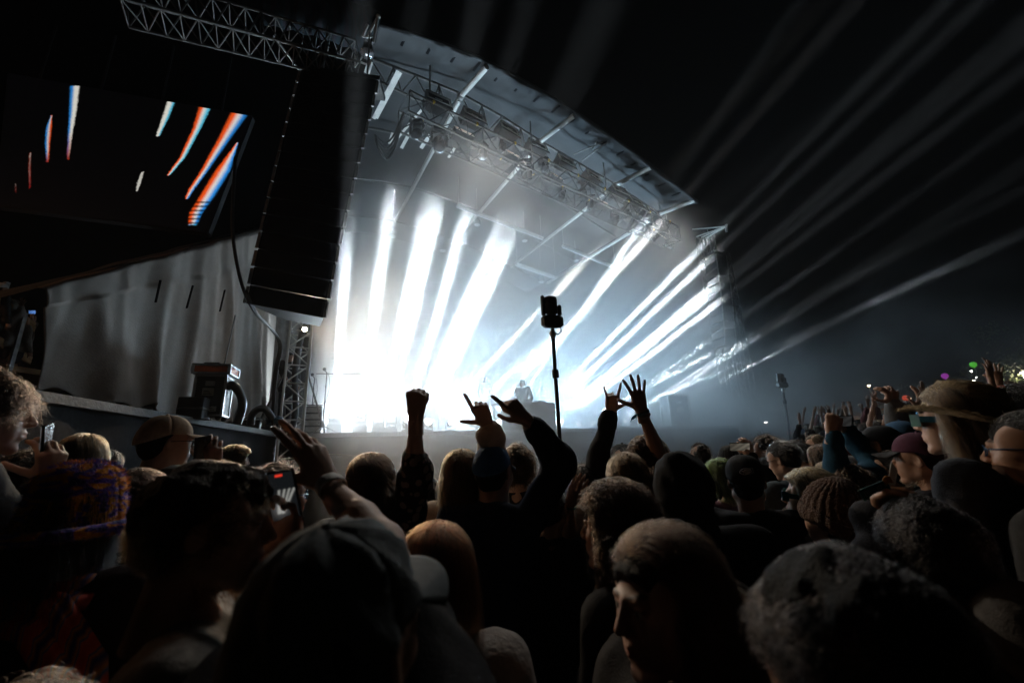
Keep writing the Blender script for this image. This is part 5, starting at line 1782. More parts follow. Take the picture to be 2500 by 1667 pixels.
    for s in (-1, 1):
        for w_ in (-1, 1): MB().box((s*.94 - .03, w_*.28 - .03, 0), (s*.94 + .03, w_*.28 + .03, .778)).build('leg', M_STEEL, e)
    for k, (x0, wd) in enumerate(((-.7, .35), (-.2, .4), (.4, .35))):
        o = empty('mixer_deck', (t.x, t.y, DECK + .842), S_YAW, ['player deck on the desk, at its mast end', 'mixing console in the middle of the desk', 'player deck on the desk, at its far end'][k], 'mixer', 'decks on the performer desk')
        MB().bevbox((x0, -.2, .0), (x0 + wd, .2, .08), .01).build('body', M_STEEL, o)
        MB().lathe([(.10, .081), (.10, .095), (.09, .098)], 18, Matrix.Translation((x0 + wd/2, 0, 0))).build('platter', M_BLACK, o)
        for q in range(4): MB().lathe([(.014, .081), (.012, .105)], 8, Matrix.Translation((x0 + .05 + q*.07, -.15, 0))).build('knob', M_BLACK, o)
    # pale-edged flight case at the far end of the stage
    c = P(1655, 1045, 16.0); c.z = DECK
    e = empty('road_case', c, S_YAW - .3, 'pale edged road case standing alone in smoke at the far end of the stage', 'road case')
    MB().box((-.45, -.3, .05), (.45, .3, 1.25)).build('body', M_BLACK, e)
    for x in (-.45, .45):
        for y in (-.3, .3): MB().box((x - .04, y - .04, .03), (x + .04, y + .04, 1.28)).build('edge_strip', M_WHITEPOLE, e)
    for z in (.05, 1.25):
        MB().box((-.409, -.335, z - .035), (.409, -.265, z + .032)).build('edge_strip', M_WHITEPOLE, e)
    MB().box((-.15, -.315, .55), (.15, -.303, .78)).build('label_plate', M_LABEL, e)
    MB().box((-.10, -.312, .90), (.10, -.303, 1.0)).build('latch', M_ALU, e)
    # pole lamps that stand out of the crowd
    def pole_lamp(top, foot, z0, z1, r, label, sc=1.0):
        a, b = P(*top, z0), P(*foot, z1)
        d = (a - b).normalized()
        base = b - d*((b.z - ground_z(b.x, b.y))/d.z)
        e = empty('pole_lamp', base, 0, label, 'stage light', 'lamps on poles in the crowd')
        MB().tube([base, base.lerp(a, .55), a], [r*1.15, r*1.1, r], 10).build('pole', M_BLACK, e, world=True)
        m1 = base.lerp(a, .86)
        MB().tube([m1 - d*.05, m1 - d*.045, m1 + d*.045, m1 + d*.05], [r*1.3, r*1.75, r*1.75, r*1.3], 10).build('pole_collar', M_BLACK, e, world=True)
        x = CRT; up = d
        fwd = x.cross(up).normalized()
        T = Matrix((x, -fwd, up)).transposed().to_4x4(); T.translation = a
        T = local(e) @ T @ Matrix.Scale(sc, 4)
        MB().lathe([(.028, -.02), (.03, .0), (.05, .04), (.022, .075), (.022, .12)], 12, T).build('swivel', M_STEEL, e)
        MB().bevbox((-.135, -.10, .11), (.135, .10, .27), .035, T).build('base', M_BLACK, e)
        MB().bevbox((-.125, -.045, .26), (-.078, .045, .52), .015, T).build('yoke_arm', M_BLACK, e)
        MB().bevbox((.078, -.045, .26), (.125, .045, .40), .015, T).build('yoke_arm', M_BLACK, e)
        h = MB().lathe([(.05, .27), (.078, .29), (.082, .38), (.078, .40), (.080, .47), (.070, .50), (.03, .515)], 18, T).build('head', M_BLACK, e)
        MB().box((-.045, .078, .375), (.045, .092, .405), T).build('window', M_WHITEPOLE, h)
        MB().tube([T @ Vector(p) for p in ((.10, .02, .16), (.115, .06, .06), (.07, .07, .03), (.03, .04, .06))], .008*sc, 6).build('lead', M_RUBBER, e)
        for s in (-1, 1): MB().tube([T @ Vector(p) for p in ((s*.06, .11, .25), (s*.03, .12, .18), (s*.07, .11, .12))], .006*sc, 5).build('lead', M_RUBBER, e)
    pole_lamp((1350, 822), (1372, 1160), 4.6, 4.6, .022, 'black spotlight head on a tall pole rising from the middle of the crowd', .92)
    pole_lamp((1912, 955), (1928, 1060), 12.5, 12.5, .03, 'distant small spotlight on a bent thin pole among the raised hands', 1.1)
    # thin cable over the stage front
    pts = [P(790 + 95*i/10, 1108 + .8*i - 2*math.sin(math.pi*i/10), 8.0) for i in range(11)]
    o = MB().tube(pts, .008, 5).build('barrier_rope', M_WHITEPOLE); tag(o, 'thin pale rope stretched in front of the stage skirt', 'rope')

# ------------------------------------------------------------------ smoke, haze
def smoke_box(name, lo, hi, rot=0.0, org=(0, 0, 0)):
    bm = bmesh.new(); bmesh.ops.create_cube(bm, size=1)
    for v in bm.verts:
        v.co = Vector([lo[i] + (v.co[i] + .5)*(hi[i] - lo[i]) for i in range(3)])
    me = bpy.data.meshes.new(name); bm.to_mesh(me); bm.free()
    o = bpy.data.objects.new(name, me); COL.objects.link(o)
    o.location = org; o.rotation_euler = (0, 0, rot)
    tag(o, kind='stuff')
    return o

def math_node(n, op, a=None, b=None, clamp=False):
    m = n.nodes.new('ShaderNodeMath'); m.operation = op; m.use_clamp = clamp
    for i, x in enumerate((a, b)):
        if x is None: continue
        if isinstance(x, (int, float)): m.inputs[i].default_value = x
        else: n.links.new(x, m.inputs[i])
    return m.outputs[0]

def smooth_node(n, x, a, b, lo=0.0, hi=1.0):
    m = n.nodes.new('ShaderNodeMapRange'); m.interpolation_type = 'SMOOTHSTEP'
    n.links.new(x, m.inputs['Value'])
    for k, v in (('From Min', a), ('From Max', b), ('To Min', lo), ('To Max', hi)):
        m.inputs[k].default_value = v
    return m.outputs[0]

def noise_node(n, vec, scale, detail=3.0, rough=.55, dist=0.0):
    m = n.nodes.new('ShaderNodeTexNoise'); m.inputs['Scale'].default_value = scale; m.inputs['Detail'].default_value = detail; m.inputs['Roughness'].default_value = rough; m.inputs['Distortion'].default_value = dist
    n.links.new(vec, m.inputs['Vector'])
    return m.outputs['Fac']

def make_smoke():
    m, n, v = vol_mat('stage_smoke', (.96, .96, .96), .1, .25)
    tc = n.nodes.new('ShaderNodeTexCoord'); ob = tc.outputs['Object']
    sp = n.nodes.new('ShaderNodeSeparateXYZ'); n.links.new(ob, sp.inputs[0])
    X, Y, Z = sp.outputs
    n1 = noise_node(n, ob, .42, 3.0, .58)
    n2 = noise_node(n, ob, .16, 1.0)
    # front face of the cloud: billows around v = VF
    front = math_node(n, 'ADD', Y, math_node(n, 'MULTIPLY', math_node(n, 'SUBTRACT', n1, .5), 3.4))
    front = math_node(n, 'ADD', front, math_node(n, 'MULTIPLY', math_node(n, 'SUBTRACT', n2, .5), 2.5))
    front = math_node(n, 'SUBTRACT', front, smooth_node(n, X, 7.5, 14.0, 0.0, 3.2))
    ff = smooth_node(n, front, SMK['v0'], SMK['v1'])
    top = smooth_node(n, math_node(n, 'ADD', Z, math_node(n, 'MULTIPLY', math_node(n, 'SUBTRACT', n1, .5), 5.5)), SMK['z0'], SMK['z1'], 1.0, SMK['ztop'])
    lf = smooth_node(n, X, .0, 1.5); rf = smooth_node(n, X, 17.0, 23.0, 1.0, 0.0)
    cl = smooth_node(n, n1, .30, .66, .45, 1.35)
    d = math_node(n, 'MULTIPLY', math_node(n, 'MULTIPLY', ff, top), math_node(n, 'MULTIPLY', cl, math_node(n, 'MULTIPLY', lf, rf)))
    d = math_node(n, 'MULTIPLY', d, smooth_node(n, X, 3.0, 9.0, SMK['dens']*1.7, SMK['dens']))
    n.links.new(d, v.inputs['Density'])
    lo_ = math_node(n, 'MULTIPLY', smooth_node(n, math_node(n, 'ADD', Z, math_node(n, 'MULTIPLY', math_node(n, 'SUBTRACT', n1, .5), 2.4)), 2.2, 3.5, 1.0, 0.0), smooth_node(n, n1, .36, .60, .2, 1.4))
    lo_ = math_node(n, 'MULTIPLY', lo_, math_node(n, 'MULTIPLY', smooth_node(n, Y, -6.5, -2.0), smooth_node(n, X, 3.0, 7.0)))
    lo_ = math_node(n, 'MULTIPLY', lo_, math_node(n, 'MULTIPLY', smooth_node(n, X, 11.0, 19.0, 1.0, 0.0), SMK['low']))
    d = math_node(n, 'ADD', d, lo_)
    n.links.new(d, v.inputs['Density'])
    o = smoke_box('smoke', (-2, -8, .5), (24, 9.6, 11.4), S_YAW, S_O)
    o.data.materials.append(m)
    # thinner smoke that drifts off the far end of the stage over the crowd
    m, n, v = vol_mat('drifting_smoke', (.93, .93, .93), .1, .2)
    tc = n.nodes.new('ShaderNodeTexCoord'); ob = tc.outputs['Object']
    sp = n.nodes.new('ShaderNodeSeparateXYZ'); n.links.new(ob, sp.inputs[0])
    X, Y, Z = sp.outputs
    n1 = noise_node(n, ob, .20, 4.0, .6, .4)
    cl = smooth_node(n, n1, .42, .68)
    fade = math_node(n, 'MULTIPLY', smooth_node(n, X, 3, 8), smooth_node(n, X, 28, 38, 1, 0))
    fade = math_node(n, 'MULTIPLY', fade, smooth_node(n, Z, 3.2, 6.5, 1, 0))
    fade = math_node(n, 'MULTIPLY', fade, math_node(n, 'MULTIPLY', smooth_node(n, Y, 6, 9), smooth_node(n, Y, 34, 42, 1, 0)))
    d = math_node(n, 'MULTIPLY', math_node(n, 'MULTIPLY', cl, fade), SMK['drift'])
    n.links.new(d, v.inputs['Density'])
    o = smoke_box('drifting_smoke', (2, 5, .6), (40, 44, 12), 0, (0, 0, 0))
    o.data.materials.append(m)
    m, n, v = vol_mat('night_haze', (.93, .93, .93), SMK['haze'], .2)
    o = smoke_box('haze', (-30, -10, -1.2), (70, 90, 24))
    o.data.materials.append(m)
# ------------------------------------------------------------------ build the place
STROBE_W = 20
MAST_W = 900
BEAM_W = 3000000
SMK = dict(v0=-5.4, v1=-4.4, z0=5.8, z1=9.0, ztop=.0, dens=.105, drift=.06, haze=.00055, low=.22)
make_ground()
_a, _b = make_stage()
make_drape(_a, _b)
make_trusses()
make_banner()
make_screen()
make_pa()
make_roof()
make_light_truss()
make_beams()
make_gear()
make_smoke()
# wash lights added behind the floor row, without fixtures, to brighten smoke and crowd
wash(ST(1.0, 3.2, 2.6), ST(3.0, -8, 4.0), 3000, 155, rad=1.0, col=(.78, .92, 1))
wash(ST(2.9, 4.2, 2.6), ST(4.5, -8, 4.0), 2900, 155, rad=1.0, col=(.74, .90, 1))
wash(ST(6.5, 5.5, 2.9), ST(7, -8, 4.5), 9000, 155, rad=.9, col=(.56, .80, 1))
wash(ST(11.5, 6.5, 3.0), ST(12, -8, 4.5), 12500, 155, rad=.9, col=(.48, .76, 1))
# ------------------------------------------------------------------ the crowd
WHITE = (.62, .60, .56); BLACK = (.014, .014, .016); NAVY = (.014, .022, .045)
def arm(side, wrist, tip, pose, back, elbow=None, **k):
    return dict(side=side, wrist=wrist, tip=tip, pose=pose, back=back, elbow=elbow, **k)

def phone(label, c, up, face, z, size=1.0, lit=None, record=False):
    """a mobile phone: c pixel centre, up and face are picture-space directions (right, up, towards the viewer)"""
    U = (CRT*up[0] + CUP*up[1] - CFW*up[2]).normalized(); Fv = CRT*face[0] + CUP*face[1] - CFW*face[2]
    Fv = (Fv - U*Fv.dot(U)).normalized(); X = U.cross(Fv)
    M = Matrix((X, -Fv, U)).transposed().to_4x4() @ Matrix.Scale(size, 4); M.translation = P(*c, z)
    e = empty('mobile_phone', M.translation, 0, label, 'phone')
    T = local(e) @ M
    MB().bevbox((-.036, -.004, -.074), (.036, .004, .074), .006, T).build('body', mat('phone_case', (.012, .012, .014), rough=.25, spec=.6), e)
    m = bpy.data.materials.new('phone_screen'); m.use_nodes = True
    b = m.node_tree.nodes['Principled BSDF']; b.inputs['Base Color'].default_value = (.01, .01, .01, 1); b.inputs['Roughness'].default_value = .1
    n, k = 26, 52
    I, J = np.meshgrid(np.linspace(0, 1, n + 1), np.linspace(0, 1, k + 1), indexing='ij')
    C = np.zeros(I.shape + (3,))
    if record:                                           # the stage seen on the phone, with its recording marks
        C[...] = (.006, .007, .008)
        s = np.zeros(I.shape)
        for a0, a1, wd in ((.30, .62, .05), (.38, .80, .05), (.42, .98, .06), (.25, .42, .05)):
            t = np.clip((J - .28)/.42, 0, 1); cx = a0 + (a1 - a0)*t
            s = np.maximum(s, np.clip(1.3 - np.abs(I - cx)/wd, 0, 1) * (J > .28) * (J < .70))
        C += s[..., None]*np.array((.24, .24, .22)) + (np.exp(-((I - .35)/.25)**2 - ((J - .38)/.14)**2)*.10)[..., None]
        C = np.where((((I - .5)**2*4.0/4 + ((J - .12)*2.1)**2) < .0045)[..., None], np.array((.75, .06, .03)), C)
        rr = np.sqrt((I - .5)**2 + ((J - .12)*2.1)**2)
        C = np.where(((rr > .095) & (rr < .125))[..., None], np.array((.5, .5, .5)), C)
        for x0 in (.14, .86):
            C = np.where(((I - x0)**2 + ((J - .12)*2.1)**2 < .005)[..., None], np.array((.35, .35, .36)) if x0 > .5 else np.array((.12, .12, .12)), C)
        C = np.where(((np.abs(I - .5) < .13) & (np.abs(J - .945) < .018))[..., None], np.array((.75, .04, .02)), C)
        C = np.where(((np.abs(I - .5) < .18) & (np.abs(J - .025) < .006))[..., None], np.array((.5, .5, .5)), C)
    else:
        C += np.array(lit or (.05, .05, .055)) * (.6 + .8*J[..., None]) * (.75 + .25*np.sin(I*9 + J*14))[..., None]
    V = np.stack([(I - .5)*.066, np.full(I.shape, -.0046), (J - .5)*.140], -1).reshape(-1, 3)
    T4 = np.array(T); V = V @ T4[:3, :3].T + T4[:3, 3]
    ii, jj = np.meshgrid(np.arange(n), np.arange(k), indexing='ij'); q = (ii*(k+1) + jj).ravel()
    Fq = np.stack([q, q + k + 1, q + k + 2, q + 1], 1)
    at = m.node_tree.nodes.new('ShaderNodeAttribute'); at.attribute_name = 'tint'
    m.node_tree.links.new(at.outputs['Color'], b.inputs['Emission Color']); b.inputs['Emission Strength'].default_value = 1.0
    link('display', np_mesh('display', V, Fq, m, C.reshape(-1, 3), smooth=False), e)
    for x in (-.022, -.006):
        MB().lathe([(.007, 0), (.007, .002), (.004, .0026)], 12, T @ Matrix.Translation((x, .004, .056)) @ Matrix.Rotation(-math.pi/2, 4, 'X')).build('camera_lens', M_GLASS, e)
    return e

def ribbon(Pn, side, col=(.01, .16, .26)):
    """loose cloth tail of a wristband"""
    W, D, zv, m = Pn['hands'][side]
    pts = []
    for i in range(7):
        t = i/6
        c = m @ Vector((-.034 - .045*t, -.022 - .035*t*t, .004 + .008*math.sin(t*7)))
        wv = m.to_3x3() @ Vector((.15, .9, .3)) * (.008 + .004*math.sin(t*5))
        pts.append([c - wv, c + wv])
    solid(MB().grid(pts).build('ribbon', mat('blue_ribbon', col, rough=.6), Pn['root']), .0015)

def card_mat(word=None):
    k = 'card_' + str(word)
    if k in MATS: return MATS[k]
    m = bpy.data.materials.new(k); m.use_nodes = True
    n = m.node_tree; b = n.nodes['Principled BSDF']; b.inputs['Roughness'].default_value = .45
    tc = n.nodes.new('ShaderNodeTexCoord'); w_ = n.nodes.new('ShaderNodeTexNoise'); w_.inputs['Scale'].default_value = 9
    cr = n.nodes.new('ShaderNodeValToRGB'); e = cr.color_ramp
    e.elements[0].position = .4; e.elements[0].color = (.004, .09, .17, 1); e.elements[1].position = .62; e.elements[1].color = (.01, .17, .12, 1)
    n.links.new(tc.outputs['Object'], w_.inputs[0]); n.links.new(w_.outputs['Fac'], cr.inputs[0]); n.links.new(cr.outputs[0], b.inputs['Base Color'])
    MATS[k] = m
    return m

STROKES = {   # plain block letters, unit box
    'M': [[(0, 0), (0, 1), (.5, .4), (1, 1), (1, 0)]], 'N': [[(0, 0), (0, 1), (1, 0), (1, 1)]], 'I': [[(.5, 0), (.5, 1)]], 'E': [[(1, 0), (0, 0), (0, 1), (1, 1)], [(0, .5), (.8, .5)]],
    'B': [[(0, 0), (0, 1), (.8, 1), (.9, .75), (.7, .52), (0, .52)], [(.7, .52), (1, .25), (.8, 0), (0, 0)]], 'L': [[(0, 1), (0, 0), (1, 0)]], 'U': [[(0, 1), (0, .1), (.3, 0), (.7, 0), (1, .1), (1, 1)]], 'Y': [[(0, 1), (.5, .5), (1, 1)], [(.5, .5), (.5, 0)]]}
def letters(word, M, h, w, m, parent, r=.0008):
    """flat printed strokes; M maps the x, z plane to the surface"""
    mb = MB()
    x = 0
    for ch in word:
        for st in STROKES.get(ch, []):
            mb.tube([M @ Vector((x + p[0]*w*.7, 0, p[1]*h)) for p in st], r, 4)
        x += w
    return mb.build('lettering', m, parent)

PEOPLE = {}
def crowd():
    p = person
    # ---------------- nearest row
    a = p('person in a dark grey cap holding up a phone and an open hand', 832, 1588, .47, yaw=32, pitch=10, skin='fair', hair='short', hc='dark', nstr=500, top='jacket', tcol=BLACK, hat=cap_hat(turn=-6, crown=.012, creases=.0042), hcol=(.085, .098, .105), res=.010, hres=.0045, lean=.05,
          arms=[arm(1, (800, 1178, .98), (718, 1030, .99), 'lean', (.80, .45, .40), elbow=(935, 1330, .80), sleeve='tee', bands=[(.022, .030, WHITE)]),
                arm(-1, (702, 1362, .90), (694, 1250, .945), 'hold', (-.15, .05, -1), elbow=(700, 1540, .70), sleeve_to=.8)])
    PEOPLE['cap'] = a
    phone('black phone filming the stage, held up in the crowd with a red recording mark', (694, 1220), (-.16, 1, .05), (.05, -.05, 1), .93, .95, record=True)
    p('person with dark tousled hair filling the lower right corner, pale cheek edge', 2075, 1600, .50, yaw=-52, skin='fair', hair='curly_short', hc='black', slen=.045, nstr=6500, top='jacket', tcol=BLACK, res=.010, hres=.0045)
    p('smiling woman with long parted brown hair turning away from the stage', 1622, 1462, .77, yaw=-127, pitch=-4, tilt=4, skin='fair', fem=True, smile=True, hair='wavy', hc='brown', hlen=.36, nstr=3600, top='jacket', tcol=(.02, .018, .018), res=.010, hres=.0035)
    b = p('bearded man in a pale tee shirt seen from the side, black strap over his shoulder', 518, 1284, .80, yaw=96, pitch=-4, skin='fair', hair='curly_short', hc='light', slen=.026, nstr=3600, top='tee', tcol=(.36, .33, .30), beard='ginger', res=.010, hres=.0035, hscale=1.0)
    strap = [b['spine'][2] + Vector(v) for v in ((-.08, .06, .10), (-.09, .115, .02), (-.06, .145, -.12), (0, .16, -.28), (.08, .15, -.45))]
    pts = [[q + Vector((-.014, .0, .004)), q + Vector((.014, .004, -.004))] for q in strap]
    solid(MB().grid(pts).build('shoulder_strap', M_BLACKCLOTH, b['root']), .003)
    c = p('person in a fuzzy orange and purple bucket hat with a striped scarf', 192, 1262, 1.16, yaw=35, skin='tan', fem=True, hair='straight', hc='black', hlen=.30, nstr=1800, top='jacket', tcol=(.03, .02, .022), hat=bucket_hat(), res=.010)
    scm = bpy.data.materials.new('striped_scarf'); scm.use_nodes = True
    n = scm.node_tree; bs = n.nodes['Principled BSDF']; bs.inputs['Roughness'].default_value = .7
    uv = n.nodes.new('ShaderNodeTexCoord'); wv = n.nodes.new('ShaderNodeTexWave'); wv.inputs['Scale'].default_value = 6.5; wv.inputs['Distortion'].default_value = 2.2; wv.inputs['Detail'].default_value = 1
    cr = n.nodes.new('ShaderNodeValToRGB'); e = cr.color_ramp
    e.elements[0].color = (.02, .015, .12, 1); e.elements[1].color = (.45, .04, .03, 1)
    for q, cc in ((.3, (.55, .16, .01, 1)), (.5, (.02, .10, .22, 1)), (.7, (.60, .07, .02, 1))):
        x = e.elements.new(q); x.color = cc
    n.links.new(uv.outputs['Object'], wv.inputs[0]); n.links.new(wv.outputs['Fac'], cr.inputs[0]); n.links.new(cr.outputs[0], bs.inputs['Base Color'])
    path = [c['spine'][2] + Vector(v) for v in ((.05, -.12, .10), (.115, -.06, .09), (.15, .06, .03), (.15, .15, -.10), (.12, .19, -.28), (.10, .20, -.46))]
    path2 = [c['spine'][2] + Vector(v) for v in ((-.03, -.135, .08), (.07, -.135, .05), (.17, -.135, -.08), (.22, -.15, -.28), (.24, -.15, -.48))]
    for pt in (path, path2):
        g = []
        for i, q in enumerate(pt):
            t = (pt[min(i+1, len(pt)-1)] - pt[max(i-1, 0)]).normalized(); sd = t.cross(q - c['spine'][2]).normalized()
            nn = t.cross(sd)
            g.append([q + sd*(w_*.055) + nn*(.010*math.sin(w_*7 + i)) for w_ in np.linspace(-1, 1, 9)])
        solid(MB().grid(g).build('scarf', scm, c['root']), .005)
    d = p('young man with dark curly hair in profile, holding a phone before him', -46, 1012, 1.22, yaw=93, skin='pale', hair='curly_short', hc='dark', nstr=5200, top='jacket', tcol=(.05, .055, .06), res=.010, hres=.0035,
          arms=[arm(1, (118, 1172, 1.38), (128, 1112, 1.38), 'hold', (.95, .05, .25), elbow=(60, 1330, 1.25))])
    phone('phone with a pale lit screen held by the curly haired man', (113, 1085), (.08, 1, 0), (-.85, .1, .5), 1.38, lit=(.09, .09, .095))
    p('person with long dark curls between the bucket hat and the bearded man', 325, 1245, 1.5, yaw=12, skin='fair', fem=True, hair='curly', hc='dark', hlen=.42, nstr=3600, top='tee', tcol=(.05, .04, .04), res=.012)
    p('red haired woman with straight hair and a fleecy collar, back turned', 1068, 1405, 1.05, yaw=22, skin='fair', fem=True, hair='straight', hc='auburn', hlen=.34, nstr=4200, top='fleece', tcol=(.46, .41, .37), res=.010)
    p('person with brown hair at the very bottom left corner', 10, 1900, .66, yaw=20, skin='fair', fem=True, hair='curly_short', hc='dark', hlen=.2, nstr=2500, top='jacket', tcol=BLACK, res=.014)
    p('person with black curly hair and a grey sheen, beside cardboard viewing glasses', 2258, 1335, 1.05, yaw=-30, skin='tan', hair='curly_short', hc='black', slen=.05, nstr=4200, top='jacket', tcol=(.03, .03, .035), res=.010, lean=.0,
      arms=[arm(-1, (2162, 1290, 1.16), (2158, 1225, 1.16), 'hold', (-.3, .1, -1), elbow=(2120, 1450, 1.05))])
    p('person at the right edge showing only a grey sleeve and a lowered hand', 2720, 1330, .85, yaw=-30, skin='fair', hair='short', hc='dark', nstr=0, top='jacket', tcol=(.10, .10, .105), res=.014,
      arms=[arm(-1, (2530, 1590, .98), (2478, 1490, 1.0), 'fist', (-.5, .2, .8), elbow=(2600, 1780, .95), sleeve_to=.8)])
    p('person in a dark coat with a pale shoulder, low at the right', 2420, 1520, 1.0, yaw=-20, skin='tan', hair='short', hc='black', nstr=900, top='jacket', tcol=(.12, .12, .13), res=.014)
    # ---------------- second rows, left half
    p('woman with straight light brown hair near the left phone', 200, 1122, 2.1, yaw=25, skin='fair', fem=True, hair='straight', hc='light', hlen=.34, nstr=1600, top='jacket', tcol=BLACK)
    q = p('man in a beige cap and glasses raising a phone towards the stage', 408, 1081, 1.95, yaw=74, skin='tan', hair='fade', hc='dark', nstr=500, top='tee', tcol=(.20, .21, .22), hat=cap_hat(), hcol=(.42, .32, .23), hres=.004,
          arms=[arm(1, (519, 1140, 1.88), (515, 1078, 1.86), 'hold', (.5, .05, .85), elbow=(470, 1250, 1.8))])
    glasses(q)
    phone('phone held up beside the visor of the beige cap', (494, 1104), (.05, 1, 0), (-.9, 0, -.3), 1.84, lit=(.06, .06, .06))
    p('small person with curly blond hair by the stage front, face turned right', 576, 1126, 3.6, yaw=70, skin='fair', fem=True, hair='curly', hc='light', hlen=.22, nstr=1200, top='jacket', tcol=BLACK, hres=.006)
    q = p('person with dark hair and blue rimmed glasses, half hidden behind the filming phone', 680, 1214, 1.6, yaw=62, skin='fair', hair='messy', hc='dark', nstr=1600, top='jacket', tcol=NAVY)
    glasses(q, (.02, .12, .22))
    dots = bpy.data.materials.new('dotted_blouse'); dots.use_nodes = True
    n = dots.node_tree; bs = n.nodes['Principled BSDF']; bs.inputs['Roughness'].default_value = .85
    tc = n.nodes.new('ShaderNodeTexCoord'); vo = n.nodes.new('ShaderNodeTexVoronoi'); vo.inputs['Scale'].default_value = 26
    cr = n.nodes.new('ShaderNodeValToRGB'); cr.color_ramp.interpolation = 'CONSTANT'; e = cr.color_ramp
    e.elements[0].color = (.28, .20, .17, 1); e.elements[1].position = .42; e.elements[1].color = (.015, .015, .02, 1)
    n.links.new(tc.outputs['Object'], vo.inputs['Vector']); n.links.new(vo.outputs['Distance'], cr.inputs[0]); n.links.new(cr.outputs[0], bs.inputs['Base Color'])
    p('woman with brown hair in a spotted blouse raising a fist', 905, 1183, 1.75, yaw=4, skin='fair', fem=True, hair='wavy', hc='brown', hlen=.26, nstr=2400, top='jacket', tmat=dots,
      arms=[arm(1, (1015, 1018, 1.60), (1015, 958, 1.60), 'fist', (-.25, 0, 1), elbow=(1010, 1165, 1.66), sleeve_to=.30)])
    p('short person with smooth dark hair, just above the red haired woman', 957, 1292, 1.75, yaw=5, skin='fair', fem=True, hair='straight', hc='black', hlen=.22, nstr=1500, top='jacket', tcol=BLACK)
    q = p('woman with light brown hair in a beige coat, pointing up with finger and thumb', 1130, 1161, 2.05, yaw=22, skin='fair', fem=True, hair='straight', hc='light', hlen=.22, nstr=1800, top='fleece', tcol=(.46, .36, .27),
          arms=[arm(1, (1189, 1036, 1.93), (1166, 985, 1.93), 'gun', (.1, -.1, 1), elbow=(1206, 1140, 2.0), sleeve_to=.80, bands=[(.02, .020, WHITE)])])
    ribbon(q, 1)
    q = p('man in a blue cap and navy hoodie pointing upward with his right hand', 1203, 1154, 1.92, yaw=18, skin='fair', hair='fade', hc='dark', nstr=700, top='hoodie', tcol=NAVY, hat=cap_hat(), hcol=(.03, .10, .24), build=1.08,
          arms=[arm(1, (1283, 1022, 1.74), (1222, 962, 1.72), 'point', (.35, .55, .75), elbow=(1366, 1125, 1.86), sleeve_to=.80, bands=[(.03, .026, (.55, .50, .44))])])
    p('person with curly brown hair just right of the blue cap', 1262, 1142, 2.45, yaw=0, skin='fair', hair='curly_short', hc='brown', nstr=1500, top='jacket', tcol=BLACK)
    p('person with a dark ponytail behind the navy hoodie, below the pole', 1345, 1240, 2.1, yaw=15, skin='tan', hair='short', hc='black', nstr=600, top='jacket', tcol=(.02, .022, .03))
    p('person clapping low with a teal bracelet, mostly hidden', 1425, 1180, 2.5, yaw=-10, skin='fair', fem=True, hair='short', hc='dark', nstr=700, top='fleece', tcol=(.30, .27, .24),
      arms=[arm(-1, (1392, 1225, 2.15), (1412, 1180, 2.1), 'flat', (-.5, .2, .8), elbow=(1388, 1300, 2.3), sleeve='tee', bands=[(.02, .012, (.02, .2, .22))])])
    # ---------------- second rows, right half
    p('person in a black cap making the horns sign with a sleeved arm', 1523, 1136, 2.5, yaw=0, skin='fair', hair='fade', hc='dark', nstr=500, top='jacket', tcol=BLACK, hat=cap_hat(turn=170), hcol=(.012, .012, .014),
      arms=[arm(-1, (1492, 1006, 2.4), (1497, 955, 2.4), 'horns', (.1, 0, 1), elbow=(1462, 1118, 2.45), sleeve_to=.86, bands=[(.0, .018, (.02, .02, .02))])])
    q = p('person in a light blue cap raising an open hand, blue ribbon at its wrist', 1585, 1128, 2.25, yaw=10, skin='tan', hair='curly', hc='brown', hlen=.25, nstr=1200, top='tee', tcol=(.03, .03, .03), hat=cap_hat(), hcol=(.10, .30, .45),
          arms=[arm(1, (1566, 1000, 2.12), (1546, 915, 2.12), 'open', (.05, 0, 1), elbow=(1618, 1130, 2.15), sleeve='tee', bands=[(.015, .018, (.03, .10, .13)), (.036, .014, (.4, .36, .3))])])
    ribbon(q, 1)
    p('woman with long wavy light hair below the horns hand', 1533, 1173, 2.0, yaw=-12, skin='fair', fem=True, hair='wavy', hc='light', hlen=.36, nstr=2400, top='jacket', tcol=BLACK)
    p('woman with big curly brown hair, face in profile to the left', 1500, 1288, 1.27, yaw=-72, skin='fair', fem=True, hair='curly', hc='brown', hlen=.48, nstr=5200, top='jacket', tcol=BLACK, res=.010, hres=.0035)
    p('person in a black hood and black jacket, back turned, right of the open hand', 1668, 1190, 1.62, yaw=6, skin='fair', hair='short', hc='dark', nstr=0, top='jacket', tcol=BLACK, hat=hood_hat(), hcol=(.013, .014, .017), build=1.1)
    q = p('man in a black cap with an embroidered emblem and a printed black hoodie', 1822, 1176, 2.0, yaw=-4, skin='tan', hair='fade', hc='black', nstr=400, top='hoodie', tcol=BLACK, hat=cap_hat(logo=True), hcol=(.013, .013, .014), build=1.1)
    mb = MB()
    rg = np.random.default_rng(4)
    for k in range(7):
        o = Vector((-.03 + .02*rg.normal(), -.155, -.12 - .035*k))
        mb.tube([q['spine'][2] + o + Vector((.05*t + .01*math.sin(t*9 + k), -.004*math.cos(t*3), .016*math.sin(t*11 + k*2))) for t in np.linspace(-1, 1, 14)], .0016, 4)
    mb.build('back_print', mat('faded_print', (.12, .12, .13), rough=.8), q['root'])
    q = p('woman with green hair and thin glasses, bare shoulder', 1757, 1164, 2.9, yaw=-55, skin='fair', fem=True, hair='straight', hc='green', hlen=.16, nstr=1400, top='none', tcol=(.25, .12, .15), hres=.005)
    glasses(q, (.5, .5, .5))
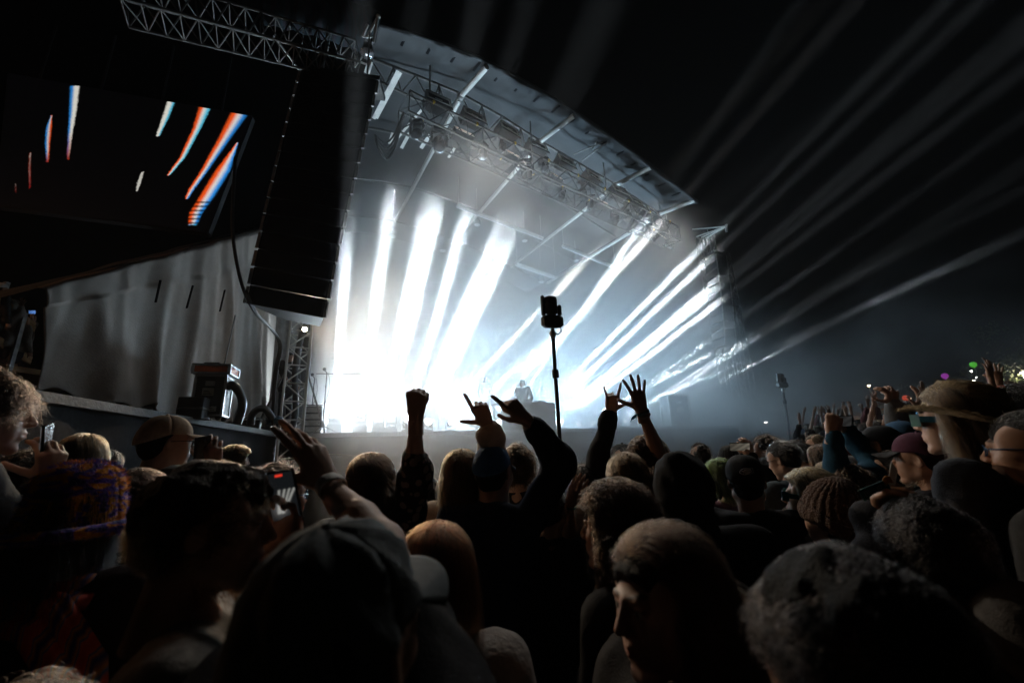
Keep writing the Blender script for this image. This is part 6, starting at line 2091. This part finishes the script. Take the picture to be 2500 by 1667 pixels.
    q = p('man with dark hair and glasses aiming a phone sideways, hands raised', 1868, 1099, 3.4, yaw=-78, skin='fair', hair='messy', hc='dark', nstr=1200, top='jacket', tcol=BLACK, hres=.005,
          arms=[arm(-1, (1822, 1116, 3.35), (1814, 1088, 3.3), 'hold', (-.3, .3, .9), elbow=(1845, 1180, 3.4)), arm(1, (1832, 1112, 3.2), (1824, 1082, 3.2), 'hold', (-.2, .3, .9), elbow=(1850, 1180, 3.2))])
    glasses(q)
    phone('phone held sideways before the man in glasses', (1806, 1090), (1, .1, .3), (.3, -.2, .9), 3.2, lit=(.10, .09, .07))
    q = p('older man with grey brown hair looking down, grey jacket', 1912, 1122, 2.8, yaw=-62, pitch=-16, skin='fair', hair='short', hc='grey', nstr=1500, top='jacket', tcol=(.10, .12, .13), hres=.005)
    glasses(q)
    p('man with pale hair and beard in a blue jacket, left of the older man', 1880, 1150, 3.3, yaw=-82, skin='pale', hair='short', hc='grey', nstr=900, top='jacket', tcol=(.02, .07, .14), beard='grey', hres=.005)
    p('person with short dark hair far back, right of the black hood', 1709, 1112, 4.2, yaw=-25, skin='fair', hair='messy', hc='dark', nstr=600, top='jacket', tcol=BLACK, hres=.006)
    p('person in a small grey beanie above the green haired woman', 1781, 1122, 4.1, yaw=0, skin='fair', hair='short', hc='dark', nstr=0, top='jacket', tcol=BLACK, hat=beanie_hat(18, .01), hcol=(.07, .075, .08), hres=.006)
    q = p('woman with a blond bob wearing cardboard viewing glasses, looking left', 1978, 1212, 1.9, yaw=-86, pitch=4, skin='pale', fem=True, hair='straight', hc='blond', hlen=.15, nstr=3000, top='jacket', tcol=(.04, .025, .02), hres=.004)
    g = glasses(q, card=card_mat('b'), name='viewing_glasses')
    letters('BLE', q['HM'] @ Matrix.Translation((.050, .1105, -.010)) @ Matrix.Rotation(math.pi, 4, 'Z'), .018, .018, mat('white_print', (.7, .7, .7), rough=.6), g)
    p('person in a ribbed brown knit beanie, face hidden to the left', 2040, 1266, 1.45, yaw=-48, pitch=8, tilt=-8, skin='fair', hair='short', hc='brown', nstr=300, top='jacket', tcol=(.03, .025, .025), hat=beanie_hat(24, .03), hcol=(.10, .05, .03), res=.010)
    p('person with face tipped up in profile below the blond bob', 1948, 1288, 2.15, yaw=-92, pitch=22, skin='pale', fem=True, hair='short', hc='dark', nstr=700, top='jacket', tcol=BLACK, hres=.004)
    q = p('person in a black cap with both teal sleeves raised, taking a picture', 2152, 1090, 2.55, yaw=-70, skin='fair', fem=True, hair='short', hc='black', nstr=500, top='jacket', tcol=(.018, .065, .11), hat=cap_hat(), hcol=(.012, .012, .014), hres=.005,
          arms=[arm(-1, (2062, 1048, 2.6), (2042, 1022, 2.55), 'fist', (.2, .6, .7), elbow=(2115, 1110, 2.6), bands=[(.03, .02, (.5, .5, .5))]), arm(1, (2032, 1056, 2.3), (2036, 1022, 2.3), 'fist', (-.6, .2, .7), elbow=(2050, 1165, 2.35), bands=[(.035, .02, (.45, .5, .55))])])
    phone('phone gripped by the two raised hands above the teal sleeves', (2046, 1028), (1, .1, .2), (.2, -.2, .9), 2.44, lit=(.02, .02, .02))
    p('man in a blue cap and denim jacket facing left, between raised sleeves and maroon cap', 2202, 1078, 2.6, yaw=-62, skin='fair', hair='fade', hc='dark', nstr=400, top='jacket', tcol=(.05, .11, .18), hat=cap_hat(), hcol=(.03, .09, .18), hres=.005)
    p('bearded man in a maroon cap with black visor, in profile', 2246, 1121, 2.0, yaw=-76, skin='fair', hair='fade', hc='dark', nstr=400, top='jacket', tcol=(.03, .03, .035), hat=cap_hat(visor_col=(.012, .012, .014)), hcol=(.075, .018, .04), beard='light', hres=.004)
    q = p('tall person in a frayed straw hat with long hair and cardboard viewing glasses', 2336, 1024, 1.42, yaw=-80, pitch=2, skin='pale', hair='straight', hc='light', hlen=.28, nstr=3600, top='jacket', tcol=(.05, .052, .058), hat=straw_hat(), res=.010, hres=.0035)
    g = glasses(q, card=card_mat('a'), name='viewing_glasses')
    letters('NI', q['HM'] @ Matrix.Translation((.065, .1105, -.006)) @ Matrix.Rotation(math.pi, 4, 'Z'), .015, .014, mat('white_print', (.7, .7, .7), rough=.6), g)
    q = p('person with blue glasses cut off by the right edge', 2528, 1098, 1.2, yaw=-82, skin='tan', hair='fade', hc='grey', nstr=900, top='jacket', tcol=(.03, .03, .03), res=.010, hres=.004)
    glasses(q, (.01, .05, .12))
    p('person with a dark afro at the right edge, looking left', 2494, 1000, 2.4, yaw=-80, skin='brown', hair='curly', hc='black', hlen=.10, nstr=1600, top='jacket', tcol=NAVY, hres=.005)
    p('bearded man in an orange beanie near the right edge', 2450, 986, 3.2, yaw=-80, skin='fair', hair='short', hc='brown', nstr=200, top='jacket', tcol=(.03, .04, .07), hat=beanie_hat(18, .01), hcol=(.48, .08, .03), beard='brown', hres=.005)
    p('person in a white top with both arms straight up at the far right', 2420, 985, 4.3, yaw=-60, skin='fair', hair='short', hc='brown', nstr=400, top='jacket', tcol=(.55, .55, .54), hres=.006,
      arms=[arm(-1, (2419, 922, 4.25), (2415, 895, 4.25), 'flat', (.2, 0, 1), elbow=(2428, 968, 4.3), sleeve_to=.3), arm(1, (2438, 930, 4.3), (2434, 905, 4.3), 'open', (-.4, 0, 1), elbow=(2446, 972, 4.3), sleeve_to=.3)])
    p('person with dark hair and grey sleeves holding a phone overhead', 2226, 1020, 3.3, yaw=-65, skin='tan', hair='curly_short', hc='black', nstr=700, top='jacket', tcol=(.10, .105, .11), hres=.006,
      arms=[arm(1, (2176, 985, 3.15), (2171, 966, 3.15), 'hold', (.4, .2, .8), elbow=(2188, 1035, 3.15)), arm(-1, (2186, 985, 3.3), (2178, 966, 3.3), 'hold', (-.3, .2, .8), elbow=(2208, 1020, 3.3))])
    phone('phone held high by the grey sleeved arms', (2171, 970), (.1, 1, 0), (.6, 0, .7), 3.2, lit=(.08, .05, .04))
    p('person with an arm straight up under the straw hat brim', 2262, 1048, 3.0, yaw=-70, skin='fair', fem=True, hair='short', hc='brown', nstr=500, top='tee', tcol=(.02, .02, .022), hres=.006,
      arms=[arm(1, (2250, 1000, 2.95), (2249, 970, 2.95), 'relaxed', (.3, 0, .9), elbow=(2256, 1050, 2.95), sleeve='tee', bands=[(.03, .03, (.05, .2, .4))])])
    q = p('person with slicked blond hair and white rimmed glasses far back', 1990, 1085, 4.9, yaw=-70, skin='pale', fem=True, hair='short', hc='blond', nstr=600, top='jacket', tcol=(.10, .09, .07), hres=.006)
    glasses(q, (.5, .5, .5))
    for k, (lab, x, y, z, hr, hcc) in enumerate((('person with smooth black hair left of the blond with glasses', 1957, 1112, 3.9, 'short', 'black'), ('person with a brown bob below the blond with glasses', 2004, 1122, 3.5, 'straight', 'brown'),
            ('person with straight light hair under the teal elbow', 2030, 1172, 2.8, 'straight', 'light'), ('person in a dark brown hood behind the brown knit beanie', 2072, 1190, 2.3, 'curly_short', 'brown'),
            ('person with black hair at the far crowd edge, right of the phone man', 1938, 1100, 4.8, 'short', 'black'), ('person with dark hair left of the maroon cap, low', 2180, 1150, 2.4, 'short', 'dark'),
            ('person in dark clothes below the straw hat, back turned', 2420, 1180, 1.7, 'short', 'black'), ('person with short hair low between the black hood and the curly brown hair', 1600, 1215, 2.0, 'curly', 'brown'),
            ('person with dark hair standing below the raised fist', 1040, 1215, 2.4, 'short', 'dark'), ('person with dark cropped hair in front of the stage skirt, left of the beige cap', 262, 1140, 2.9, 'short', 'black'),
            ('person with shadowed hair under the bearded man and bucket hat', 60, 1170, 1.9, 'curly_short', 'dark'))):
        p(lab, x, y, z, yaw=[-60, -40, -20, -30, -50, -60, -30, -10, 5, 20, 40][k], skin=['fair', 'tan'][k % 2], fem=bool(k % 2), hair=hr, hc=hcc, hlen=.2, nstr=700, top=['jacket', 'hoodie'][k % 2], tcol=[(.02, .02, .024), (.03, .025, .03), (.015, .02, .03)][k % 3], hres=.006, res=.016)
    # cardboard viewing glasses held up on their own
    M = Matrix((( -CFW*.2 + CRT*.85 + CUP*.5).normalized(), Vector((0, 0, 0)), Vector((0, 0, 0)))).transposed().to_4x4()
    X = (CRT*.80 + CUP*.48 - CFW*.2).normalized(); Zv = (CUP*.85 - CRT*.5); Zv = (Zv - X*Zv.dot(X)).normalized(); Yv = Zv.cross(X)
    M = Matrix((X, Yv, Zv)).transposed().to_4x4(); M.translation = P(2152, 1190, 1.13)
    e = empty('viewing_glasses', M.translation, 0, 'blue and green cardboard viewing glasses held up by a hand, one white flap open', 'viewing glasses')
    T = local(e) @ M
    pts = [[T @ Vector((-.055 + .075*i/12, .0, -.018 + .036*t + (.010*math.sin(math.pi*i/12) if t == 0 else 0))) for t in (0, .33, .66, 1)] for i in range(13)]
    f = solid(MB().grid(pts, False).build('card', card_mat('c'), e), .0012)
    letters('BLUE', T @ Matrix.Translation((-.045, -.0014, -.006)), .014, .013, mat('white_print', (.7, .7, .7), rough=.6), f)
    pts = [[T @ Vector((.020 + .05*i/10, .004 + .03*i/10, -.020 + .034*t + .012*(i/10) - .010*math.cos(i/10*3) )) for t in (0, .5, 1)] for i in range(11)]
    solid(MB().grid(pts, False).build('flap', mat('white_card', (.7, .7, .7), rough=.6), e), .0012)
    pts = [[T @ Vector((.012 + .02*i/6, -.002, .0 + .022*t + .006*math.sin(math.pi*i/6))) for t in (0, .5, 1)] for i in range(7)]
    solid(MB().grid(pts, False).build('lens_film', mat('orange_film', (.6, .22, .01), rough=.3), e), .0012)

def far_crowd():
    p = person
    spec = [(1962, 1072, 9.0, 1, 'flat'), (1978, 1062, 8.2, 0, ''), (1996, 1052, 9.5, 2, 'flat'), (2014, 1066, 7.5, 1, 'open'), (2030, 1050, 10.5, 1, 'open'), (2052, 1046, 11, 2, 'open'), (2076, 1060, 8.0, 1, 'relaxed'), (2096, 1036, 10, 1, 'fist'),
            (2112, 1050, 7.0, 0, ''), (2128, 1030, 9.0, 2, 'open'), (2146, 1044, 6.5, 1, 'open'), (2160, 1024, 9.5, 1, 'fist'), (2212, 1040, 5.5, 0, ''), (2240, 1020, 6.5, 1, 'flat'), (2280, 1000, 6.0, 0, ''), (2400, 960, 6.5, 1, 'relaxed'), (2376, 985, 5.5, 0, ''), (2465, 950, 6.5, 0, ''), (1985, 1092, 6.0, 0, ''), (1945, 1088, 7.0, 0, ''), (1970, 1046, 11, 1, 'flat'), (2006, 1040, 12, 2, 'open'), (2042, 1030, 12.5, 1, 'open'), (2066, 1026, 11, 2, 'fist'), (2088, 1052, 8.6, 1, 'relaxed'), (2122, 1060, 7.4, 1, 'open'), (2184, 1046, 6.4, 1, 'flat'), (2062, 1072, 5.4, 0, ''), (2098, 1078, 4.6, 0, '')]
    cols = [(.03, .03, .035), (.2, .19, .17), (.04, .07, .12), (.12, .03, .03), (.3, .3, .3), (.02, .02, .02)]
    wear = ['dark', 'pale grey', 'blue', 'dull red', 'light', 'black']
    side = ['below the distant pole', 'near the green balloon side', 'left of the straw hat', 'between distant raised hands', 'by the blue balloon', 'far beyond the teal sleeves']
    for k, (x, y, z, n, pose) in enumerate(spec):
        arms = []
        for i in range(n):
            s = (1, -1)[i] if n == 2 else (1 if k % 2 else -1)
            dx = s*9*6/z*1.3
            h = 62*8/z
            arms.append(arm(s, (x + dx*1.2, y - h*.82, z), (x + dx*1.1 + (k % 3 - 1)*3, y - h*1.1, z), pose, (.2, 0, 1), elbow=(x + dx*2.2, y - h*.12, z), sleeve='tee' if k % 3 else 'jacket', sleeve_to=.7))
        lab = 'distant person in a %s top with %s, %s, %s' % (wear[k % 6], ['arms down', 'one arm up', 'both arms up'][n], ['dark haired', 'brown haired', 'light haired', 'grey haired'][k % 4], 'at step %s of the far crowd' % ['one', 'two', 'three', 'four'][k % 4])
        lab = FAR_LABELS[k]
        p(lab, x, y, z, yaw=-55 + 9*(k % 5), skin=['fair', 'tan', 'pale', 'brown'][k % 4], fem=bool(k % 2), hair=['short', 'messy', 'straight'][k % 3], hc=['dark', 'brown', 'light', 'black'][k % 4], hlen=.2, nstr=250, top='tee' if k % 3 else 'jacket', tcol=cols[k % 6], arms=arms, res=.022, hres=.009, low=True, group='people in the far crowd')

FAR_LABELS = ['distant person with one flat hand up, leftmost of the far crowd', 'distant person without raised arms, just right of the leftmost raised hand', 'distant person with two flat hands up below the thin pole lamp', 'distant person with an open hand up, nearest of those under the pole lamp',
    'distant person with an open hand up, a little left of the blue balloon', 'distant person with both open hands up under the umbrella lamps', 'distant person with a limp raised hand just above the teal sleeved arms', 'distant person with a raised fist left of the blue balloon',
    'distant person with arms down right below the blue balloon', 'distant person with both open hands up beside the blue balloon', 'distant person with an open hand up between balloon and grey sleeves', 'distant person with a raised fist left of the overhead phone',
    'distant person with arms down between the blue cap and the straw hat', 'distant person with a flat hand up left of the straw hat crown', 'distant person hidden behind the straw hat brim', 'distant person with a limp raised hand right of the straw hat',
    'distant person with arms down against the right side of the straw hat', 'distant person with arms down behind the orange beanie', 'person with arms down behind the slicked blond hair', 'person with arms down at the far crowd edge above the older man', 'farthest person with one flat hand up in the smoke by the pole lamp', 'farthest person with both hands open and up, right of the pole lamp', 'farthest person with an open hand up below the amber lamp', 'farthest person with two raised fists left of the blue balloon', 'distant person with a drooping hand up, low beside the blue balloon', 'distant person with an open hand up under the blue balloon string', 'distant person with a flat hand up below the overhead phone', 'person with arms down behind the hands gripping a phone', 'person with arms down just left of the black cap with teal sleeves']

def stage_people():
    p = person
    p('performer with short dark hair standing at the desk on the stage', 1275, 936, 13.0, yaw=200, pitch=-18, skin='fair', hair='curly_short', hc='black', nstr=400, top='jacket', tcol=(.02, .022, .026), res=.02, hres=.008, low=True, group='people on the stage', gz=DECK,
      arms=[arm(1, (1262, 988, 12.7), (1256, 995, 12.6), 'relaxed', (0, 1, .2), elbow=(1258, 972, 13.1)), arm(-1, (1292, 988, 12.7), (1286, 996, 12.6), 'relaxed', (0, 1, .2), elbow=(1298, 970, 13.1))])
    p('second performer as a faint shape in the smoke', 1184, 926, 16.2, yaw=175, skin='fair', hair='curly_short', hc='dark', nstr=200, top='jacket', tcol=(.03, .03, .035), res=.024, hres=.009, low=True, group='people on the stage', gz=DECK + .1)
    p('stage hand in black behind the mast bars', 708, 872, 10.2, yaw=150, skin='tan', hair='short', hc='black', nstr=200, top='jacket', tcol=BLACK, res=.02, hres=.009, low=True, group='people on the stage', gz=DECK,
      arms=[arm(1, (700, 925, 9.9), (705, 935, 9.9), 'relaxed', (0, .5, 1), elbow=(690, 930, 10.1), sleeve='tee', bands=[(.0, .07, (.02, .16, .30))])])
# ------------------------------------------------------------------ the balcony at the far left
def balcony():
    z = 8.6
    base = P(20, 930, z)
    e = empty('viewing_balcony', (base.x, base.y, 0), 0, 'raised timber balcony with plank rails at the far left', 'balcony')
    for k, (q0, q1, h) in enumerate((((-60, 690), (84, 800), .20), ((-60, 800), (74, 880), .18))):
        a, b = P(*q0, z - 1.2), P(*q1, z + .6)
        MB().bar(a, b, .045, h).build('rail_plank', M_TIMBER, e, world=True)
    floor_z = P(20, 900, z).z
    for k, (x, y0) in enumerate(((14, 700), (58, 775), (-40, 690))):
        p = P(x, y0, z - .3 + .2*k)
        MB().bar(p + Vector((0, 0, .1)), Vector((p.x, p.y, 0)), .07, .07).build('post', M_STEEL, e, world=True)
    MB().box((-2.5, -1.2, floor_z - .12), (.45, 2.2, floor_z)).build('floor_plank', M_TIMBER, e)
    for k, (lab, x, y, zz, kw) in enumerate((
            ('person in a white cap on the balcony, leaning on the top rail', 3, 706, 8.2, dict(hat=cap_hat(turn=20), hcol=(.55, .54, .52), tcol=(.03, .03, .03), hair='fade')),
            ('person in a pale hood on the balcony with a hand raised', 34, 748, 8.5, dict(hat=hood_hat(), hcol=(.30, .28, .26), tcol=(.30, .28, .26), hair='short')),
            ('person with dark hair on the balcony, right of the pale hood', 57, 782, 8.9, dict(hair='short', tcol=(.25, .23, .20))),
            ('person at the balcony end holding up a bright blue phone', 74, 776, 9.3, dict(hair='straight', tcol=(.08, .06, .05))))):
        arms = []
        if k == 1: arms = [arm(1, (50, 748, 8.4), (56, 733, 8.4), 'open', (.2, 0, 1), elbow=(52, 775, 8.5))]
        if k == 3: arms = [arm(1, (78, 772, 9.1), (79, 762, 9.1), 'hold', (.2, 0, 1), elbow=(84, 795, 9.2))]
        person(lab, x, y, zz, yaw=60, skin=['tan', 'brown', 'fair', 'fair'][k], hc='dark', nstr=150, top=['jacket', 'hoodie', 'jacket', 'tee'][k], res=.02, hres=.009, low=True, group='people on the balcony', gz=floor_z, arms=arms, **kw)
    phone('small bright blue phone screen on the balcony', (79, 762), (1, 0, 0), (.1, 0, 1), 9.05, 1.1, lit=(.10, .22, .55))

# ------------------------------------------------------------------ distance: lamps, trees, balloons
def tree(label, px, py, z, h, wd, seed):
    c = P(px, py, z)
    rg = np.random.default_rng(seed)
    gz = ground_z(c.x, c.y)
    e = empty('tree', (c.x, c.y, gz), 0, label, 'tree', 'trees beyond the crowd')
    mb = MB()
    mb.tube([(0, 0, 0), (.1, 0, h*.3), (.0, .1, h*.6)], [.28, .2, .1], 8)
    for i in range(9):
        a = rg.uniform(0, 6.28); z0 = h*rg.uniform(.3, .6); r_ = wd*rg.uniform(.4, .8)
        mb.tube([(.05, 0, z0), (r_*.5*math.cos(a), r_*.5*math.sin(a), z0 + h*.14), (r_*math.cos(a), r_*math.sin(a), z0 + h*.25)], [.08, .05, .02], 5)
    mb.build('trunk', mat('bark', (.06, .045, .03), rough=.9, bump=.6, scale=25), e)
    n = 2600
    cl = rg.normal(size=(26, 3)) * np.array((wd*.42, wd*.42, h*.16)) + np.array((0, 0, h*.68))
    k = rg.integers(0, 26, n)
    c0 = cl[k] + rg.normal(size=(n, 3))*wd*.14
    u = rg.normal(size=(n, 3)); u /= np.linalg.norm(u, axis=1)[:, None]
    v = np.cross(u, rg.normal(size=(n, 3))); v /= np.linalg.norm(v, axis=1)[:, None]
    s = rg.uniform(.10, .22, n)[:, None]
    V = np.stack([c0 - u*s, c0 + v*s*.5, c0 + u*s, c0 - v*s*.5], 1).reshape(-1, 3)
    F = np.arange(n*4).reshape(-1, 4)
    o = link('crown', np_mesh('crown', V, F, mat('leaves', (.055, .075, .025), rough=.7, vary=.35, scale=2)), e)

def far_lamp(label, px, py, z, e_strength, col, r=.12, watts=0, down=True):
    c = P(px, py, z)
    g = ground_z(c.x, c.y)
    e = empty('street_lamp', (c.x, c.y, g), 0, label, 'street lamp', 'lamps beyond the crowd')
    h = c.z - g
    MB().tube([(0, 0, 0), (0, 0, h - .1)], [.06, .04], 8).build('pole', M_STEEL, e)
    MB().lathe([(.02, h + r), (r*1.2, h + r*.7), (r*1.35, h), (r*1.3, h - .02)], 14).build('shade', M_STEEL, e)
    MB().sphere((0, 0, h - r*.25), r, 12, 8).build('bulb', mat('bulb_%d_%d' % (int(col[1]*99), int(e_strength)), col, emit=col, estr=e_strength), e)
    if watts:
        l = bpy.data.lights.new('street_lamp_light', 'POINT'); l.energy = watts; l.color = col; l.shadow_soft_size = .15
        lo = bpy.data.objects.new('street_lamp_light', l); COL.objects.link(lo); lo.location = c + Vector((0, 0, -r*1.6))

def balloon(label, px, py, z, r, col):
    c = P(px, py, z)
    g = ground_z(c.x, c.y)
    e = empty('balloon', c, 0, label, 'balloon', 'balloons over the crowd')
    m = mat('balloon_%d_%d' % (int(col[0]*99), int(col[1]*99)), col, rough=.25, emit=col, estr=.55)  # glow added to the balloon colour, no lamp inside
    MB().lathe([(.004, -r*1.25), (r*.12, -r*1.2), (r*.5, -r*.9), (r*.85, -r*.45), (r, .05*r), (r*.9, r*.5), (r*.55, r*.87), (.004, r)], 20).build('envelope', m, e)
    MB().tube([(0, 0, -r*1.25), (.06, 0, -r*2.5), (.0, .05, -r*4)], .008, 5).build('string', M_WHITEPOLE, e)

def umbrella_lamp(label, px, py, z, wd):
    c = P(px, py, z); g = ground_z(c.x, c.y)
    e = empty('market_umbrella', (c.x, c.y, g), 0, label, 'umbrella', 'lit umbrellas beyond the crowd')
    h = c.z - g
    MB().tube([(0, 0, 0), (0, 0, h)], .05, 8).build('pole', M_STEEL, e)
    pts = []
    for i in range(5):
        t = i/4
        pts.append([Vector((wd*t*math.cos(a)*(1 - .04*(math.sin(4*a)**2)), wd*t*math.sin(a)*(1 - .04*(math.sin(4*a)**2)), h - .45*wd*t**1.3)) for a in np.linspace(0, 2*math.pi, 33)])
    solid(MB().grid(pts).build('canopy', mat('umbrella_cloth', (.5, .30, .14), rough=.8), e), .01)
    MB().sphere((0, 0, h - .5*wd), .08, 10, 6).build('bulb', mat('warm_bulb', (1, .6, .25), emit=(1, .55, .2), estr=40), e)
    l = bpy.data.lights.new('umbrella_light', 'POINT'); l.energy = 60; l.color = (1, .52, .2); l.shadow_soft_size = .1
    lo = bpy.data.objects.new('umbrella_light', l); COL.objects.link(lo); lo.location = Vector((c.x, c.y, c.z - .62*wd))

def distance():
    umbrella_lamp('orange lit umbrella beyond the crowd above the teal sleeves', 2068, 1000, 26, 1.0)
    umbrella_lamp('orange lit umbrella beside the phone held overhead', 2167, 984, 26, .8)
    umbrella_lamp('wide dim orange canopy behind the phone man', 1872, 1056, 30, 1.6)
    umbrella_lamp('orange lit umbrella at the right end, above the dark afro', 2468, 946, 24, .7)
    balloon('green balloon high over the crowd', 2376, 890, 20, .14, (.10, .55, .04))
    balloon('purple balloon left of the green one', 2307, 918, 20, .14, (.35, .04, .38))
    balloon('red balloon left of the straw hat brim', 2212, 972, 20, .15, (.65, .06, .02))
    balloon('blue balloon among the raised hands', 2118, 1006, 16, .12, (.02, .22, .60))
    balloon('small red balloon behind the distant pole', 1927, 1056, 22, .10, (.55, .05, .02))
    far_lamp('bright white lamp at the right edge beside a tree', 2496, 908, 40, 60, (1, .85, .65), .16, 700)
    far_lamp('small white lamp below the green balloon', 2370, 905, 60, 22, (1, .95, .88), .16)
    far_lamp('small white lamp right of the straw hat', 2383, 920, 60, 22, (1, .95, .88), .14)
    far_lamp('lowest small white lamp right of the straw hat', 2377, 928, 60, 16, (1, .9, .8), .14)
    far_lamp('tall thin lamp near the right trees', 2460, 895, 55, 14, (1, .85, .6), .12)
    far_lamp('amber lamp in the smoke left of the grey sleeves', 2121, 940, 50, 14, (1, .72, .45), .16)
    far_lamp('lamp beside the red balloon', 2221, 972, 45, 22, (1, .75, .5), .12)
    far_lamp('pair of tiny white lamps in the smoke, left one', 1867, 1029, 34, 30, (1, .95, .9), .07)
    far_lamp('pair of tiny white lamps in the smoke, right one', 1871, 1029, 34, 30, (1, .95, .9), .07)
    e = empty('added_fill_lamp', (-10.4, 3.4, 0), 0, 'added warm fill lamp out of frame, on a post beside the timber balcony', 'street lamp', 'lamps beyond the crowd')  # added out of frame as warm fill for the left crowd and balcony
    MB().tube([(0, 0, 0), (0, 0, 5.6)], [.07, .05], 8).build('pole', M_STEEL, e)
    MB().lathe([(.02, 5.8), (.2, 5.72), (.24, 5.55), (.23, 5.53)], 14).build('shade', M_STEEL, e)
    MB().sphere((0, 0, 5.5), .12, 12, 8).build('bulb', mat('fill_lamp_bulb', (1, .6, .3), emit=(1, .55, .25), estr=40), e)
    l = bpy.data.lights.new('added_fill_light', 'POINT'); l.energy = 90; l.color = (1, .50, .24); l.shadow_soft_size = .15
    lo = bpy.data.objects.new('added_fill_light', l); COL.objects.link(lo); lo.location = (-10.4, 3.4, 5.3)
    for k, (x, y, z, h, wd) in enumerate(((2500, 930, 45, 7, 3.4), (2420, 950, 58, 8, 4.0), (2330, 960, 62, 7, 3.6), (2540, 900, 40, 9, 4.2), (2240, 985, 66, 7, 4.0))):
        tree(['tree lit warm by the lamp at the right edge', 'dark tree right of the straw hat', 'dark tree behind the straw hat', 'tall dark tree cut off by the right edge', 'dark tree behind the red balloon'][k], x, y, z, h, wd, 40 + k)

crowd()
far_crowd()
stage_people()
balcony()
distance()
